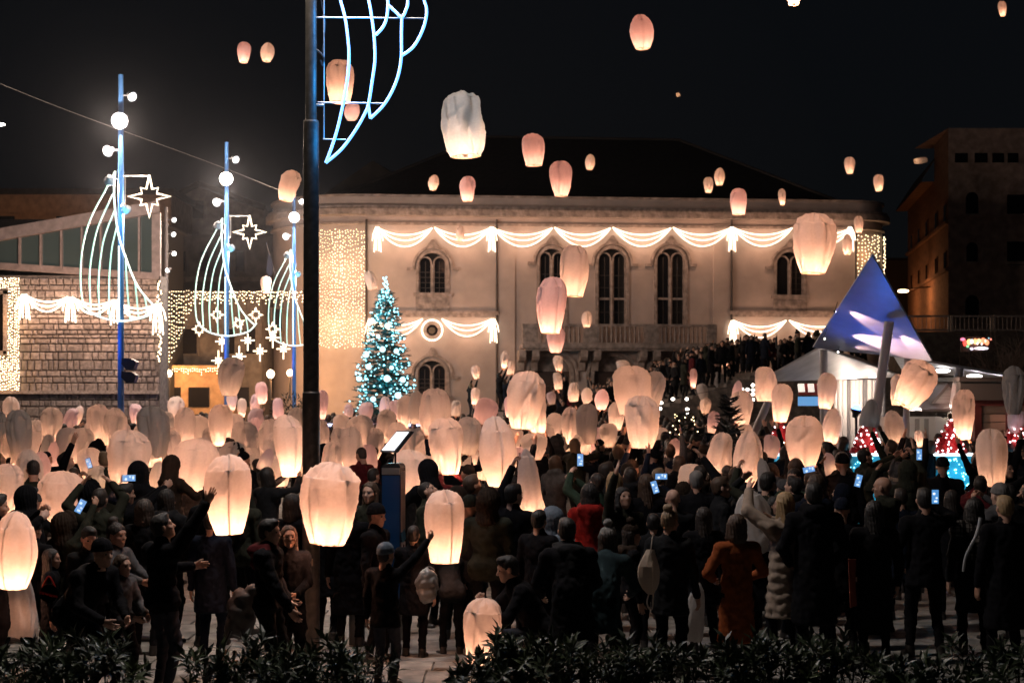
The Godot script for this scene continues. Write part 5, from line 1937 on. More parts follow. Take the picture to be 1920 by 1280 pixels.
	for x in [-0.26, 0.26, 0.0]:
		var w := G.new()
		w.lathe(PackedVector2Array([Vector2(0.09, -0.02), Vector2(0.11, -0.02), Vector2(0.11, 0.02), Vector2(0.09, 0.02), Vector2(0.09, -0.02)]), 18, Transform3D(Basis(Vector3(0, 0, 1), PI / 2), Vector3(x, 0.11, 0.2 if x != 0.0 else -0.3)))
		part("wheel", w, mat("tyre", 0.012, 0.012, 0.012, 0.8), st)
	# dark firs with fairy lights in the crowd and a string of round bulbs
	for q in [[1368, 28.0, 2.55, "dark fir with drooping branches among the lanterns right of centre"], [1282, 33.0, 2.2, "dark bush dotted with tiny warm fairy lights"], [1503, 27.0, 2.1, "small dark potted plant left of the big pale lantern"]]:
		var f := thing("dark_fir", q[3], "fir", P(q[0], HORIZON, q[1]) * Vector3(1, 0, 1))
		var tall: float = q[2]
		var tk := G.new()
		tk.rod(Vector3.ZERO, Vector3(0, tall, 0), 0.05, 0.01)
		part("trunk", tk, mats["bark"], f)
		var nd := G.new()
		var yy := 0.4
		while yy < tall:
			var r := 0.7 * (1.0 - yy / tall) + 0.12
			for j in 9:
				var a := rng.randf() * TAU
				var dir := Vector3(cos(a), 0.35, sin(a)).normalized()
				dir = Vector3(cos(a), rng.randf_range(-0.1, 0.75), sin(a)).normalized()
				var root := Vector3(0, yy + rng.randf_range(-0.1, 0.1), 0)
				nd.tube(PackedVector3Array([root, root + dir * r]), 0.012, 0.004, 3, false)
				for e in 16:
					var c := root + dir * r * (0.2 + 0.8 * e / 16.0)
					var sd := (dir.cross(Vector3.UP) * (1 if e % 2 else -1) + dir * 0.8 + Vector3(0, rng.randf_range(-0.3, 0.3), 0)).normalized()
					var w := sd.cross(dir).normalized() * 0.008
					nd.quad(c - w, c + w, c + sd * 0.12 + w * 0.3, c + sd * 0.12 - w * 0.3)
			yy += 0.11
		var fo := part("foliage", nd, mat("dark_needles", 0.008, 0.010, 0.008, 0.6), f)
		fo.set_meta("kind", "stuff")
		if q[0] == 1282 or q[0] == 1503:
			var fl := G.new()
			for j in 46:
				var a := rng.randf() * TAU
				var y2 := rng.randf_range(0.7, tall)
				var r := 0.75 * (1.0 - y2 / tall) + 0.2
				fl.ball(Vector3(cos(a) * r, y2, sin(a) * r), Vector3.ONE * 0.015, 5, 3)
			var fp2 := part("fairy_lights", fl, glow("fairy_light", 1.0, 0.72, 0.38, 7.0), f)
			fp2.set_meta("kind", "stuff")
	var sb := thing("bulb_string", "scattered round white party bulbs hanging before the stairs", "light string", P(1240, 755, 46))
	for q in [[1240, 755], [1262, 748], [1288, 748], [1289, 767], [1290, 776], [1392, 730], [1402, 730], [1412, 722], [1412, 731], [1412, 739], [1412, 749], [1238, 766]]:
		var g := G.new()
		g.ball(P(q[0], q[1], 46) - sb.position, Vector3(0.06, 0.05, 0.05), 8, 6)
		part("bulb_light", g, glow("party_bulb_light", 1.0, 0.90, 0.78, 8.0), sb)
	var sc := G.new()
	sc.tube(PackedVector3Array([Vector3(0, 0.12, 0), P(1290, 742, 46) - sb.position, P(1412, 716, 46) - sb.position]), 0.008, -1, 4)
	part("cable", sc, mats["cable_black"], sb)

# ---------------------------------------------------------------- sky lanterns
var holders := []      # where someone must stand below a held lantern: [position, height of the rim]

func paper_mat(key: String, r: float, g: float, b: float) -> StandardMaterial3D:
	if mats.has(key):
		return mats[key]
	var m := mat(key, r, g, b, 0.75)
	m.backlight_enabled = true
	m.backlight = Color(1.0, 1.0, 1.0)
	m.albedo_texture = noise_tex(31, 0.03, 0.93, 1.0, 512, 5)
	m.uv1_triplanar = true
	m.uv1_scale = Vector3.ONE * 1.4
	return m

# style: 0 full, 1 dented, 2 slack (half filled), 3 limp cloth, 4 teardrop
func lantern_shell(w: float, h: float, sd: int, style: int, nu: int, nv: int) -> Array:
	var r := RandomNumberGenerator.new()
	r.seed = sd * 7919 + 13
	var nz := FastNoiseLite.new()
	nz.seed = sd
	nz.frequency = 1.0
	nz.fractal_octaves = 2
	var ctrl: Array = [[0.54, 0.0], [0.66, 0.1], [0.81, 0.25], [0.93, 0.42], [1.0, 0.58], [0.985, 0.70], [0.90, 0.82], [0.72, 0.915], [0.42, 0.98], [0.0, 1.0]]
	if style == 2:
		ctrl = [[0.72, 0.0], [0.84, 0.12], [0.97, 0.32], [1.0, 0.5], [0.92, 0.66], [0.80, 0.82], [0.62, 0.94], [0.32, 0.99], [0.0, 1.0]]
	elif style == 3:
		ctrl = [[0.95, 0.0], [1.0, 0.14], [0.96, 0.34], [0.86, 0.55], [0.72, 0.72], [0.52, 0.86], [0.30, 0.95], [0.12, 0.99], [0.0, 1.0]]
	elif style == 4:
		ctrl = [[0.55, 0.0], [0.72, 0.12], [0.92, 0.3], [1.0, 0.46], [0.96, 0.60], [0.84, 0.76], [0.62, 0.9], [0.28, 0.985], [0.0, 1.0]]
	elif style == 5:
		ctrl = [[0.70, 0.0], [0.79, 0.12], [0.91, 0.30], [0.99, 0.50], [1.0, 0.66], [0.93, 0.80], [0.77, 0.91], [0.44, 0.98], [0.0, 1.0]]
	elif style == 6:
		ctrl = [[0.66, 0.0], [0.82, 0.12], [0.95, 0.32], [1.0, 0.5], [0.98, 0.68], [0.86, 0.84], [0.62, 0.93], [0.30, 0.97], [0.0, 1.0]]
	var prof := PackedVector2Array()
	var cv := []
	for c in ctrl:
		cv.append(Vector3(c[0], c[1], 0))
	var fine := curve(cv, 12)
	for j in nv + 1:
		var q := fine[clampi(int(round(float(j) / nv * (fine.size() - 1))), 0, fine.size() - 1)]
		prof.append(Vector2(maxf(q.x, 0.0), q.y))
	var dents := []
	var count: int = [5, 7, 9, 6, 5, 6, 9][style]
	for k in count:
		dents.append([r.randf() * TAU, r.randf_range(0.25, 0.95), r.randf_range(0.18, 0.42), r.randf_range(0.12, 0.35), r.randf_range(0.04, [0.25, 0.40, 0.46, 0.38, 0.22, 0.26, 0.5][style])])
	var twist := r.randf_range(-0.3, 0.3)
	var creases := []      # sharp folds: a line on the paper, each with width and depth
	for k in [4, 6, 7, 6, 4, 4, 8][style]:
		var a0 := r.randf() * TAU
		creases.append([a0, r.randf_range(0.05, 0.5), a0 + r.randfn(0, 0.45), r.randf_range(0.6, 1.0), r.randf_range(0.14, 0.34), r.randf_range(0.05, 0.15) * (1.0 if style in [0, 4, 5] else 1.5)])
	var turn := r.randf() * PI / 2
	var lean := Vector2(r.randfn(0, 0.05), r.randfn(0, 0.05)) * (1.0 if style != 0 else 0.5)
	var flat := 1.0 if style != 3 else 0.5
	var verts := PackedVector3Array()
	var R := w / 2.0
	for j in nv + 1:
		var t: float = prof[j].y
		for k in nu:
			var a := TAU * k / nu
			var near := fposmod(a - turn + PI / 4, PI / 2) - PI / 4      # angle to the nearest seam
			var q := 1.0 - 0.075 * exp(-pow(near / 0.16, 2)) * smoothstep(0.05, 0.5, t)
			q -= 0.05 * exp(-pow(near / 0.05, 2)) * smoothstep(0.3, 0.9, t)
			for dn in dents:
				var da: float = absf(angle_difference(a + twist * t, dn[0]))
				var dt: float = absf(t - dn[1])
				var e: float = exp(-pow(da / dn[2], 2.0) * 1.2 - pow(dt / dn[3], 2.0))
				q -= dn[4] * e * (1.0 - 0.35 * minf(1.0, da / dn[2] * 2.0))
			for cr2 in creases:
				var ft: float = clampf((t - cr2[1]) / (cr2[3] - cr2[1]), 0.0, 1.0)
				var da2: float = absf(angle_difference(a, lerpf(cr2[0], cr2[2], ft))) + absf(t - lerpf(cr2[1], cr2[3], ft)) * 2.0
				q -= cr2[5] * maxf(0.0, 1.0 - da2 / cr2[4])
			# long folds that gather towards the rim, then the crumple of thin paper
			var ridge := absf(nz.get_noise_3d(cos(a) * 2.2, sin(a) * 2.2, t * 0.7 + 5.0))
			q -= ridge * (0.15 if style in [0, 4, 5] else 0.26) * (1.0 - 0.5 * t)
			var cr := absf(nz.get_noise_3d(cos(a) * 3.4 * R * 4.0, sin(a) * 3.4 * R * 4.0, t * h * 7.0))
			q -= cr * (0.045 if style in [0, 4, 5] else 0.08)
			var rr: float = R * prof[j].x * maxf(0.25, q)
			var yy := t * h
			if j > nv * 0.66:
				yy -= (1.0 - q) * h * 0.30
				yy -= 0.045 * h * absf(nz.get_noise_2d(cos(a) * prof[j].x * 2.4 + 9.0, sin(a) * prof[j].x * 2.4))
				yy -= 0.05 * h * exp(-pow(near / 0.2, 2)) * prof[j].x * (0.0 if style == 3 else 1.0)
			if j == 0 and style >= 1 and style <= 3:
				yy += 0.02 * h * nz.get_noise_2d(a * 3.0, 4.0)
			verts.append(Vector3(cos(a) * rr + lean.x * h * t * t, yy, sin(a) * rr * flat + lean.y * h * t * t))
	var idx := PackedInt32Array()
	for j in nv:
		for k in nu:
			var a := j * nu + k
			var b := j * nu + (k + 1) % nu
			idx.append_array([a, a + nu, b, b, a + nu, b + nu])
	var nn := smooth_normals(verts, idx)
	var top := nn[(nv) * nu]
	if top == Vector3.ZERO:
		for k in nu:
			nn[nv * nu + k] = Vector3.UP
	return [verts, nn, idx, turn]

func seam_strips(sh: Array, nu: int, nv: int) -> G:
	var g := G.new()
	var v: PackedVector3Array = sh[0]
	var nn: PackedVector3Array = sh[1]
	for q in 4:
		var k := int(round((float(sh[3]) + q * PI / 2) / TAU * nu)) % nu
		for j in nv - 1:
			var a := v[j * nu + k]
			var b := v[(j + 1) * nu + k]
			var n0 := nn[j * nu + k]
			var n1 := nn[(j + 1) * nu + k]
			var s0 := (b - a).cross(n0).normalized() * 0.007
			g.quad(a + n0 * 0.004 + s0, a + n0 * 0.004 - s0, b + n1 * 0.004 - s0, b + n1 * 0.004 + s0)
	return g

var far_shells := {}

func lantern(label: String, group: String, u: float, vt: float, vb: float, wpx: float, style: int, power: float, tilt: float, d: float, paper: Material) -> Node3D:
	var s := FOCAL / d
	var h := (vb - vt) / s
	var w := wpx / s
	var o := thing("sky_lantern", label, "sky lantern", P(u, vb, d), 0.0, group)
	o.rotation.z = -tilt
	if tilt != 0.0:   # keep the middle where it is
		var mid := P(u, (vt + vb) / 2, d)
		o.position = mid - o.transform.basis * Vector3(0, h / 2, 0)
	var big := vb - vt > 60.0
	var nu := 56 if big else 36
	var nv := 40 if big else 22
	var sd := rng.randi() % 100000
	var sh: Array
	if big:
		sh = lantern_shell(w, h, sd, style, nu, nv)
	else:   # small ones share a few shells
		var key := "%d/%d" % [style, sd % 5]
		if not far_shells.has(key):
			var base := lantern_shell(0.62, 0.85, sd, style, nu, nv)
			var am := ArrayMesh.new()
			G.surface(am, base[0], base[1], base[2], null)
			far_shells[key] = [base, am, seam_strips(base, nu, nv).mesh(null)]
		sh = far_shells[key][0]
	var shell: MeshInstance3D
	if big:
		var am := ArrayMesh.new()
		G.surface(am, sh[0], sh[1], sh[2], paper)
		shell = part("paper_shell", am, paper, o)
		shell.material_override = null
		var seam := part("seam", seam_strips(sh, nu, nv), paper_mat("seam_paper", 0.66, 0.62, 0.58), shell)
		seam.name = "seam"
	else:
		shell = part("paper_shell", far_shells[key_of(far_shells, sh)][1], paper, o)
		shell.scale = Vector3(w / 0.62, h / 0.85, w / 0.62)
		shell.rotation.y = rng.randf() * TAU
	if style != 3 or power > 0.0:
		var rb := 0.0
		var v0: PackedVector3Array = sh[0]
		for k in nu:
			rb += Vector2(v0[k].x, v0[k].z).length() / nu
		if not big:
			rb *= w / 0.62
		var ring := G.new()
		var rp := PackedVector3Array()
		for k in 21:
			rp.append(Vector3(cos(TAU * k / 20), 0, sin(TAU * k / 20)) * rb * 0.97)
		ring.tube(rp, 0.005, -1, 5, false)
		ring.rod(Vector3(-rb, 0.0, 0), Vector3(rb, 0.0, 0), 0.0016, -1, 4)
		ring.rod(Vector3(0, 0.0, -rb), Vector3(0, 0.0, rb), 0.0016, -1, 4)
		part("wire_ring", ring, mat("bamboo_ring", 0.35, 0.26, 0.16, 0.7), o)
		var wax := G.new()
		wax.box(Vector3(0, 0.012, 0), Vector3(0.055, 0.022, 0.055))
		part("fuel_cell", wax, mat("fuel_wax", 0.45, 0.36, 0.26, 0.7), o)
	if power > 0.0:
		var fl := G.new()
		fl.lathe(PackedVector2Array([Vector2(0.0, 0.02), Vector2(0.022, 0.035), Vector2(0.028, 0.055), Vector2(0.018, 0.09), Vector2(0.0, 0.135)]), 8)
		part("flame", fl, glow("flame", 1.0, 0.62, 0.28, 9.0), o)
		omni(Vector3(0, 0.07, 0), Color(1.0, 0.69, 0.54), power * pow(h / 0.8, 2.0), 0.045, o, "flame_light")
	return o

func key_of(dict: Dictionary, sh: Array) -> String:
	for k in dict:
		if dict[k][0] == sh:
			return k
	return ""

# [u, top, bottom, width, style, light 0..1, tilt, depth or 0, held]
const FLYING := [
	[457, 78, 117, 27, 0, 0.8, 0.05, 0], [501, 80, 115, 27, 4, 0.8, 0.12, 0], [638, 110, 192, 54, 5, 1.0, 0.03, 0], [659, 190, 225, 31, 4, 0.7, 0.0, 0],
	[541, 317, 377, 44, 1, 1.0, 0.22, 0], [870, 166, 293, 90, 6, 1.7, -0.05, 18.5], [1001, 249, 310, 44, 5, 0.9, 0.0, 0], [1052, 300, 367, 45, 0, 0.9, -0.02, 0],
	[1107, 289, 318, 20, 4, 0.8, 0.15, 0], [812, 327, 356, 21, 4, 0.8, 0.0, 0], [876, 329, 377, 32, 0, 0.9, 0.0, 0], [1204, 27, 91, 48, 4, 0.9, -0.05, 0],
	[1490, -50, 9, 34, 0, 1.0, 0.05, 0], [1880, 1, 30, 16, 0, 0.7, -0.12, 0], [1594, 293, 325, 21, 0, 0.8, 0.0, 0], [1648, 326, 358, 20, 0, 0.8, -0.04, 0],
	[1329, 331, 361, 20, 0, 0.75, 0.0, 0], [1349, 314, 347, 20, 4, 0.8, 0.0, 0], [1385, 352, 402, 32, 5, 1.0, 0.0, 0], [1467, 353, 384, 15, 0, 0.8, -0.03, 0],
	[1527, 398, 512, 86, 0, 1.5, 0.04, 19.5], [1611, 404, 436, 19, 0, 0.6, 0.0, 0], [1590, 438, 477, 20, 4, 1.0, 0.03, 0], [1078, 457, 555, 57, 5, 0.9, 0.10, 22.0],
	[1032, 517, 625, 62, 0, 1.05, 0.0, 20.5], [1042, 612, 661, 36, 0, 0.8, 0.0, 0], [1100, 583, 613, 21, 4, 0.8, 0.0, 0], [862, 423, 452, 18, 4, 0.7, 0.0, 0],
	[178, 415, 453, 26, 5, 0.7, 0.1, 0], [498, 517, 550, 21, 0, 0.9, 0.0, 0], [696, 506, 543, 24, 2, 0.45, -0.15, 0], [431, 668, 742, 51, 1, 0.26, 0.05, 26.0],
	[1728, 288, 313, 14, 2, 0.12, 1.4, 60.0], [1272, 174, 181, 9, 2, 0.4, 1.2, 100.0]]

const FLYING_LABELS := ["pink lit sky lantern high at upper left, left of a close pair", "peach lit sky lantern high at upper left, right of a close pair", "peach sky lantern glowing behind the blue neon figure's left rope", "small pink sky lantern below the one behind the blue neon figure",
	"dented half dark sky lantern flying just left of the dark post", "large half collapsed sky lantern with bluish see through top, high centre", "squarish pink sky lantern above the roof, right of the large collapsed one", "pale peach sky lantern with dark seam, lower right of the squarish pink one",
	"tiny orange sky lantern tilting over the dark roof, centre", "tiny orange sky lantern above the cornice below the large collapsed one", "small lilac pink sky lantern touching the parapet, left of centre", "coral pink sky lantern alone high against the black sky",
	"sky lantern cut off by the top edge of the picture", "tiny orange sky lantern in the top right corner", "small orange sky lantern in the sky left of the tall building", "small orange sky lantern in the sky nearest above the hall's right end",
	"small orange sky lantern, lower of an overlapping pair above the roof's right half", "small orange sky lantern, upper of an overlapping pair above the roof's right half", "lilac topped sky lantern before the parapet, right of centre", "narrow orange sky lantern just above the parapet, left of the big white one",
	"big bright white sky lantern before the hall's right window", "small orange sky lantern before the hall's right corner cornice", "small orange sky lantern at the right end of the upper garland", "tall grey topped sky lantern tilting before the middle windows",
	"tall pale sky lantern before the balcony, above a lilac one", "lilac sky lantern just under the tall pale one by the balcony", "small round orange sky lantern before the balcony rail", "small dim sky lantern hanging in front of the upper left garland",
	"pink sky lantern behind the top of the first light sail", "small pale sky lantern near the flag left of the third sail", "small grey dented sky lantern beside the christmas tree's tip", "dim grey dented paper lantern floating before the second lamp post",
	"small grey lantern lying sideways in the sky by the tall building", "tiny far reddish speck of a drifting lantern over the roof"]

const CROWD := [
	# left of the first blue post
	[36, 766, 864, 52, 0, 1.3, 0.0, 24, 1], [96, 762, 826, 40, 1, 0.5, 0.0, 31, 1], [3, 770, 870, 30, 0, 1.0, 0.0, 25, 1], [67, 786, 842, 34, 2, 0.5, 0.0, 34, 0], [88, 812, 882, 30, 2, 0.4, 0.1, 28, 1],
	[127, 800, 860, 50, 5, 0.6, 0.0, 27, 1], [146, 759, 798, 21, 4, 0.9, 0.35, 42, 1], [68, 756, 782, 24, 1, 0.25, 0.0, 60, 0], [187, 756, 836, 50, 0, 1.1, 0.0, 27, 1], [217, 763, 843, 46, 1, 1.1, 0.08, 26, 1],
	[265, 732, 766, 17, 4, 0.3, 0.0, 55, 0], [183, 744, 766, 20, 2, 0.2, 0.0, 58, 0], [211, 730, 764, 15, 0, 0.4, 0.0, 58, 0], [255, 756, 794, 24, 1, 0.35, 0.0, 45, 0],
	[289, 758, 858, 68, 0, 1.35, 0.0, 23, 1], [346, 762, 850, 46, 0, 1.1, 0.12, 25, 1], [329, 742, 788, 36, 5, 0.5, 0.0, 46, 0], [305, 748, 772, 24, 1, 0.4, 0.0, 58, 0], [239, 804, 912, 82, 4, 1.0, 0.0, 19.5, 1], [362, 820, 919, 84, 0, 1.4, 0.18, 20.5, 1],
	[56, 841, 930, 56, 4, 0.3, 0.08, 19, 1], [12, 868, 962, 58, 0, 0.9, 0.0, 18, 1], [114, 881, 992, 88, 0, 1.0, 0.0, 17.5, 1], [299, 864, 918, 42, 2, 0.55, 0.0, 21, 1], [180, 872, 915, 46, 2, 0.5, 0.0, 21, 0],
	[28, 956, 1103, 82, 4, 1.3, 0.04, 13.4, 0], [38, 1066, 1192, 74, 3, 0.0, 0.05, 13.9, 0],
	# between the first blue post and the dark post
	[413, 756, 836, 50, 0, 1.1, 0.0, 27, 1], [434, 734, 770, 22, 0, 0.6, 0.0, 48, 0], [453, 746, 782, 20, 0, 0.7, 0.0, 50, 1], [490, 715, 757, 22, 0, 0.9, 0.0, 52, 1], [477, 738, 770, 20, 2, 0.3, 0.0, 54, 0], [480, 764, 800, 34, 2, 0.35, 0.1, 40, 0],
	[453, 788, 862, 62, 1, 0.7, 0.1, 28, 1], [432, 826, 884, 60, 2, 0.55, 0.0, 25, 1], [478, 782, 838, 30, 0, 0.7, 0.0, 36, 0], [503, 784, 872, 44, 0, 0.9, 0.0, 26, 1], [543, 776, 893, 60, 0, 1.4, 0.0, 19.5, 1], [556, 762, 830, 40, 1, 0.4, 0.0, 33, 0],
	[384, 818, 900, 40, 2, 0.6, 0.0, 24, 1], [499, 838, 882, 34, 3, 0.15, 0.3, 22, 0], [425, 850, 1001, 88, 0, 1.35, -0.06, 13.6, 0], [621, 865, 1020, 117, 1, 1.4, 0.10, 13.3, 0],
	[374, 776, 812, 16, 0, 0.5, 0.0, 55, 0], [521, 745, 785, 22, 2, 0.4, 0.0, 50, 0],
	# between the dark post and the christmas tree's right side
	[603, 730, 786, 24, 0, 0.7, 0.0, 40, 0], [606, 785, 850, 24, 0, 0.8, 0.0, 30, 0], [641, 800, 880, 40, 1, 0.7, 0.0, 27, 1], [660, 798, 892, 46, 0, 0.8, -0.05, 24, 1], [675, 777, 849, 56, 0, 1.2, 0.0, 28, 1], [653, 756, 782, 20, 2, 0.3, 0.0, 55, 0], [685, 753, 786, 32, 5, 0.3, 0.0, 52, 0],
	[725, 766, 830, 38, 1, 0.5, 0.0, 33, 1], [721, 742, 780, 22, 4, 0.5, 0.0, 48, 0], [758, 740, 802, 36, 1, 0.6, 0.0, 38, 0], [782, 732, 795, 32, 4, 0.3, 0.1, 36, 0], [815, 726, 816, 66, 5, 1.1, 0.0, 24.5, 1], [768, 802, 868, 50, 1, 0.75, 0.0, 26, 1], [772, 842, 936, 66, 5, 0.95, 0.0, 18.5, 1],
	[746, 748, 786, 28, 1, 0.4, 0.0, 44, 0],
	# right of the tree, up to the middle of the picture
	[838, 780, 889, 66, 1, 1.3, 0.0, 20.5, 1], [878, 780, 852, 50, 5, 0.35, 0.12, 23, 1], [855, 750, 780, 20, 2, 0.5, 0.0, 55, 1], [892, 684, 710, 17, 0, 1.2, 0.0, 66, 1], [891, 726, 758, 17, 0, 1.0, 0.0, 60, 1], [910, 745, 796, 50, 5, 0.55, 0.35, 34, 1], [984, 693, 804, 78, 5, 1.4, 0.0, 20, 1], [1006, 728, 812, 44, 1, 0.9, 0.0, 26, 1],
	[936, 778, 912, 78, 4, 1.1, 0.0, 16.8, 1], [1000, 810, 862, 56, 5, 0.8, 0.0, 24, 0], [995, 838, 979, 62, 3, 0.55, 0.0, 15.8, 0], [834, 916, 1054, 74, 5, 1.25, 0.0, 14.3, 0], [1039, 773, 826, 32, 0, 0.8, 0.0, 36, 1], [1044, 815, 852, 38, 5, 0.6, 0.0, 29, 1], [1066, 762, 832, 34, 1, 0.8, 0.0, 29, 1],
	[1100, 755, 832, 46, 5, 0.9, 0.0, 27, 1], [1088, 813, 858, 42, 2, 0.55, 0.0, 27, 1], [1034, 734, 758, 20, 1, 0.1, 0.0, 50, 0], [1074, 716, 753, 22, 4, 1.0, 0.0, 56, 1], [1101, 726, 759, 21, 4, 1.0, 0.0, 58, 1], [1128, 729, 768, 27, 4, 1.0, 0.0, 52, 1], [946, 657, 690, 17, 0, 1.0, 0.05, 62, 1], [957, 676, 702, 17, 2, 0.7, 0.0, 64, 1],
	[1047, 665, 696, 18, 0, 1.0, -0.1, 62, 1], [1046, 697, 730, 20, 2, 0.7, -0.1, 60, 1], [955, 742, 782, 22, 0, 0.5, 0.0, 50, 0], [1156, 752, 806, 34, 1, 1.1, 0.0, 33, 1], [1140, 792, 838, 40, 1, 0.8, 0.0, 29, 1],
	[20, 742, 800, 36, 1, 0.5, 0.0, 38, 0], [52, 790, 872, 44, 0, 0.9, 0.1, 26, 0], [108, 826, 884, 44, 5, 0.8, 0.0, 27, 0], [150, 800, 868, 46, 1, 0.9, 0.0, 26, 0], [168, 838, 900, 48, 0, 0.9, 0.0, 24, 0], [204, 836, 894, 40, 5, 0.6, 0.0, 26, 0],
	[268, 794, 868, 44, 4, 0.8, 0.0, 27, 0], [316, 800, 880, 52, 1, 0.9, 0.0, 24, 0], [330, 856, 912, 44, 2, 0.5, 0.0, 23, 0], [395, 800, 868, 42, 5, 0.8, 0.0, 28, 0], [440, 774, 826, 34, 0, 0.8, 0.0, 34, 0], [468, 838, 892, 44, 1, 0.7, 0.0, 26, 0], [518, 808, 884, 50, 0, 1.0, 0.0, 24, 0],
	[574, 812, 892, 44, 0, 0.9, 0.0, 24, 0], [620, 826, 892, 46, 5, 0.9, 0.0, 25, 0], [700, 800, 862, 44, 1, 0.8, 0.0, 28, 0], [745, 790, 850, 40, 0, 0.9, 0.0, 29, 0], [788, 800, 868, 46, 4, 0.9, 0.0, 26, 0], [802, 852, 912, 46, 5, 0.7, 0.0, 24, 0], [900, 808, 872, 44, 1, 0.8, 0.0, 27, 0],
	[960, 794, 850, 40, 0, 0.8, 0.0, 30, 0], [1022, 790, 846, 38, 5, 0.8, 0.0, 31, 0], [1120, 800, 850, 36, 0, 0.8, 0.0, 32, 0], [1158, 816, 862, 36, 1, 0.6, 0.0, 32, 0], [1240, 800, 846, 32, 4, 0.5, 0.0, 34, 0], [560, 830, 880, 40, 2, 0.5, 0.0, 27, 0], [40, 836, 900, 46, 5, 0.8, 0.0, 24, 0], [225, 790, 850, 40, 1, 0.7, 0.0, 30, 0],
	[246, 820, 890, 40, 5, 0.7, -0.1, 25, 0], [280, 838, 906, 46, 0, 0.9, 0.1, 23, 0], [312, 770, 824, 36, 1, 0.5, 0.0, 36, 0], [372, 778, 838, 40, 0, 0.8, 0.0, 31, 0], [398, 836, 900, 44, 4, 0.7, 0.15, 25, 0], [414, 806, 870, 40, 2, 0.5, -0.2, 29, 0], [478, 806, 872, 42, 5, 0.7, 0.0, 28, 0], [522, 846, 912, 44, 0, 0.8, -0.1, 23, 0],
	[20, 806, 876, 44, 1, 0.8, 0.0, 25, 0], [76, 846, 904, 40, 4, 0.6, 0.0, 25, 0], [132, 764, 812, 32, 2, 0.4, 0.2, 40, 0], [174, 784, 846, 38, 5, 0.6, 0.0, 30, 0], [210, 880, 926, 38, 1, 0.5, 0.0, 24, 0], [640, 776, 826, 34, 5, 0.6, 0.0, 36, 0], [690, 832, 890, 40, 2, 0.5, 0.15, 27, 0], [716, 780, 832, 34, 4, 0.6, 0.0, 36, 0],
	[806, 780, 832, 36, 2, 0.4, -0.2, 34, 0], [862, 842, 904, 42, 0, 0.8, 0.0, 25, 0], [912, 834, 900, 44, 5, 0.7, 0.12, 24, 0], [972, 836, 894, 42, 1, 0.7, 0.0, 26, 0], [1034, 830, 884, 38, 2, 0.6, 0.1, 29, 0], [1074, 806, 858, 36, 0, 0.7, 0.0, 31, 0], [1180, 830, 876, 34, 4, 0.6, -0.1, 32, 0], [560, 790, 840, 34, 5, 0.6, 0.0, 35, 0],
	# right of the middle
	[1190, 684, 778, 78, 5, 0.9, 0.0, 24, 1], [1226, 694, 760, 46, 1, 0.25, 0.0, 30, 0], [1205, 739, 840, 72, 0, 1.25, 0.0, 20, 1], [1170, 674, 700, 24, 5, 0.6, 0.0, 64, 0], [1358, 656, 688, 26, 5, 1.1, 0.45, 64, 1], [1301, 690, 727, 14, 4, 1.0, 0.0, 58, 1], [1349, 696, 728, 21, 4, 1.0, 0.0, 60, 1], [1318, 718, 752, 21, 0, 0.8, 0.0, 56, 1], [1323, 745, 776, 24, 5, 0.7, 0.0, 56, 1],
	[1390, 731, 797, 48, 0, 1.1, 0.0, 31, 1], [1384, 712, 750, 24, 3, 0.4, 0.0, 42, 0], [1436, 686, 752, 46, 5, 1.15, 0.0, 30, 1], [1466, 718, 791, 43, 0, 1.2, 0.0, 28, 1], [1350, 808, 898, 52, 4, 0.7, 0.0, 20.5, 1], [1404, 806, 912, 60, 4, 0.8, 0.0, 19.3, 1], [1449, 815, 858, 36, 5, 0.3, 0.0, 27, 0], [1507, 777, 878, 76, 0, 1.0, 0.0, 19.8, 1], [1298, 868, 924, 58, 2, 0.6, 0.0, 19, 0],
	[1266, 820, 858, 34, 3, 0.4, 0.1, 26, 1], [1395, 792, 826, 34, 2, 0.5, 0.0, 31, 0], [1338, 770, 812, 26, 1, 0.3, 0.2, 33, 0], [1434, 856, 920, 30, 3, 0.0, 0.0, 18.2, 0], [1412, 914, 1036, 82, 3, 0.0, -0.2, 14.95, 0],
	[1552, 698, 767, 42, 0, 1.1, 0.0, 29, 1], [1560, 764, 832, 34, 4, 0.9, 0.0, 28, 1], [1678, 768, 830, 38, 4, 0.45, 0.0, 27, 1], [1806, 728, 824, 42, 5, 0.95, -0.05, 25, 1], [1718, 674, 766, 66, 0, 1.1, 0.55, 22.5, 1], [1684, 700, 760, 34, 1, 0.6, 0.1, 30, 0], [1861, 802, 911, 62, 5, 0.42, -0.02, 18, 1], [1903, 684, 776, 48, 1, 0.0, 0.0, 22, 1], [1632, 746, 800, 60, 3, 0.0, 0.1, 26, 1], [1557, 846, 890, 30, 3, 0.15, -0.3, 21, 0], [1905, 766, 812, 28, 5, 0.7, 0.0, 29, 1], [1724, 806, 838, 14, 0, 0.9, 0.0, 29, 1],
	[904, 1118, 1252, 82, 0, 1.0, 0.06, 13.2, 0], [1301, 1090, 1202, 46, 3, 0.0, 0.1, 14.2, 0]]

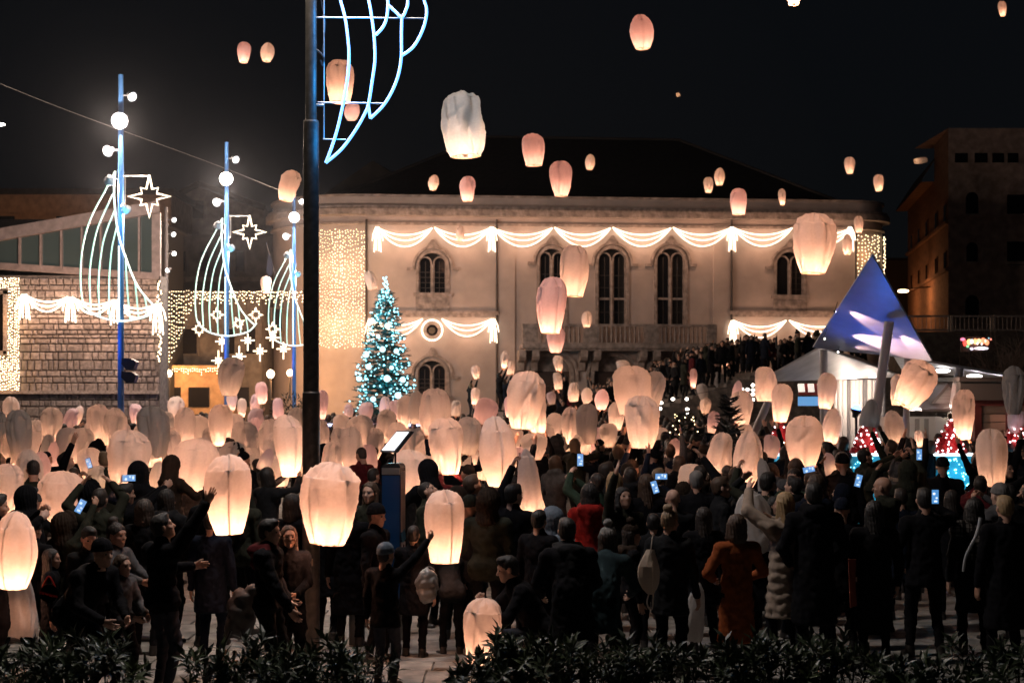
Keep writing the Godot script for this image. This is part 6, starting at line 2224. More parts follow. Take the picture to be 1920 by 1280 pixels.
func build_lanterns() -> void:
	var white := paper_mat("lantern_paper", 0.74, 0.71, 0.69)
	var pink := paper_mat("pinkish_paper", 0.74, 0.63, 0.68)
	var sheer := paper_mat("sheer_paper", 0.36, 0.50, 0.58)
	sheer.transparency = BaseMaterial3D.TRANSPARENCY_ALPHA
	sheer.albedo_color.a = 0.80
	for k in FLYING.size():
		var q: Array = FLYING[k]
		var h: float = q[2] - q[1]
		var d: float = q[7] if q[7] > 0 else clampf(FOCAL * 0.82 / h, 16.0, 68.0)
		lantern(FLYING_LABELS[k], "", q[0], q[1], q[2], q[3], q[4], q[5] * POWER, q[6], d, sheer if FLYING_LABELS[k].contains("bluish") else pink if FLYING_LABELS[k].contains("pink") or FLYING_LABELS[k].contains("lilac") else white)
	# crowd lanterns: labels by look, zone and order from the left within the zone
	var zones := {}
	var infos := []
	for k in CROWD.size():
		var q: Array = CROWD[k]
		var u: float = q[0]
		var size := "tiny" if q[2] - q[1] < 45 else "small" if q[2] - q[1] < 75 else "large" if q[2] - q[1] > 105 else "medium"
		var state := "unlit white" if q[5] <= 0.0 else "dim greyish" if q[5] < 0.36 else "soft peach" if q[5] < 0.85 else "bright orange"
		if q[4] == 3:
			state = "limp white" if q[5] <= 0.0 else "limp glowing"
		var zone := "left of the first blue post" if u < 226 else "between the first two blue posts" if u < 424 else "between second blue and dark posts" if u < 583 else "between dark post and totem" if u < 742 else "right of the totem" if u < 890 else "below the balcony's left half" if u < 1060 else "below the balcony's right half" if u < 1260 else "before the packed stairs" if u < 1420 else "below the blue canopy" if u < 1660 else "before the stalls"
		var key := "%s %s sky lantern %s" % [size, state, zone]
		if not zones.has(key):
			zones[key] = []
		zones[key].append([u, k])
		infos.append(key)
	var labels := {}
	for key in zones:
		var lst: Array = zones[key]
		lst.sort_custom(func(a, b): return a[0] < b[0])
		var ord := ["first", "second", "third", "fourth", "fifth", "sixth", "seventh", "eighth", "ninth", "tenth", "eleventh", "twelfth", "thirteenth", "fourteenth", "fifteenth", "sixteenth", "seventeenth", "eighteenth", "nineteenth", "twentieth"]
		for j in lst.size():
			labels[lst[j][1]] = key if lst.size() == 1 else key + ", " + ord[j] + " from left"
	for k in CROWD.size():
		var q: Array = CROWD[k]
		var d: float = q[7]
		var m := white
		if q[2] - q[1] < 60 and ((q[5] > 0.0 and q[5] < 0.5) or k % 5 == 0):
			m = pink
		var st: int = q[4]
		var wd: float = q[3] * rng.randf_range(0.92, 1.12)
		if k > 2 and q[2] - q[1] < 112 and st in [0, 4, 5]:   # many are dented, half filled or leaning
			var roll := rng.randf()
			if roll < 0.22:
				st = 1
			elif roll < 0.38:
				st = 2
		var tl: float = q[6] + (rng.randfn(0, 0.09) if q[6] == 0.0 and q[2] - q[1] < 112 else 0.0)
		lantern(labels[k], "sky lanterns over the crowd", q[0], q[1], q[2], wd, st, q[5] * POWER * rng.randf_range(0.7, 1.15), tl, d, m)
		if q[8] == 1:
			var p := P(q[0], q[2], d)
			holders.append(p)

const POWER := 0.47

# ---------------------------------------------------------------- bodies: a distance field meshed as surface nets
class Net:
	var c: float
	var o: Vector3
	var nx: int
	var ny: int
	var nz: int
	var f := PackedFloat32Array()
	var t := PackedByteArray()

	func _init(lo: Vector3, hi: Vector3, cell: float) -> void:
		c = cell
		o = lo
		nx = int(ceil((hi.x - lo.x) / cell)) + 1
		ny = int(ceil((hi.y - lo.y) / cell)) + 1
		nz = int(ceil((hi.z - lo.z) / cell)) + 1
		f.resize(nx * ny * nz)
		f.fill(9.0)
		t.resize(nx * ny * nz)

	# a tapered capsule from a to b, squeezed front to back by fl, joined softly over k
	func bone(a: Vector3, b: Vector3, ra: float, rb: float, tag: int, k := 0.03, fl := 1.0) -> void:
		var m := maxf(ra, rb) + k + c * 2.0
		var x0 := clampi(int((minf(a.x, b.x) - m - o.x) / c), 0, nx - 1)
		var x1 := clampi(int((maxf(a.x, b.x) + m - o.x) / c) + 1, 0, nx - 1)
		var y0 := clampi(int((minf(a.y, b.y) - m - o.y) / c), 0, ny - 1)
		var y1 := clampi(int((maxf(a.y, b.y) + m - o.y) / c) + 1, 0, ny - 1)
		var z0 := clampi(int((minf(a.z, b.z) - m - o.z) / c), 0, nz - 1)
		var z1 := clampi(int((maxf(a.z, b.z) + m - o.z) / c) + 1, 0, nz - 1)
		var iz := 1.0 / fl
		var aa := Vector3(a.x, a.y, a.z * iz)
		var ab := Vector3(b.x - a.x, b.y - a.y, (b.z - a.z) * iz)
		var l2 := maxf(ab.length_squared(), 1e-9)
		var inv := ab / l2
		var dr := rb - ra
		for z in range(z0, z1 + 1):
			var pz := (o.z + z * c) * iz - aa.z
			for y in range(y0, y1 + 1):
				var py := o.y + y * c - aa.y
				var i := (z * ny + y) * nx + x0
				var px := o.x + x0 * c - aa.x
				for x in range(x0, x1 + 1):
					var p := Vector3(px, py, pz)
					var h := clampf(p.dot(inv), 0.0, 1.0)
					var d := (p - ab * h).length() - ra - dr * h
					var g := f[i]
					if d < g:
						t[i] = tag
					var e := k - absf(d - g)
					if e > 0.0:
						f[i] = minf(d, g) - e * e * 0.25 / k
					elif d < g:
						f[i] = d
					i += 1
					px += c

	func ell(m: Vector3, r: Vector3, tag: int, k := 0.02) -> void:
		field_ell(m, r, tag, k, false)

	func dig(m: Vector3, r: Vector3, k := 0.01) -> void:
		field_ell(m, r, 0, k, true)

	func field_ell(m: Vector3, r: Vector3, tag: int, k: float, sub: bool) -> void:
		var q := r + Vector3.ONE * (k + c * 2.0)
		var rm := minf(r.x, minf(r.y, r.z))
		for z in range(clampi(int((m.z - q.z - o.z) / c), 0, nz - 1), clampi(int((m.z + q.z - o.z) / c) + 1, 0, nz - 1) + 1):
			for y in range(clampi(int((m.y - q.y - o.y) / c), 0, ny - 1), clampi(int((m.y + q.y - o.y) / c) + 1, 0, ny - 1) + 1):
				for x in range(clampi(int((m.x - q.x - o.x) / c), 0, nx - 1), clampi(int((m.x + q.x - o.x) / c) + 1, 0, nx - 1) + 1):
					var i := (z * ny + y) * nx + x
					var p := o + Vector3(x, y, z) * c - m
					var k0 := (p / r).length()
					var k1 := (p / (r * r)).length()
					var d := k0 * (k0 - 1.0) / maxf(k1, 1e-6) if k0 > 0.05 else -rm
					var g := f[i]
					if sub:
						var e2 := maxf(k - absf(g + d), 0.0)
						f[i] = maxf(g, -d) + e2 * e2 * 0.25 / k
					else:
						if d < g:
							t[i] = tag
						var e := maxf(k - absf(d - g), 0.0)
						f[i] = minf(d, g) - e * e * 0.25 / k

	# keep only what lies behind the plane through p with outward normal n
	func keep_behind(p: Vector3, n: Vector3) -> void:
		var i := 0
		for z in nz:
			for y in ny:
				var w := (o + Vector3(0, y, z) * c - p).dot(n)
				for x in nx:
					f[i] = maxf(f[i], w)
					w += n.x * c
					i += 1

	func build(wrinkle) -> Dictionary:
		var lim := 3.0 * c
		var at := PackedInt32Array()
		at.resize(f.size())
		at.fill(-1)
		var v := PackedVector3Array()
		var sy := nx
		var sz := nx * ny
		var off := [0, 1, sy, sy + 1, sz, sz + 1, sz + sy, sz + sy + 1]
		var ofs := [Vector3(0, 0, 0), Vector3(1, 0, 0), Vector3(0, 1, 0), Vector3(1, 1, 0), Vector3(0, 0, 1), Vector3(1, 0, 1), Vector3(0, 1, 1), Vector3(1, 1, 1)]
		var ea := [0, 2, 4, 6, 0, 1, 4, 5, 0, 1, 2, 3]
		var eb := [1, 3, 5, 7, 2, 3, 6, 7, 4, 5, 6, 7]
		var cells := PackedInt32Array()
		for z in nz - 1:
			for y in ny - 1:
				var i := z * sz + y * sy
				for x in nx - 1:
					var f0 := f[i]
					if f0 < lim and f0 > -lim:
						var s := 1 if f0 < 0.0 else 0
						for q in range(1, 8):
							if f[i + off[q]] < 0.0:
								s += 1
						if s > 0 and s < 8:
							var sum := Vector3.ZERO
							var m := 0
							for e in 12:
								var a := f[i + off[ea[e]]]
								var b := f[i + off[eb[e]]]
								if (a < 0.0) != (b < 0.0):
									sum += (ofs[ea[e]] as Vector3).lerp(ofs[eb[e]], a / (a - b))
									m += 1
							at[i] = v.size()
							cells.append(i)
							v.append(o + (Vector3(x, y, z) + sum / m) * c)
					i += 1
		var idx := PackedInt32Array()
		var tags := PackedByteArray()
		for i in cells:
			var x := i % nx
			var y := (i / nx) % ny
			var z := i / sz
			for axis in 3:
				var step: int = [1, sy, sz][axis]
				var u: int = [sy, sz, 1][axis]
				var w: int = [sz, 1, sy][axis]
				if (axis != 1 and y == 0) or (axis != 0 and x == 0) or (axis != 2 and z == 0):
					continue
				var a := f[i]
				var b := f[i + step]
				if (a < 0.0) == (b < 0.0):
					continue
				var p0 := at[i]
				var p1 := at[i - u]
				var p2 := at[i - u - w]
				var p3 := at[i - w]
				if p0 < 0 or p1 < 0 or p2 < 0 or p3 < 0:
					continue
				if a < 0.0:
					idx.append_array([p0, p2, p1, p0, p3, p2])
					tags.append(t[i])
				else:
					idx.append_array([p0, p1, p2, p0, p2, p3])
					tags.append(t[i + step])
		if wrinkle != null:
			v = wrinkle.call(v)
		var nn := Net.normals(v, idx)
		# one set of arrays for each tag
		var out := {}
		for q in tags.size():
			var tg := tags[q]
			if not out.has(tg):
				var remap := PackedInt32Array()
				remap.resize(v.size())
				remap.fill(-1)
				out[tg] = [PackedVector3Array(), PackedVector3Array(), PackedInt32Array(), remap]
		for tg in out:
			var vv: PackedVector3Array = out[tg][0]
			var nv: PackedVector3Array = out[tg][1]
			var ii: PackedInt32Array = out[tg][2]
			var rm: PackedInt32Array = out[tg][3]
			for q in tags.size():
				if tags[q] != tg:
					continue
				for e in range(q * 6, q * 6 + 6):
					var k := idx[e]
					var r := rm[k]
					if r < 0:
						r = vv.size()
						rm[k] = r
						vv.append(v[k])
						nv.append(nn[k])
					ii.append(r)
			out[tg] = [vv, nv, ii]
		return out

	static func normals(vv: PackedVector3Array, ii: PackedInt32Array) -> PackedVector3Array:
		var nn := PackedVector3Array()
		nn.resize(vv.size())
		for k in range(0, ii.size(), 3):
			var a := ii[k]
			var b := ii[k + 1]
			var d := ii[k + 2]
			var f := (vv[d] - vv[a]).cross(vv[b] - vv[a])
			nn[a] += f
			nn[b] += f
			nn[d] += f
		for k in nn.size():
			nn[k] = nn[k].normalized()
		return nn

# tags: 0 skin, 1 coat, 2 trousers, 3 shoes, 4 eyes and brows, 5 lips, 6 trim
var head_store := {}
var hand_store := {}
var hair_store := {}

func head_field(fine: bool, child: bool) -> Dictionary:
	var key := "%s%s" % [fine, child]
	if head_store.has(key):
		return head_store[key]
	var n := Net.new(Vector3(-0.12, -0.16, -0.14), Vector3(0.12, 0.16, 0.15), 0.0068 if fine else 0.013)
	n.ell(Vector3(0, 0.035, -0.012), Vector3(0.075, 0.087, 0.094), 0)
	n.ell(Vector3(0, -0.048, 0.022), Vector3(0.057, 0.068, 0.066), 0, 0.05)
	n.ell(Vector3(0, -0.096, 0.058), Vector3(0.022, 0.018, 0.02), 0, 0.03)
	n.bone(Vector3(-0.036, 0.032, 0.070), Vector3(0.036, 0.032, 0.070), 0.013, 0.013, 0, 0.02)
	n.ell(Vector3(-0.042, -0.022, 0.056), Vector3(0.022, 0.018, 0.02), 0, 0.02)
	n.ell(Vector3(0.042, -0.022, 0.056), Vector3(0.022, 0.018, 0.02), 0, 0.02)
	n.dig(Vector3(-0.031, 0.008, 0.092), Vector3(0.019, 0.013, 0.014))
	n.dig(Vector3(0.031, 0.008, 0.092), Vector3(0.019, 0.013, 0.014))
	n.bone(Vector3(0, 0.016, 0.080), Vector3(0, -0.026, 0.101 if not child else 0.094), 0.008, 0.0135, 0, 0.012)
	n.bone(Vector3(-0.017, -0.062, 0.075), Vector3(0.017, -0.062, 0.075), 0.0075, 0.0075, 5, 0.008)
	for s in [-1.0, 1.0]:
		n.ell(Vector3(s * 0.078, -0.002, -0.008), Vector3(0.011, 0.031, 0.019), 0, 0.008)
		n.ell(Vector3(s * 0.031, 0.007, 0.078), Vector3(0.0135, 0.0075, 0.010), 4, 0.002)
		n.bone(Vector3(s * 0.017, 0.029, 0.083), Vector3(s * 0.046, 0.030, 0.071), 0.0058, 0.0045, 4, 0.003)
	n.bone(Vector3(0, -0.05, -0.025), Vector3(0, -0.15, -0.04), 0.052, 0.055, 0, 0.03)
	head_store[key] = n.build(null)
	return head_store[key]

func hand_field(fine: bool, side: float, kind: String) -> Dictionary:
	var key := "%s%s%s" % [fine, side, kind]
	if hand_store.has(key):
		return hand_store[key]
	var n := Net.new(Vector3(-0.09, -0.05, -0.05), Vector3(0.09, 0.22, 0.13), 0.0062 if fine else 0.0105)
	n.bone(Vector3(0, -0.03, 0), Vector3(0, 0.02, 0), 0.031, 0.033, 0, 0.02, 0.75)
	n.bone(Vector3(0.012, 0.02, 0), Vector3(0.016, 0.075, 0), 0.030, 0.026, 0, 0.02, 0.5)
	n.bone(Vector3(-0.012, 0.02, 0), Vector3(-0.018, 0.07, 0), 0.030, 0.024, 0, 0.02, 0.5)
	var curl: float = {"open": 0.12, "relaxed": 0.45, "grip": 1.05}[kind]
	var fan: float = {"open": 0.10, "relaxed": 0.04, "grip": 0.03}[kind]
	for q in 4:
		var x: float = [0.030, 0.0105, -0.0095, -0.029][q] * -side
		var ln: float = [0.070, 0.079, 0.073, 0.056][q]
		var p := Vector3(x, 0.088 - 0.006 * absf(q - 1.2), 0)
		var a: float = curl * [0.8, 0.9, 1.0, 1.1][q] * 0.6
		var sx: float = [0.9, 0.25, -0.35, -1.0][q] * -side * fan * 2.0
		var r := 0.0098 - 0.0004 * q
		for e in 3:
			var d := Vector3(sx, cos(a), sin(a)).normalized()
			var l: float = ln * [0.46, 0.30, 0.24][e]
			n.bone(p, p + d * l, r, r * 0.92, 0, 0.004)
			p += d * l
			a += curl * 0.75
			r *= 0.92
	var tx := -side
	n.bone(Vector3(0.022 * tx, 0.022, 0.004), Vector3(0.052 * tx, 0.058, 0.016), 0.0155, 0.0125, 0, 0.012)
	var tt := Vector3(0.052 * tx, 0.058, 0.016)
	var dd := Vector3(0.35 * tx, 0.8, 0.3).normalized() if kind != "grip" else Vector3(-0.1 * tx, 0.75, 0.75).normalized()
	n.bone(tt, tt + dd * 0.034, 0.0115, 0.009, 0, 0.005)
	hand_store[key] = n.build(null)
	return hand_store[key]

func hair_mesh(style: String, fine: bool) -> ArrayMesh:
	var key := "%s%s" % [style, fine]
	if hair_store.has(key):
		return hair_store[key]
	var n := Net.new(Vector3(-0.17, -0.42, -0.2), Vector3(0.17, 0.26, 0.17), 0.0095 if fine else 0.016)
	var strands := 0.006
	match style:
		"short", "crop":
			var e := 0.0 if style == "short" else -0.005
			n.ell(Vector3(0, 0.043, -0.016), Vector3(0.083 + e, 0.092 + e, 0.102 + e), 0)
			n.ell(Vector3(0, -0.02, -0.045), Vector3(0.071 + e, 0.065, 0.063 + e), 0, 0.03)
			n.keep_behind(Vector3(0, 0.072, 0.082), Vector3(0, -0.62, 0.78))
			if style == "short":
				n.ell(Vector3(0.01, 0.105, 0.045), Vector3(0.05, 0.025, 0.04), 0, 0.03)
		"long", "blonde":
			n.ell(Vector3(0, 0.047, -0.020), Vector3(0.085, 0.092, 0.102), 0)
			n.keep_behind(Vector3(0, 0.088, 0.066), Vector3(0, -0.46, 0.88))
			n.bone(Vector3(0, -0.02, -0.06), Vector3(0, -0.26, -0.085), 0.084, 0.07, 0, 0.05, 0.62)
			for s in [-1.0, 1.0]:
				n.bone(Vector3(s * 0.070, 0.03, -0.025), Vector3(s * 0.085, -0.2, -0.012), 0.027, 0.026, 0, 0.03)
			strands = 0.010
		"bob":
			n.ell(Vector3(0, 0.040, -0.018), Vector3(0.092, 0.098, 0.106), 0)
			n.keep_behind(Vector3(0, 0.075, 0.080), Vector3(0, -0.5, 0.86))
			n.bone(Vector3(0, -0.01, -0.05), Vector3(0, -0.10, -0.055), 0.092, 0.098, 0, 0.04, 0.72)
			for s in [-1.0, 1.0]:
				n.bone(Vector3(s * 0.076, 0.02, -0.005), Vector3(s * 0.088, -0.12, 0.008), 0.028, 0.03, 0, 0.03)
			strands = 0.009
		"bun":
			n.ell(Vector3(0, 0.043, -0.018), Vector3(0.084, 0.093, 0.104), 0)
			n.ell(Vector3(0, -0.02, -0.05), Vector3(0.068, 0.06, 0.058), 0, 0.03)
			n.keep_behind(Vector3(0, 0.074, 0.080), Vector3(0, -0.6, 0.8))
			n.ell(Vector3(0, 0.15, -0.055), Vector3(0.05, 0.045, 0.045), 0, 0.02)
			n.ell(Vector3(0.03, 0.175, -0.04), Vector3(0.022, 0.02, 0.02), 0, 0.015)
			n.ell(Vector3(-0.035, 0.16, -0.06), Vector3(0.022, 0.024, 0.02), 0, 0.015)
			strands = 0.011
		"beanie", "pompom", "cap":
			n.ell(Vector3(0, 0.058, -0.012), Vector3(0.089, 0.098, 0.106), 0)
			n.keep_behind(Vector3(0, 0.030, 0), Vector3(0, -1, 0.12).normalized())
			for q in 12:
				var a := TAU * q / 12
				var b := TAU * (q + 1) / 12
				n.bone(Vector3(cos(a) * 0.083, 0.040 + 0.010 * sin(a), sin(a) * 0.098 - 0.012), Vector3(cos(b) * 0.083, 0.040 + 0.010 * sin(b), sin(b) * 0.098 - 0.012), 0.0125, 0.0125, 0, 0.008)
			if style == "pompom":
				n.ell(Vector3(0, 0.185, -0.02), Vector3(0.048, 0.045, 0.048), 0, 0.008)
				strands = 0.012
			if style == "cap":
				n.bone(Vector3(-0.04, 0.035, 0.11), Vector3(0.04, 0.035, 0.11), 0.03, 0.03, 0, 0.02)
		"hood", "furhood":
			n.ell(Vector3(0, 0.02, -0.03), Vector3(0.118, 0.145, 0.135), 0)
			n.bone(Vector3(0, -0.08, -0.03), Vector3(0, -0.18, -0.03), 0.11, 0.13, 0, 0.04)
			n.dig(Vector3(0, 0.0, 0.10), Vector3(0.085, 0.125, 0.14))
			if style == "furhood":
				for q in 14:
					var a := -0.6 + (PI + 1.2) * q / 14
					var b := -0.6 + (PI + 1.2) * (q + 1) / 14
					n.bone(Vector3(cos(a) * 0.105, 0.02 + sin(a) * 0.13, 0.055), Vector3(cos(b) * 0.105, 0.02 + sin(b) * 0.13, 0.055), 0.028, 0.028, 0, 0.01)
				strands = 0.013
	var wr := func(v: PackedVector3Array) -> PackedVector3Array:
		for k in v.size():
			var p := v[k]
			var a := atan2(p.x, p.z + 0.001)
			var w := sin(a * 23.0 + p.y * 25.0) * 0.5 + sin(a * 41.0 - p.y * 17.0) * 0.35 + noise.get_noise_3dv(p * 26.0)
			v[k] = p + (p - Vector3(0, minf(p.y, 0.02), -0.02)).normalized() * w * strands * 0.6
		return v
	var r: Dictionary = n.build(wr)
	var am := ArrayMesh.new()
	G.surface(am, r[0][0], r[0][1], r[0][2], null)
	hair_store[key] = am
	return am

static func ik(a: Vector3, target: Vector3, l1: float, l2: float, pole: Vector3) -> Array:
	var d := target - a
	var l := clampf(d.length(), 0.05, (l1 + l2) * 0.995)
	var dir := d.normalized()
	var x := (l1 * l1 - l2 * l2 + l * l) / (2.0 * l)
	var hgt := sqrt(maxf(0.0, l1 * l1 - x * x))
	var side := (pole - dir * pole.dot(dir)).normalized()
	return [a + dir * x + side * hgt, a + dir * l]

# the body of someone 1.75 m tall, facing +z; returns [mesh, tags, head transform]
func make_body(p: Dictionary, fine: bool) -> Array:
	var lean: float = p.get("lean", 0.0)
	var hip := Vector3(p.get("sx", 0.0), p.get("hip", 0.93), p.get("hz", -0.12 * lean))
	var spine := Vector3(0, cos(lean), sin(lean))
	var tw := Basis(spine, p.get("twist", 0.0))
	var bulk: float = p.get("bulk", 1.0)
	var chest := hip + spine * 0.36
	var neck := hip + spine * 0.53
	var fit: String = p.get("fit", "jacket")
	var puff: bool = p.get("puff", false)
	var n := Net.new(Vector3(-0.75, -0.02, -0.62), Vector3(0.75, 2.26, 0.85), 0.021 if fine else 0.034)
	# lower body first, so that the coat hangs over it
	var hips := [hip + Vector3(0.085, -0.02, 0), hip + Vector3(-0.085, -0.02, 0)]
	var feet: Array = p.get("feet", [Vector3(0.11, 0.08, 0.04), Vector3(-0.12, 0.08, -0.03)])
	var ct := 1
	if fit in ["long", "coat"]:
		var hem: float = 0.40 if fit == "long" else 0.58
		hem = p.get("hem", hem)
		var bt := Vector3(hip.x, hem - 0.12, hip.z + 0.01)
		n.bone(hip + spine * 0.1, bt, 0.165 * bulk, 0.215 * bulk, 1, 0.04, 0.74)
		n.keep_behind(Vector3(0, hem, 0), Vector3(0, -1, 0))
	n.bone(hip + spine * 0.04, chest, 0.148 * bulk, 0.172 * bulk, 1, 0.05, 0.74)
	var sh := [neck - spine * 0.075 + tw * Vector3(0.175 * bulk, 0, 0), neck - spine * 0.075 + tw * Vector3(-0.175 * bulk, 0, 0)]
	n.bone(sh[0], sh[1], 0.078, 0.078, 1, 0.07)
	if fit == "jacket":
		n.bone(hip + Vector3(-0.07, 0.0, 0), hip + Vector3(0.07, 0.0, 0), 0.145 * bulk, 0.145 * bulk, 1, 0.04, 0.82)
	n.bone(neck - spine * 0.04, neck + spine * 0.035, 0.10, 0.072, 1, 0.03)
	for s in 2:
		var kn := ik(hips[s], feet[s], 0.43, 0.42, Vector3(0.12 if s == 0 else -0.12, 0, 1))
		var kz := 0.02
		n.bone(hips[s], kn[0], 0.088, 0.064, 2, kz)
		n.bone(kn[0], kn[1], 0.062, 0.046, 2, kz)
		var an: Vector3 = kn[1]
		n.bone(an + Vector3(0, -0.035, -0.02), an + Vector3(0.03 if s == 0 else -0.03, -0.045, 0.13), 0.047, 0.040, 3, 0.012)
		n.bone(an + Vector3(0, 0.03, 0), an + Vector3(0, -0.03, 0), 0.050, 0.046, 3, 0.01)
	# arms
	var targets := [p.get("L", Vector3(0.27, 0.80, 0.05)), p.get("R", Vector3(-0.27, 0.80, 0.05))]
	var acc := {}
	for s in 2:
		var sd := 1.0 if s == 0 else -1.0
		var pole := Vector3(sd * 0.7, -0.6, -0.5)
		var arm := ik(sh[s], targets[s], 0.285, 0.265, pole)
		var el: Vector3 = arm[0]
		var wr: Vector3 = arm[1]
		var ex := 0.012 if puff else 0.0
		n.bone(sh[s], el, 0.070 + ex, 0.056 + ex, 1, 0.035)
		n.bone(el, wr, 0.056 + ex, 0.043 + ex * 0.5, 1, 0.02)
		var y := (wr - el).normalized()
		var want: Vector3 = p.get("palm", Vector3(-sd, 0, 0.25))
		if p.has("palm"):
			want = Vector3(want.x * -sd, want.y, want.z)
		var z := want - y * want.dot(y)
		z = Vector3(-sd, 0.2, 0.3) if z.length() < 0.1 else z.normalized()
		z = (z - y * z.dot(y)).normalized()
		var hb := Basis(y.cross(z), y, z)
		if p.get("hands", true):
			var kind: String = p.get("kl" if s == 0 else "kr", "relaxed")
			gather(acc, hand_field(fine, sd, kind), Transform3D(hb.scaled(Vector3.ONE * 0.92), wr + y * 0.033))
	# neck and head
	var hb2 := Basis(Vector3.UP, p.get("hy", 0.0)) * Basis(Vector3.RIGHT, -p.get("hp", 0.0))
	var hs: float = p.get("hd", 1.0)
	var hc := neck + (spine * 0.6 + Vector3.UP * 0.4).normalized() * 0.155 + hb2 * Vector3(0, 0, 0.015)
	n.bone(neck, hc + hb2 * Vector3(0, -0.05, -0.02) * hs, 0.058, 0.052, 0, 0.01)
	match p.get("collar", ""):
		"hood":
			var q0 := neck + spine * 0.02 + tw * Vector3(0.10, 0, 0.02)
			var q1 := neck + tw * Vector3(0.07, -0.02, -0.11)
			var q2 := neck + tw * Vector3(-0.07, -0.02, -0.11)
			var q3 := neck + spine * 0.02 + tw * Vector3(-0.10, 0, 0.02)
			n.bone(q0, q1, 0.045, 0.062, 6, 0.02)
			n.bone(q1, q2, 0.062, 0.062, 6, 0.02)
			n.bone(q2, q3, 0.062, 0.045, 6, 0.02)
			n.bone(q1.lerp(q2, 0.5), q1.lerp(q2, 0.5) - spine * 0.15 + Vector3(0, 0, -0.03), 0.07, 0.04, 6, 0.04)
		"scarf":
			for q in 8:
				var a := TAU * q / 8
				var b := TAU * (q + 1) / 8
				n.bone(neck + Vector3(cos(a) * 0.085, 0.03 + 0.02 * sin(a * 2.0), sin(a) * 0.085), neck + Vector3(cos(b) * 0.085, 0.03 + 0.02 * sin(b * 2.0), sin(b) * 0.085), 0.05, 0.05, 6, 0.01)
		"shawl":
			n.bone(neck - spine * 0.06 + Vector3(-0.16, 0, 0), neck - spine * 0.06 + Vector3(0.16, 0, 0), 0.105, 0.105, 6, 0.04)
			n.bone(neck - spine * 0.1 + Vector3(-0.1, 0, -0.03), neck - spine * 0.3 + Vector3(0, 0, -0.07), 0.12, 0.1, 6, 0.05)
	var sd0 := hash(p.get("label", "")) % 1000 * 0.37
	var ridge: bool = puff
	var wrk := func(v: PackedVector3Array) -> PackedVector3Array:
		for k in v.size():
			var q := v[k]
			var e := noise.get_noise_3d(q.x * 6.0 + sd0, q.y * 3.5, q.z * 6.0) * 0.016
			e -= absf(noise.get_noise_3d(q.x * 9.0 + q.y * 4.0, q.y * 8.0 + sd0, q.z * 9.0)) * 0.026 - 0.006
			e += noise.get_noise_3d(q.x * 20.0, q.y * 14.0 + sd0, q.z * 20.0) * 0.006
			if q.y > 1.50 or q.y < 0.1:
				e *= 0.3
			if ridge and q.y > 0.35 and q.y < 1.5:
				e += 0.016 * (absf(sin((q.y + 0.02 * sin(q.x * 9.0)) * PI / 0.105)) - 0.5)
			v[k] = q + Vector3(q.x, 0.0, q.z - 0.02).normalized() * e
		return v
	gather(acc, n.build(wrk), Transform3D.IDENTITY)
	var ht := Transform3D(hb2.scaled(Vector3.ONE * hs), hc)
	gather(acc, head_field(fine, hs > 1.05), ht)
	var am := ArrayMesh.new()
	var tags := []
	for tg in 7:
		if acc.has(tg):
			var g: G = acc[tg]
			G.surface(am, g.v, g.n, g.i, null)
			tags.append(tg)
	return [am, tags, ht]

func gather(acc: Dictionary, parts: Dictionary, t: Transform3D) -> void:
	for tg in parts:
		if not acc.has(tg):
			acc[tg] = G.new()
		acc[tg].put(parts[tg][0], parts[tg][1], parts[tg][2], t)

func cloth(name_: String) -> StandardMaterial3D:
	var c: Array = {"black": [0.007, 0.007, 0.009], "charcoal": [0.017, 0.018, 0.020], "navy": [0.008, 0.012, 0.024], "brown": [0.036, 0.024, 0.017], "olive": [0.032, 0.034, 0.024], "grey": [0.10, 0.10, 0.105],
		"beige": [0.42, 0.33, 0.26], "orange": [0.30, 0.078, 0.024], "red": [0.30, 0.018, 0.014], "blue grey": [0.16, 0.20, 0.25], "teal": [0.022, 0.040, 0.046], "white": [0.55, 0.52, 0.49], "jeans": [0.045, 0.050, 0.066], "plaid": [0.17, 0.16, 0.155], "wine": [0.10, 0.014, 0.018], "green": [0.035, 0.06, 0.04], "light grey": [0.24, 0.23, 0.22]}[name_]
	var key := "cloth_" + name_.replace(" ", "_")
	if mats.has(key):
		return mats[key]
	var m := mat(key, c[0], c[1], c[2], 0.9)
	m.metallic_specular = 0.22
	if name_ == "plaid":
		var im := Image.create(64, 64, false, Image.FORMAT_RGB8)
		im.fill(Color(0.95, 0.95, 0.95))
		for q in [[4, 10], [20, 4], [34, 12], [52, 3]]:
			im.fill_rect(Rect2i(q[0], 0, q[1], 64), Color(0.25, 0.24, 0.24))
		for q in [[6, 10], [24, 4], [38, 12], [56, 3]]:
			for y in range(q[0], q[0] + q[1]):
				for x in 64:
					im.set_pixel(x, y, im.get_pixel(x, y) * 0.4)
		m.albedo_texture = ImageTexture.create_from_image(im)
		m.uv1_triplanar = true
		m.uv1_scale = Vector3.ONE * 5.0
	else:
		m.albedo_texture = noise_tex(hash(key) % 500, 0.02, 0.7, 1.0, 256, 4)
		m.uv1_triplanar = true
		m.uv1_scale = Vector3.ONE * 2.0
	return m

func hair_tone(name_: String) -> StandardMaterial3D:
	var c: Array = {"black": [0.010, 0.008, 0.007], "dark": [0.018, 0.012, 0.009], "brown": [0.055, 0.030, 0.017], "blond": [0.30, 0.20, 0.10], "grey": [0.16, 0.15, 0.14], "light": [0.20, 0.135, 0.075]}[name_]
	return mat("hair_" + name_, c[0], c[1], c[2], 0.62)

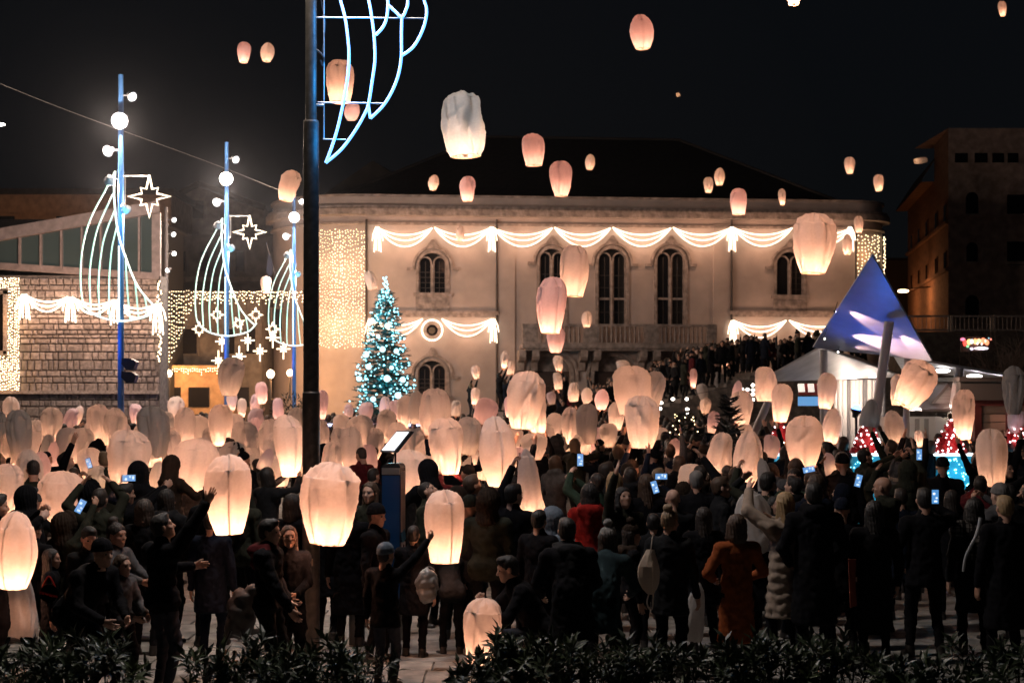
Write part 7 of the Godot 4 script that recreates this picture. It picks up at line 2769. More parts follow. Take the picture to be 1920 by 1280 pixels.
func skin_mats(tags: Array, p: Dictionary) -> Array:
	var out := []
	for tg in tags:
		match tg:
			0: out.append(mat("skin_%d" % (hash(p.label) % 3), [0.46, 0.40, 0.50][hash(p.label) % 3], [0.27, 0.22, 0.30][hash(p.label) % 3], [0.19, 0.15, 0.22][hash(p.label) % 3], 0.55))
			1: out.append(cloth(p.get("coat", "black")))
			2: out.append(cloth(p.get("legs", "black")))
			3: out.append(mat("shoe_leather", 0.02, 0.017, 0.015, 0.5))
			4: out.append(mat("eye_dark", 0.025, 0.017, 0.013, 0.3))
			5: out.append(mat("lip_skin", 0.33, 0.12, 0.09, 0.5))
			6: out.append(cloth(p.get("trim", "charcoal")))
	return out

const HAT_STYLES := ["beanie", "pompom", "cap", "hood", "furhood"]

func place_person(p: Dictionary, body: Array, pos: Vector3, yaw: float, sc: float, fine: bool, group := "") -> Node3D:
	var o := thing("person", p.label, "person", pos, yaw, group)
	o.scale = Vector3.ONE * sc
	var b := MeshInstance3D.new()
	b.name = "body"
	b.mesh = body[0]
	var ms := skin_mats(body[1], p)
	for k in ms.size():
		b.set_surface_override_material(k, ms[k])
	o.add_child(b)
	var st: String = p.get("hair", "short")
	if st != "bald":
		var hat := st in HAT_STYLES
		if hat and not st.ends_with("hood") and p.has("under"):
			var u := part("hair", hair_mesh(p.under, fine), hair_tone(p.get("tone", "dark")), o)
			u.transform = body[2]
		var called := "hair" if not hat else "hood" if st.ends_with("hood") else "hat"
		var hm := part(called, hair_mesh(st, fine), cloth(p.get("hat", "charcoal")) if hat else hair_tone(p.get("tone", "dark")), o)
		hm.transform = body[2]
	return o

func phone(label: String, at: Vector3, b: Basis, lit: bool) -> void:
	var o := thing("phone", label, "phone", at)
	o.basis = b
	var g := G.new()
	g.pad(Vector3.ZERO, Vector3(0.075, 0.15, 0.009), 0.003)
	part("case", g, mat("phone_black", 0.01, 0.01, 0.012, 0.3), o)
	if lit:
		var s := G.new()
		s.box(Vector3(0, 0, 0.0062), Vector3(0.067, 0.138, 0.002))
		part("screen_light", s, glow("screen_phone", 0.08, 0.28, 0.62, 1.0), o)
		for q in 3:
			var d := G.new()
			d.box(Vector3([-0.012, 0.014, 0.004][q], [0.03, -0.012, -0.045][q], 0.0082), Vector3([0.022, 0.018, 0.03][q], [0.02, 0.012, 0.014][q], 0.0012))
			part("screen_spot", d, glow("screen_phone_bright", 0.75, 0.85, 1.0, 1.6), o)

var taken := []      # where people stand already

func build_people() -> void:
	var V := func(x: float, y: float, z: float) -> Vector3: return Vector3(x, y, z)
	var up := Vector3(0, 1.9, 0.3)
	var F := [
		{u = -8, v = 925, d = 13.9, yaw = 110, coat = "black", hair = "short", L = Vector3(0.05, 1.55, 0.42), R = Vector3(-0.2, 1.5, 0.4), kl = "grip", kr = "grip", label = "man in black jacket cut by the left edge, holding the glowing lantern"},
		{u = 118, v = 966, d = 14.6, yaw = 150, coat = "olive", hair = "furhood", hat = "brown", R = Vector3(-0.2, 1.84, 0.3), kr = "grip", hd = 1.08, label = "child in fur hood raising a phone at far left"},
		{u = 166, v = 988, d = 13.7, yaw = 30, coat = "charcoal", hair = "short", tone = "black", hp = -0.25, hd = 1.1, L = Vector3(0.1, 1.1, 0.35), label = "dark haired boy looking down, face lit, at lower left"},
		{u = 217, v = 983, d = 13.9, yaw = 65, coat = "grey", hair = "bun", tone = "dark", hd = 1.16, L = Vector3(0.1, 1.12, 0.42), R = Vector3(-0.12, 1.12, 0.46), kl = "grip", kr = "grip", bulk = 0.95, label = "little girl with hair bun in grey jacket stretching her fist right"},
		{u = 228, v = 1042, d = 13.0, yaw = 62, coat = "grey", hair = "long", tone = "brown", hd = 1.12, bulk = 0.92, L = Vector3(0.12, 1.0, 0.3), R = Vector3(-0.12, 1.0, 0.3), label = "long haired girl in grey looking right, lower left"},
		{u = 148, h = 1.66, d = 12.7, yaw = 60, lean = 0.62, hip = 0.80, coat = "black", hair = "beanie", hat = "black", bulk = 1.12, L = Vector3(0.1, 0.8, 0.5), R = Vector3(-0.2, 0.8, 0.5), label = "stooping person in black coat and black hat at lower left"},
		{u = 303, v = 963, d = 12.8, yaw = 140, coat = "black", legs = "jeans", hair = "short", tone = "black", puff = true, hp = 0.35, hy = -0.5, R = Vector3(-0.40, 1.86, 0.22), L = Vector3(0.1, 1.2, 0.42), kr = "open", label = "man in black puffer reaching up to the large lantern, head tipped back"},
		{u = 233, v = 905, d = 16.0, yaw = 115, coat = "black", hair = "short", tone = "black", L = Vector3(0.12, 1.66, 0.44), R = Vector3(-0.06, 1.68, 0.44), kl = "grip", kr = "grip", hy = 0.1, label = "man in black leather jacket filming with a phone held sideways"},
		{u = 186, v = 915, d = 15.3, yaw = 175, coat = "olive", hair = "short", tone = "dark", R = Vector3(-0.05, 1.78, 0.25), L = Vector3(0.3, 1.75, 0.2), label = "person in olive jacket with both arms up, left of the filming man"},
		{u = 122, v = 848, d = 21.0, yaw = 80, coat = "black", hair = "short", tone = "black", hp = 0.6, R = Vector3(-0.3, 2.0, 0.3), kr = "open", label = "man looking up with one arm raised among left lanterns"},
		{u = 503, v = 972, d = 12.7, yaw = 80, coat = "black", puff = true, collar = "hood", trim = "wine", hair = "short", tone = "black", legs = "charcoal", R = Vector3(-0.24, 0.80, 0.36), L = Vector3(0.22, 0.93, 0.12), kr = "relaxed", label = "man in black puffer with red lined hood reaching to the dark post"},
		{u = 541, v = 985, d = 13.4, yaw = 18, coat = "black", hair = "long", tone = "brown", fit = "coat", L = Vector3(0.04, 1.02, 0.26), R = Vector3(-0.03, 0.98, 0.28), kl = "grip", kr = "grip", hp = 0.1, label = "woman with brown hair facing the camera beside the dark post"},
		{u = 704, v = 945, d = 14.4, yaw = 68, coat = "black", hair = "beanie", hat = "black", under = "crop", hp = -0.05, label = "man in black beanie in profile below the info totem"},
		{u = 694, v = 903, d = 16.3, yaw = -22, coat = "olive", hair = "long", tone = "brown", label = "brown haired woman with lit face left of the info totem"},
		{u = 722, v = 1021, d = 13.2, yaw = 162, coat = "black", legs = "jeans", hair = "beanie", hat = "blue grey", under = "crop", hd = 1.1, R = Vector3(-0.50, 1.84, 0.30), kr = "grip", hy = -0.35, hem = 0.74, fit = "coat", label = "boy in blue grey beanie stretching one arm to the ringed lantern"},
		{u = 846, v = 1050, d = 14.75, h = 1.25, yaw = -160, lean = 0.55, coat = "charcoal", hair = "short", tone = "dark", hd = 1.12, L = Vector3(0.2, 0.85, 0.4), R = Vector3(-0.2, 0.85, 0.4), label = "child bending under the ringed lantern"},
		{u = 1004, h = 1.74, d = 13.5, yaw = -78, lean = 0.55, hip = 0.47, coat = "black", legs = "jeans", hair = "short", tone = "black", feet = [Vector3(0.16, 0.08, 0.18), Vector3(-0.14, 0.08, -0.18)], L = Vector3(0.12, 0.66, 0.55), R = Vector3(-0.06, 0.78, 0.50), kl = "grip", kr = "grip", hp = -0.2, label = "crouching man with both hands on the low lantern near the hedge"},
		{u = 1072, h = 1.72, d = 12.9, yaw = -170, lean = 0.42, hip = 0.84, coat = "black", bulk = 1.1, collar = "hood", trim = "charcoal", hair = "short", tone = "black", fit = "coat", hem = 0.5, L = Vector3(0.2, 0.86, 0.42), R = Vector3(-0.2, 0.86, 0.42), label = "stooping man in black hooded coat seen from behind, lower centre"},
		{u = 1128, h = 1.66, d = 13.5, yaw = 165, lean = 0.72, hip = 0.82, coat = "teal", bulk = 1.08, hair = "pompom", hat = "light grey", under = "long", fit = "coat", hem = 0.5, L = Vector3(0.2, 0.8, 0.5), R = Vector3(-0.2, 0.8, 0.5), label = "person bending forward in pale pompom beanie and dark teal coat"},
		{u = 1183, v = 985, d = 14.2, yaw = 100, coat = "black", collar = "hood", trim = "brown", hair = "pompom", hat = "brown", under = "long", hd = 1.05, label = "girl in brown pompom hat in profile beside the woman with tote"},
		{u = 1256, v = 955, d = 13.6, yaw = 160, coat = "charcoal", fit = "coat", hem = 0.66, hair = "bun", tone = "light", hy = -0.3, collar = "", L = Vector3(0.22, 0.92, 0.15), R = Vector3(-0.27, 0.82, 0.12), label = "woman with messy bun in long grey coat carrying a cream tote"},
		{u = 1382, v = 963, d = 13.4, yaw = -172, coat = "orange", fit = "long", hem = 0.42, hair = "bob", tone = "brown", L = Vector3(0.2, 1.05, 0.2), R = Vector3(-0.22, 1.05, 0.28), bulk = 0.97, label = "woman with brown bob in long orange coat seen from behind"},
		{u = 1472, v = 922, d = 14.5, yaw = -158, coat = "beige", fit = "long", hem = 0.45, puff = true, hair = "blonde", tone = "blond", L = Vector3(0.25, 1.74, 0.30), R = Vector3(-0.1, 1.42, 0.38), kl = "open", label = "blonde woman in long beige puffer coat lifting a limp lantern"},
		{u = 1527, v = 903, d = 14.2, yaw = 178, coat = "black", fit = "long", hem = 0.40, hair = "short", tone = "black", bulk = 1.08, collar = "scarf", trim = "black", L = Vector3(0.2, 0.95, 0.16), R = Vector3(-0.2, 0.95, 0.16), label = "tall man in long black coat right of the blonde woman"},
		{u = 1640, v = 938, d = 14.3, yaw = 175, coat = "black", fit = "long", hem = 0.36, hair = "long", tone = "black", L = Vector3(0.2, 0.95, 0.2), R = Vector3(-0.26, 0.86, 0.06), label = "black haired woman in long black coat with a red strap"},
		{u = 1657, v = 892, d = 16.0, yaw = -120, coat = "olive", hair = "bald", collar = "hood", trim = "olive", label = "bald man in olive hooded top turning left"},
		{u = 1735, v = 914, d = 14.6, yaw = 178, coat = "black", fit = "coat", hem = 0.74, hair = "short", tone = "black", R = Vector3(-0.13, 1.56, 0.28), L = Vector3(0.2, 0.95, 0.18), kr = "grip", feet = [Vector3(0.15, 0.08, 0.0), Vector3(-0.16, 0.08, 0.0)], label = "man in black jacket and trousers filming with a raised phone, legs apart"},
		{u = 1828, v = 933, d = 14.7, yaw = 172, coat = "charcoal", fit = "coat", hem = 0.5, hair = "bob", tone = "black", collar = "shawl", trim = "plaid", label = "dark bobbed woman wearing a black and white plaid shawl"},
		{u = 1886, v = 928, d = 14.1, yaw = -175, coat = "black", fit = "long", hem = 0.4, hair = "short", tone = "blond", bulk = 1.05, label = "blond short haired person in black coat with a pale bag strap"},
		{u = 1768, v = 858, d = 20.0, yaw = 168, coat = "black", bulk = 1.15, hair = "beanie", hat = "black", L = Vector3(0.2, 1.2, 0.3), label = "broad man in black beanie before the cyan box"},
		{u = 962, v = 906, d = 15.2, yaw = 155, coat = "black", hair = "short", tone = "black", L = Vector3(0.06, 2.05, 0.2), R = Vector3(-0.28, 1.28, 0.35), kl = "grip", kr = "grip", hy = -0.4, label = "man in black holding a limp white lantern up by its crown"},
		{u = 914, v = 920, d = 14.9, yaw = 170, coat = "olive", bulk = 1.1, hair = "furhood", hat = "brown", label = "person in dark olive parka with brown fur hood, centre"},
		{u = 1078, h = 1.68, d = 14.7, yaw = -95, lean = 0.55, hip = 0.86, coat = "blue grey", hair = "hood", hat = "blue grey", L = Vector3(0.1, 1.02, 0.62), R = Vector3(-0.1, 0.95, 0.62), label = "bending person in blue grey hooded top reaching left"},
		{u = 1106, v = 905, d = 16.0, yaw = 172, coat = "red", hair = "bob", tone = "black", collar = "hood", trim = "red", label = "dark haired person in red jacket, centre right"},
		{u = 1120, v = 885, d = 16.7, yaw = -150, coat = "green", hair = "crop", tone = "dark", L = Vector3(0.12, 1.70, 0.38), R = Vector3(0.02, 1.62, 0.40), kl = "grip", kr = "grip", hp = 0.1, label = "man in dark green jacket filming with phone above his face"},
		{u = 1138, v = 866, d = 18.2, yaw = 120, coat = "charcoal", hair = "short", tone = "dark", hp = 0.2, label = "man looking right and up behind the green jacketed man"},
		{u = 1262, v = 915, d = 15.7, yaw = -175, coat = "charcoal", hair = "bald", label = "bald man in dark jacket seen from behind, right of centre"},
		{u = 1306, v = 880, d = 16.5, yaw = 178, coat = "black", hair = "crop", tone = "grey", bulk = 1.08, R = Vector3(-0.1, 1.85, 0.2), label = "grey haired man in black with one hand on his head"},
		{u = 1212, v = 888, d = 17.0, yaw = -170, coat = "black", hair = "long", tone = "brown", R = Vector3(-0.22, 1.56, 0.34), kr = "grip", label = "woman with long brown hair holding a phone, right of centre"},
		{u = 1304, v = 812, d = 27.0, yaw = 55, coat = "black", hair = "short", tone = "black", hp = -0.5, bulk = 1.1, R = Vector3(-0.1, 1.2, 0.45), L = Vector3(0.1, 1.25, 0.45), label = "tall man in black looking down, lit from below, by the fairy lights"},
		{u = 1490, v = 876, d = 17.4, yaw = -35, coat = "green", hair = "crop", tone = "dark", label = "man in green jacket facing left with a red lit face"},
		{u = 1440, v = 884, d = 16.3, yaw = 165, coat = "olive", hair = "short", tone = "black", L = Vector3(0.36, 1.74, 0.25), kl = "grip", hy = -0.6, label = "black haired man raising his left arm beside the pale lanterns"},
		{u = 1351, v = 893, d = 16.2, yaw = 95, coat = "charcoal", hair = "short", tone = "brown", L = Vector3(0.2, 1.7, 0.3), hp = 0.15, label = "brown haired woman in glasses looking right, arm raised"},
		{u = 1152, v = 884, d = 17.5, yaw = -175, coat = "black", hair = "blonde", tone = "blond", label = "woman with long blonde hair, right of the red jacket"},
		{u = 1622, v = 840, d = 22.0, yaw = 100, coat = "olive", hair = "short", tone = "black", hp = 0.3, L = Vector3(0.15, 1.62, 0.52), R = Vector3(-0.1, 1.6, 0.5), kl = "open", kr = "open", label = "man in olive jacket stretching his arm right before the red light tree"},
		{u = 1580, v = 852, d = 20.0, yaw = 172, coat = "black", hair = "cap", hat = "black", L = Vector3(0.28, 1.58, 0.34), kl = "open", bulk = 1.08, label = "man in black cap lifting his left hand below the orange lantern"},
		{u = 1702, v = 866, d = 18.5, yaw = 178, coat = "olive", hair = "hood", hat = "olive", R = Vector3(-0.16, 1.80, 0.34), L = Vector3(0.35, 1.6, 0.2), kr = "grip", label = "person in olive hood holding up a phone, both elbows wide"},
		{u = 801, v = 902, d = 16.5, yaw = 78, coat = "olive", hair = "crop", tone = "black", hp = 0.55, label = "short haired man tilting his face up, right of the totem"},
		{u = 655, v = 932, d = 15.2, yaw = 175, coat = "black", fit = "long", hem = 0.4, hair = "beanie", hat = "black", label = "person in long black coat and beanie behind the bollard"},
		{u = 610, v = 945, d = 15.6, yaw = 160, coat = "black", fit = "coat", hair = "short", tone = "black", label = "person in black standing close right of the dark post"},
		{u = 880, v = 930, d = 15.0, yaw = 165, coat = "charcoal", hair = "beanie", hat = "olive", label = "person in olive beanie and dark jacket right of the ringed lantern"},
		{u = 548, v = 925, d = 14.9, yaw = 150, coat = "black", hair = "bob", tone = "dark", R = Vector3(-0.22, 1.62, 0.3), kr = "open", label = "dark haired person reaching toward the large lantern at the dark post"},
		{u = 455, v = 905, d = 16.0, yaw = 150, coat = "olive", hair = "hood", hat = "olive", hp = 0.3, label = "person in olive hood right of the leaning lantern"},
		{u = 395, v = 958, d = 14.4, yaw = 170, coat = "navy", legs = "navy", fit = "coat", hair = "short", tone = "dark", label = "person in dark blue coat behind the man reaching up"},
		{u = 270, v = 935, d = 14.7, yaw = 172, coat = "black", hair = "bob", tone = "dark", label = "dark bobbed person in black between the filming man and the puffer man"},
		{u = 62, v = 975, d = 14.2, yaw = 165, coat = "black", hair = "beanie", hat = "charcoal", label = "person in charcoal beanie between two big left lanterns"},
		{u = 95, v = 1030, d = 13.6, yaw = 100, coat = "black", fit = "coat", hair = "long", tone = "black", hd = 1.08, label = "girl in black coat beside the limp lantern at lower left"},
		{u = 775, v = 985, d = 14.6, yaw = 172, coat = "black", hair = "short", tone = "dark", fit = "coat", label = "dark coated person just left of the ringed lantern"},
		{u = 1010, v = 955, d = 14.4, yaw = 150, coat = "black", hair = "short", tone = "black", fit = "coat", label = "person in black coat below the limp white lantern"},
		{u = 1225, v = 962, d = 15.0, yaw = 178, coat = "charcoal", hair = "short", tone = "black", bulk = 1.12, label = "broad person in charcoal jacket left of the woman with tote"},
		{u = 1320, v = 950, d = 14.9, yaw = -175, coat = "black", fit = "coat", hair = "long", tone = "dark", label = "long haired person in black between grey coat and orange coat"},
		{u = 1432, v = 985, d = 15.0, yaw = 178, coat = "black", fit = "coat", hair = "short", tone = "dark", label = "person in black between the orange and beige coats"},
		{u = 1580, v = 935, d = 15.0, yaw = 178, coat = "black", fit = "coat", hair = "beanie", hat = "navy", label = "person in navy beanie left of the black haired woman"},
		{u = 1690, v = 915, d = 16.9, yaw = -178, coat = "navy", fit = "coat", hair = "short", tone = "dark", label = "person in navy coat left of the man with legs apart"},
		{u = 1785, v = 918, d = 16.9, yaw = 178, coat = "black", fit = "coat", hair = "long", tone = "dark", label = "dark long haired person left of the plaid shawl"}]
	for p in F:
		var b := make_body(p, true)
		var pos := Vector3((p.u - 960.0) / FOCAL * p.d, 0, -p.d)
		var h: float = p.get("h", 0.0)
		if h == 0.0:
			h = EYE - (p.v - HORIZON) * p.d / FOCAL
		place_person(p, b, pos, deg_to_rad(p.yaw), h / 1.75, true)
		taken.append(pos)
	build_carried()
	build_crowd()

func build_carried() -> void:
	# phones in raised hands
	var up := Basis.IDENTITY
	phone("phone held sideways by the man in black leather jacket, screen glowing blue", P(241, 896, 15.4), Basis(Vector3(0, 0, 1), PI / 2) * Basis(Vector3(1, 0, 0), 0.2), true)
	phone("phone raised by the child in fur hood", P(150, 949, 14.3), Basis(Vector3(0, 1, 0), 0.4) * Basis(Vector3(0, 0, 1), -0.5), true)
	phone("phone held upright by the man in dark green jacket", P(1088, 862, 16.2), up, true)
	phone("phone raised by the man with legs apart", P(1754, 931, 14.2), up, true)
	phone("phone held up by the person in olive hood", P(1724, 852, 18.0), up, true)
	phone("dark phone of the woman with long brown hair", P(1240, 893, 16.6), Basis(Vector3(0, 0, 1), PI / 2), true)
	phone("tilted phone glowing beside the black capped man's shoulder", P(1610, 901, 16.0), Basis(Vector3(0, 0, 1), -0.25), true)
	phone("phone held sideways by a hand under the big pale lantern", P(1517, 880, 17.0), Basis(Vector3(0, 0, 1), PI / 2 + 0.2), true)
	phone("phone glowing low before the brown haired woman", P(1228, 913, 16.0), Basis(Vector3(0, 0, 1), 0.3), true)
	phone("phone lit at left behind the filming man's head", P(166, 868, 20.0), Basis(Vector3(0, 0, 1), 0.3), true)
	# cream tote with its cord
	var o := thing("tote_bag", "cream drawstring tote hanging on the grey coated woman's back", "bag", P(1215, 1030, 13.38))
	var s := 13.38 / FOCAL
	var g := G.new()
	var ring := []
	for j in 9:
		var t := j / 8.0
		var w: float = [0.35, 0.55, 0.75, 0.92, 1.0, 0.98, 0.88, 0.66, 0.25][j] * 21.0 * s
		var dp: float = [0.3, 0.6, 0.8, 1.0, 1.0, 0.95, 0.8, 0.6, 0.3][j] * 0.05
		var row := PackedVector3Array()
		for k in 14:
			var a := TAU * k / 14
			row.append(Vector3(cos(a) * w * (1 + 0.08 * sin(a * 5.0)) + (5.0 - 14.0 * t + 14 * t * t) * s, -t * 84.0 * s, sin(a) * dp * (1 + 0.1 * sin(a * 4 + t * 6))))
		ring.append(row)
	for j in 8:
		for k in 14:
			g.quad(ring[j + 1][k], ring[j][k], ring[j][(k + 1) % 14], ring[j + 1][(k + 1) % 14])
	part("bag", g, mat("tote_canvas", 0.52, 0.42, 0.33, 0.85), o)
	var c := G.new()
	c.tube(curve([Vector3(10 * s, 32 * s, 0.02), Vector3(6 * s, 10 * s, 0.04), Vector3(4 * s, -8 * s, 0.04), Vector3(8 * s, 0, 0.05)], 5), 0.006, -1, 5)
	c.tube(curve([Vector3(3 * s, -78 * s, 0.02), Vector3(-2 * s, -98 * s, 0.03), Vector3(4 * s, -112 * s, 0.03), Vector3(9 * s, -98 * s, 0.03), Vector3(8 * s, -20 * s, 0.06)], 6), 0.007, -1, 5)
	part("cord", c, mat("tote_cord", 0.55, 0.46, 0.38, 0.85), o)
	# silver backpack of the bending child
	var bp := thing("backpack", "crumpled silver grey backpack on the bending child", "backpack", P(800, 1098, 13.95))
	var bg := Net.new(Vector3(-0.2, -0.25, -0.15), Vector3(0.2, 0.25, 0.15), 0.018)
	bg.ell(Vector3.ZERO, Vector3(0.11, 0.17, 0.08), 0)
	bg.ell(Vector3(0.01, -0.07, 0.05), Vector3(0.085, 0.07, 0.05), 0, 0.02)
	var wr := func(v: PackedVector3Array) -> PackedVector3Array:
		for k in v.size():
			v[k] += v[k].normalized() * noise.get_noise_3dv(v[k] * 12.0) * 0.03
		return v
	var r: Dictionary = bg.build(wr)
	var am := ArrayMesh.new()
	G.surface(am, r[0][0], r[0][1], r[0][2], null)
	part("pouch", am, mat("silver_cloth", 0.24, 0.23, 0.22, 0.4, 0.2), bp)
	var sp := G.new()
	sp.tube(curve([Vector3(-0.03, 0.15, 0), Vector3(0.02, 0.18, -0.05), Vector3(0.07, 0.14, -0.08)], 5), 0.009, -1, 5)
	part("strap", sp, mats["bollard_ring"], bp)
	# red bag at lower left, red strap, pale bag strap
	var rb := thing("red_bag", "round red bag glowing behind the limp lantern at lower left", "bag", P(91, 1112, 13.4))
	var rg := G.new()
	rg.ball(Vector3.ZERO, Vector3(0.09, 0.085, 0.06), 14, 9)
	part("pouch", rg, cloth("red"), rb)
	var rs := G.new()
	rs.tube(curve([Vector3(-0.06, 0.06, 0), Vector3(0, 0.16, 0), Vector3(0.06, 0.06, 0)], 5), 0.008, -1, 5)
	part("strap", rs, cloth("red"), rb)
	var st := thing("red_strap_bag", "long narrow red scarf hanging left of the black coated woman", "scarf", P(1597, 1048, 14.0))
	var sg := G.new()
	sg.prism(PackedVector2Array([Vector2(-0.03, 0), Vector2(0.05, 0), Vector2(0.04, -0.25), Vector2(0.055, -0.46), Vector2(-0.01, -0.48), Vector2(-0.02, -0.22)]), 0.02)
	part("cloth", sg, mat("scarf_red", 0.16, 0.028, 0.012, 0.9), st)
	var ws := thing("shoulder_bag", "pale grey crescent bag strap on the blond person's back", "bag", P(1830, 990, 13.85))
	var wg := G.new()
	wg.tube(curve([Vector3(0.05, 0.1, 0), Vector3(0.0, -0.06, 0.03), Vector3(-0.10, -0.26, 0.03), Vector3(-0.12, -0.42, 0.0)], 6), 0.02, 0.012, 8)
	part("strap", wg, mat("strap_grey", 0.30, 0.31, 0.32, 0.7), ws)

func build_crowd() -> void:
	# the rest of the people: a few poses, each placed many times
	var poses := [
		{label = "a", collar = "hood", puff = true}, {label = "b", feet = [Vector3(0.13, 0.08, 0), Vector3(-0.13, 0.08, 0.05)], L = Vector3(0.2, 0.95, 0.2), R = Vector3(-0.2, 0.95, 0.2), fit = "coat", hem = 0.6, hp = 0.25, collar = "scarf"},
		{label = "c", L = Vector3(0.12, 1.55, 0.42), R = Vector3(-0.06, 1.57, 0.42), kl = "grip", kr = "grip", hp = 0.2, collar = "hood"},
		{label = "d", R = Vector3(-0.2, 2.0, 0.25), kr = "open", hp = 0.3, bulk = 1.06},
		{label = "e", fit = "long", bulk = 1.04, L = Vector3(0.2, 0.95, 0.2), collar = "scarf"},
		{label = "f", L = Vector3(0.16, 1.58, 0.42), R = Vector3(-0.16, 1.58, 0.42), kl = "open", kr = "open", hp = 0.3, palm = Vector3(1, 0, 0)},
		{label = "g", L = Vector3(0.17, 1.93, 0.30), R = Vector3(-0.17, 1.93, 0.30), kl = "open", kr = "open", hp = 0.45, palm = Vector3(1, 0, 0)},
		{label = "h", L = Vector3(0.16, 1.25, 0.42), R = Vector3(-0.16, 1.25, 0.42), kl = "grip", kr = "grip", hp = -0.2, palm = Vector3(1, 0, 0)}]
	var bodies := []
	for p in poses:
		bodies.append(make_body(p, false))
	var coats := ["black", "black", "charcoal", "navy", "black", "brown", "olive", "charcoal", "grey", "black", "wine", "navy"]
	var hairs := ["short", "long", "short", "beanie", "bob", "crop", "hood", "beanie", "long", "pompom", "short", "furhood"]
	var tones := ["black", "dark", "dark", "brown", "black", "dark", "light", "brown"]
	var hats := ["black", "charcoal", "grey", "navy", "brown", "light grey"]
	var spots := []      # [position, yaw, scale, pose, zone]
	for hpos in holders:
		var y: float = hpos.y
		if y < 0.95:
			continue
		var base := stair_y(hpos.x, hpos.z)
		var rel := y - base
		if rel < 0.9 or rel > 2.6:
			base = maxf(0.0, y - 1.9)
			rel = y - base
		var side := 1.0 if rng.randf() < 0.5 else -1.0
		var off := Vector3(side * rng.randf_range(0.12, 0.34), 0, rng.randf_range(0.12, 0.34))
		var pos: Vector3 = Vector3(hpos.x, base, hpos.z) + off
		var kind := 7 if rel < 1.35 else 5 if rel < 1.78 else 6
		var sc: float = clampf((rel - 0.02) / [1.58, 1.93, 1.25][kind - 5], 0.86, 1.06)
		spots.append([pos, atan2(-off.x, -off.z), sc, kind])
		taken.append(pos)
	# on the stairs
	var far := []
	var on_stairs := 0
	while on_stairs < 190:
		var x := 0.4 + 14.5 * pow(rng.randf(), 0.7)
		var z := rng.randf_range(-74.0, -58.0)
		var ok := true
		for q in taken:
			if Vector2(q.x - x, q.z - z).length() < 0.42:
				ok = false
		on_stairs += 1
		if ok:
			var pos := Vector3(x, stair_y(x, z), z)
			var one := [pos, rng.randfn(0.2, 0.9), rng.randf_range(0.9, 1.05), [0, 1, 2, 4, 3, 1][rng.randi() % 6]]
			if on_stairs < 90:
				spots.append(one)
			else:
				far.append(one)
			taken.append(pos)
	var first_far := spots.size()
	var z := -15.4
	while z > -62.0:
		var half := (-z) * 0.375
		var x := -half
		while x < half:
			var pos := Vector3(x + rng.randf_range(-0.25, 0.25), 0, z + rng.randf_range(-0.25, 0.25))
			var gap := 0.42 if z > -20.0 else 0.5
			var ok := pos.x < -1.0 or pos.z > -56.0
			for q in taken:
				if absf(q.x - pos.x) < gap and absf(q.z - pos.z) < gap:
					ok = false
					break
			if pos.distance_to(P(738, HORIZON, 15.6) * Vector3(1, 0, 1)) < 0.55 or pos.distance_to(P(583, HORIZON, 14.5) * Vector3(1, 0, 1)) < 0.5:
				ok = false
			for u in [1465, 1627, 1782, 1907]:
				if pos.distance_to(P(u, HORIZON, 29.0) * Vector3(1, 0, 1)) < 0.8:
					ok = false
			if pos.z < -31.5 and pos.x > 7.2:
				ok = false
			var uu := 960.0 + pos.x / -pos.z * FOCAL
			if pos.z < -16.6 and pos.z > -38.0 and uu < 1180.0 and rng.randf() < 0.86:   # lanterns rather than heads fill the left
				ok = false
			if pos.z > -19.0 and ((uu > 1600.0 and uu < 1840.0) or (uu > 600.0 and uu < 720.0)):
				ok = false
			if pos.z < -19.0 and pos.z > -29.0:   # nobody stands right before the lit boxes
				for u in [1625, 1782]:
					if absf(uu - u) < 44.0:
						ok = false
			if ok:
				var away := PI + rng.randfn(0, 0.55)
				if rng.randf() < 0.14:
					away = rng.randf() * TAU
				var sp := [pos, away, rng.randf_range(0.90, 1.06), [0, 1, 2, 0, 4, 1, 3, 0][rng.randi() % 8]]
				if spots.size() < 300 - 66 and z > -36.0:
					spots.append(sp)
				else:
					far.append(sp)
				taken.append(pos)
			x += 0.62 if z > -22.0 else 0.85
		z -= 0.72 if z > -22.0 else 1.0
	# names and labels by dress and zone, told apart by order from the left
	var metas := []
	var zones := {}
	for k in spots.size():
		var s: Array = spots[k]
		var p := {}
		p.coat = coats[rng.randi() % coats.size()]
		p.legs = ["black", "jeans", "charcoal"][rng.randi() % 3]
		p.hair = hairs[rng.randi() % hairs.size()]
		p.tone = tones[rng.randi() % tones.size()]
		p.trim = ["charcoal", "black", "grey", "brown", "charcoal", "beige"][rng.randi() % 6] if s[3] != 0 else p.coat
		p.hat = hats[rng.randi() % hats.size()] if not p.hair.ends_with("hood") else p.coat
		var pos: Vector3 = s[0]
		var u := 960.0 + pos.x / -pos.z * FOCAL
		var zone := "on the far stairs" if pos.y > 0.01 or (pos.z < -57.5 and pos.x > 0.4) else ""
		if zone == "":
			var deep := "near" if pos.z > -20.0 else "middle" if pos.z > -30.0 else "far"
			zone = "%s crowd %s" % [deep, "by the stone wall" if u < 226 else "left of dark post" if u < 583 else "under the christmas tree" if u < 860 else "below the balcony's left" if u < 1060 else "below the balcony's right" if u < 1330 else "before the stairs" if u < 1500 else "by the blue canopy" if u < 1720 else "by the stalls"]
		var head: String = "%s hair" % {"black": "black", "dark": "dark", "brown": "brown", "light": "light brown"}[p.tone]
		if p.hair in HAT_STYLES:
			head = "hood" if p.hair.ends_with("hood") else "%s %s" % [p.hat, p.hair if p.hair != "pompom" else "pompom hat"]
		var doing: String = ["", "", " filming", " waving", "", " with lantern", " raising lantern", " lighting lantern"][s[3]]
		p.label = "person in %s coat, %s%s, %s" % [p.coat, head, doing, zone]
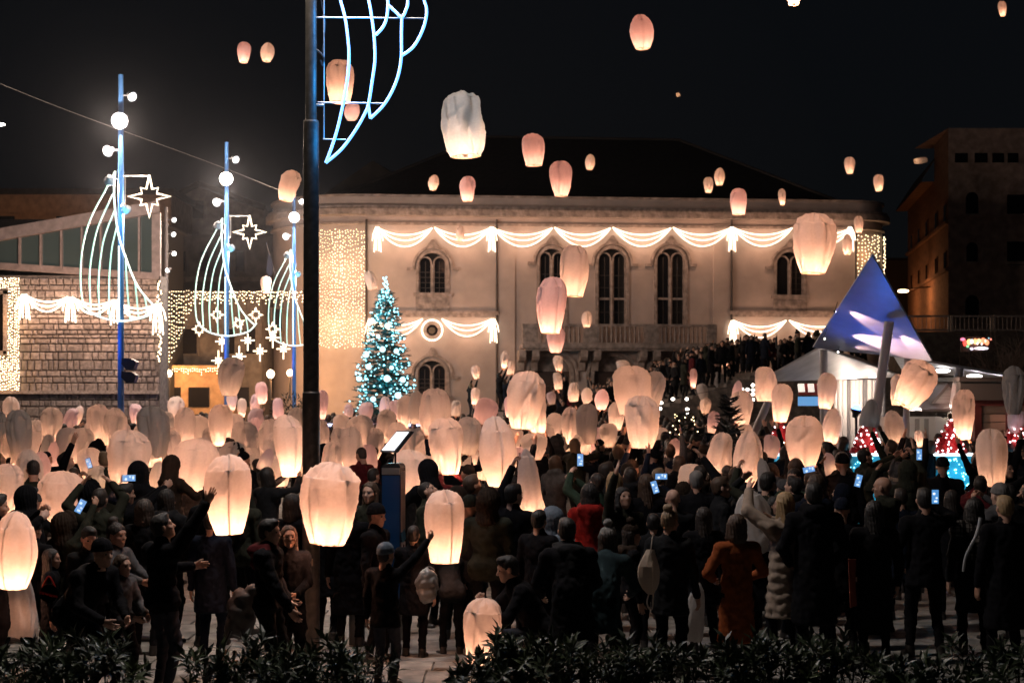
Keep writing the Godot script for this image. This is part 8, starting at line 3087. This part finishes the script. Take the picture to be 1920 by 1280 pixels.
		if not zones.has(p.label):
			zones[p.label] = []
		zones[p.label].append([u, k])
		metas.append(p)
	var ordn := ["first", "second", "third", "fourth", "fifth", "sixth", "seventh", "eighth", "ninth"]
	for key in zones:
		var lst: Array = zones[key]
		lst.sort_custom(func(a, b): return a[0] < b[0])
		for j in lst.size():
			if lst.size() > 1:
				metas[lst[j][1]].label = key.replace("the first blue", "first blue").replace(" the ", " ") + ", " + ordn[mini(j, 8)] + " from left"
	for k in spots.size():
		var s: Array = spots[k]
		place_person(metas[k], bodies[s[3]], s[0], s[1], s[2], s[0].z > -19.0, "people in the crowd")
	# everyone beyond, as masses by dress
	var sets := [{coat = "black", legs = "black", label = "dark mass of people in black far across the square"}, {coat = "charcoal", legs = "jeans", label = "far crowd of people in grey winter jackets"}, {coat = "brown", legs = "black", label = "far crowd of people in brown winter coats"}, {coat = "navy", legs = "charcoal", label = "far crowd of people in navy jackets"}]
	for q in 4:
		var mine := []
		for k in far.size():
			if k % 4 == q:
				mine.append(far[k])
		var kind: int = [0, 1, 2, 4][q]
		var b: Array = bodies[kind]
		var am := ArrayMesh.new()
		var ms := skin_mats(b[1], sets[q])
		for k in b[0].get_surface_count():
			var ar: Array = b[0].surface_get_arrays(k)
			G.surface(am, ar[Mesh.ARRAY_VERTEX], ar[Mesh.ARRAY_NORMAL], ar[Mesh.ARRAY_INDEX], ms[k])
		var hm := hair_mesh(["short", "long", "beanie", "bob"][q], false)
		var ha := hm.surface_get_arrays(0)
		var g := G.new()
		g.put(ha[Mesh.ARRAY_VERTEX], ha[Mesh.ARRAY_NORMAL], ha[Mesh.ARRAY_INDEX], b[2])
		G.surface(am, g.v, g.n, g.i, hair_tone(["black", "brown", "dark", "dark"][q]))
		var mm := MultiMesh.new()
		mm.transform_format = MultiMesh.TRANSFORM_3D
		mm.mesh = am
		mm.instance_count = mine.size()
		for k in mine.size():
			mm.set_instance_transform(k, Transform3D(Basis(Vector3.UP, mine[k][1]).scaled(Vector3.ONE * mine[k][2]), mine[k][0]))
		var mi := MultiMeshInstance3D.new()
		mi.name = numbered("crowd")
		mi.multimesh = mm
		mi.set_meta("kind", "stuff")
		mi.set_meta("label", sets[q].label)
		mi.set_meta("category", "crowd")
		add_child(mi)

# ---------------------------------------------------------------- the hedge in front
func build_hedge() -> void:
	var leafs := [mat("hedge_leaf_dark", 0.014, 0.024, 0.011, 0.48), mat("hedge_leaf", 0.022, 0.036, 0.014, 0.45), mat("hedge_leaf_young", 0.040, 0.058, 0.020, 0.45)]
	var sprigs := []
	for k in 6:
		var g := G.new()
		var stem := Vector3(0, 0.16, 0)
		g.rod(Vector3.ZERO, stem, 0.004, 0.003, 4)
		for j in 15:
			var t := j / 14.0
			var a := j * 2.4 + rng.randf() * 0.4
			var el := lerpf(0.15, 1.15, t) + rng.randf_range(-0.2, 0.2)
			var d := Vector3(cos(a) * cos(el), sin(el), sin(a) * cos(el))
			var s := d.cross(Vector3.UP).normalized()
			var nrm := s.cross(d).normalized()
			var at := stem * (0.25 + 0.75 * t)
			var ln := rng.randf_range(0.075, 0.12)
			var w := ln * 0.16
			var m1 := at + d * ln * 0.5 + nrm * 0.004
			var tip := at + d * ln - nrm * 0.018
			g.tri(at, m1 - nrm * 0.006, m1 + s * w)
			g.tri(at, m1 - s * w, m1 - nrm * 0.006)
			g.tri(m1 + s * w, m1 - nrm * 0.006, tip)
			g.tri(m1 - nrm * 0.006, m1 - s * w, tip)
		sprigs.append(g.mesh(null))
	var labels := ["lush", "tall", "dense", "ragged", "spiky", "broad"]
	var us := [-30, 52, 128, 205, 400, 470, 535, 605, 668, 885, 955, 1020, 1072, 1160, 1228, 1340, 1405, 1475, 1540, 1600, 1690, 1745, 1842, 1912]
	var tops := [1200, 1195, 1205, 1190, 1225, 1205, 1200, 1210, 1205, 1235, 1195, 1200, 1205, 1200, 1190, 1215, 1195, 1200, 1195, 1225, 1255, 1250, 1195, 1205]
	for k in us.size():
		var d := rng.randf_range(11.0, 11.6)
		var at := P(us[k], HORIZON, d)
		at.y = 0.10
		var top: float = EYE - (tops[k] - HORIZON) * d / FOCAL - 0.10
		var o := thing("hedge_shrub", "dark green %s shrub of the front hedge, %s from the left" % [labels[k % 6], ["first", "second", "third", "fourth", "fifth", "sixth", "seventh", "eighth", "ninth", "tenth", "eleventh", "twelfth", "thirteenth", "fourteenth", "fifteenth", "sixteenth", "seventeenth", "eighteenth", "nineteenth", "twentieth", "twenty first", "twenty second", "twenty third", "twenty fourth"][k]], "shrub", at, 0.0, "shrubs of the front hedge")
		var st := G.new()
		for j in 5:
			st.rod(Vector3(rng.randf_range(-0.05, 0.05), 0, rng.randf_range(-0.05, 0.05)), Vector3(rng.randf_range(-0.17, 0.17), top * 0.75, rng.randf_range(-0.17, 0.17)), 0.009, 0.005, 5)
		part("stem", st, mats["bark"], o)
		for j in 22 + rng.randi() % 14:
			var q := Vector3(rng.randf_range(-1, 1), rng.randf(), rng.randf_range(-1, 1))
			var y := top * (0.05 + 0.78 * sqrt(q.y)) - 0.08
			var sp := part("sprig", sprigs[rng.randi() % 6], leafs[[0, 1, 1, 2][rng.randi() % 4]], o)
			sp.position = Vector3(q.x * 0.22, y, q.z * 0.22)
			sp.rotation = Vector3(q.z * 0.6 + rng.randfn(0, 0.2), rng.randf() * TAU, -q.x * 0.6 + rng.randfn(0, 0.2))
			sp.scale = Vector3.ONE * rng.randf_range(0.7, 1.45)
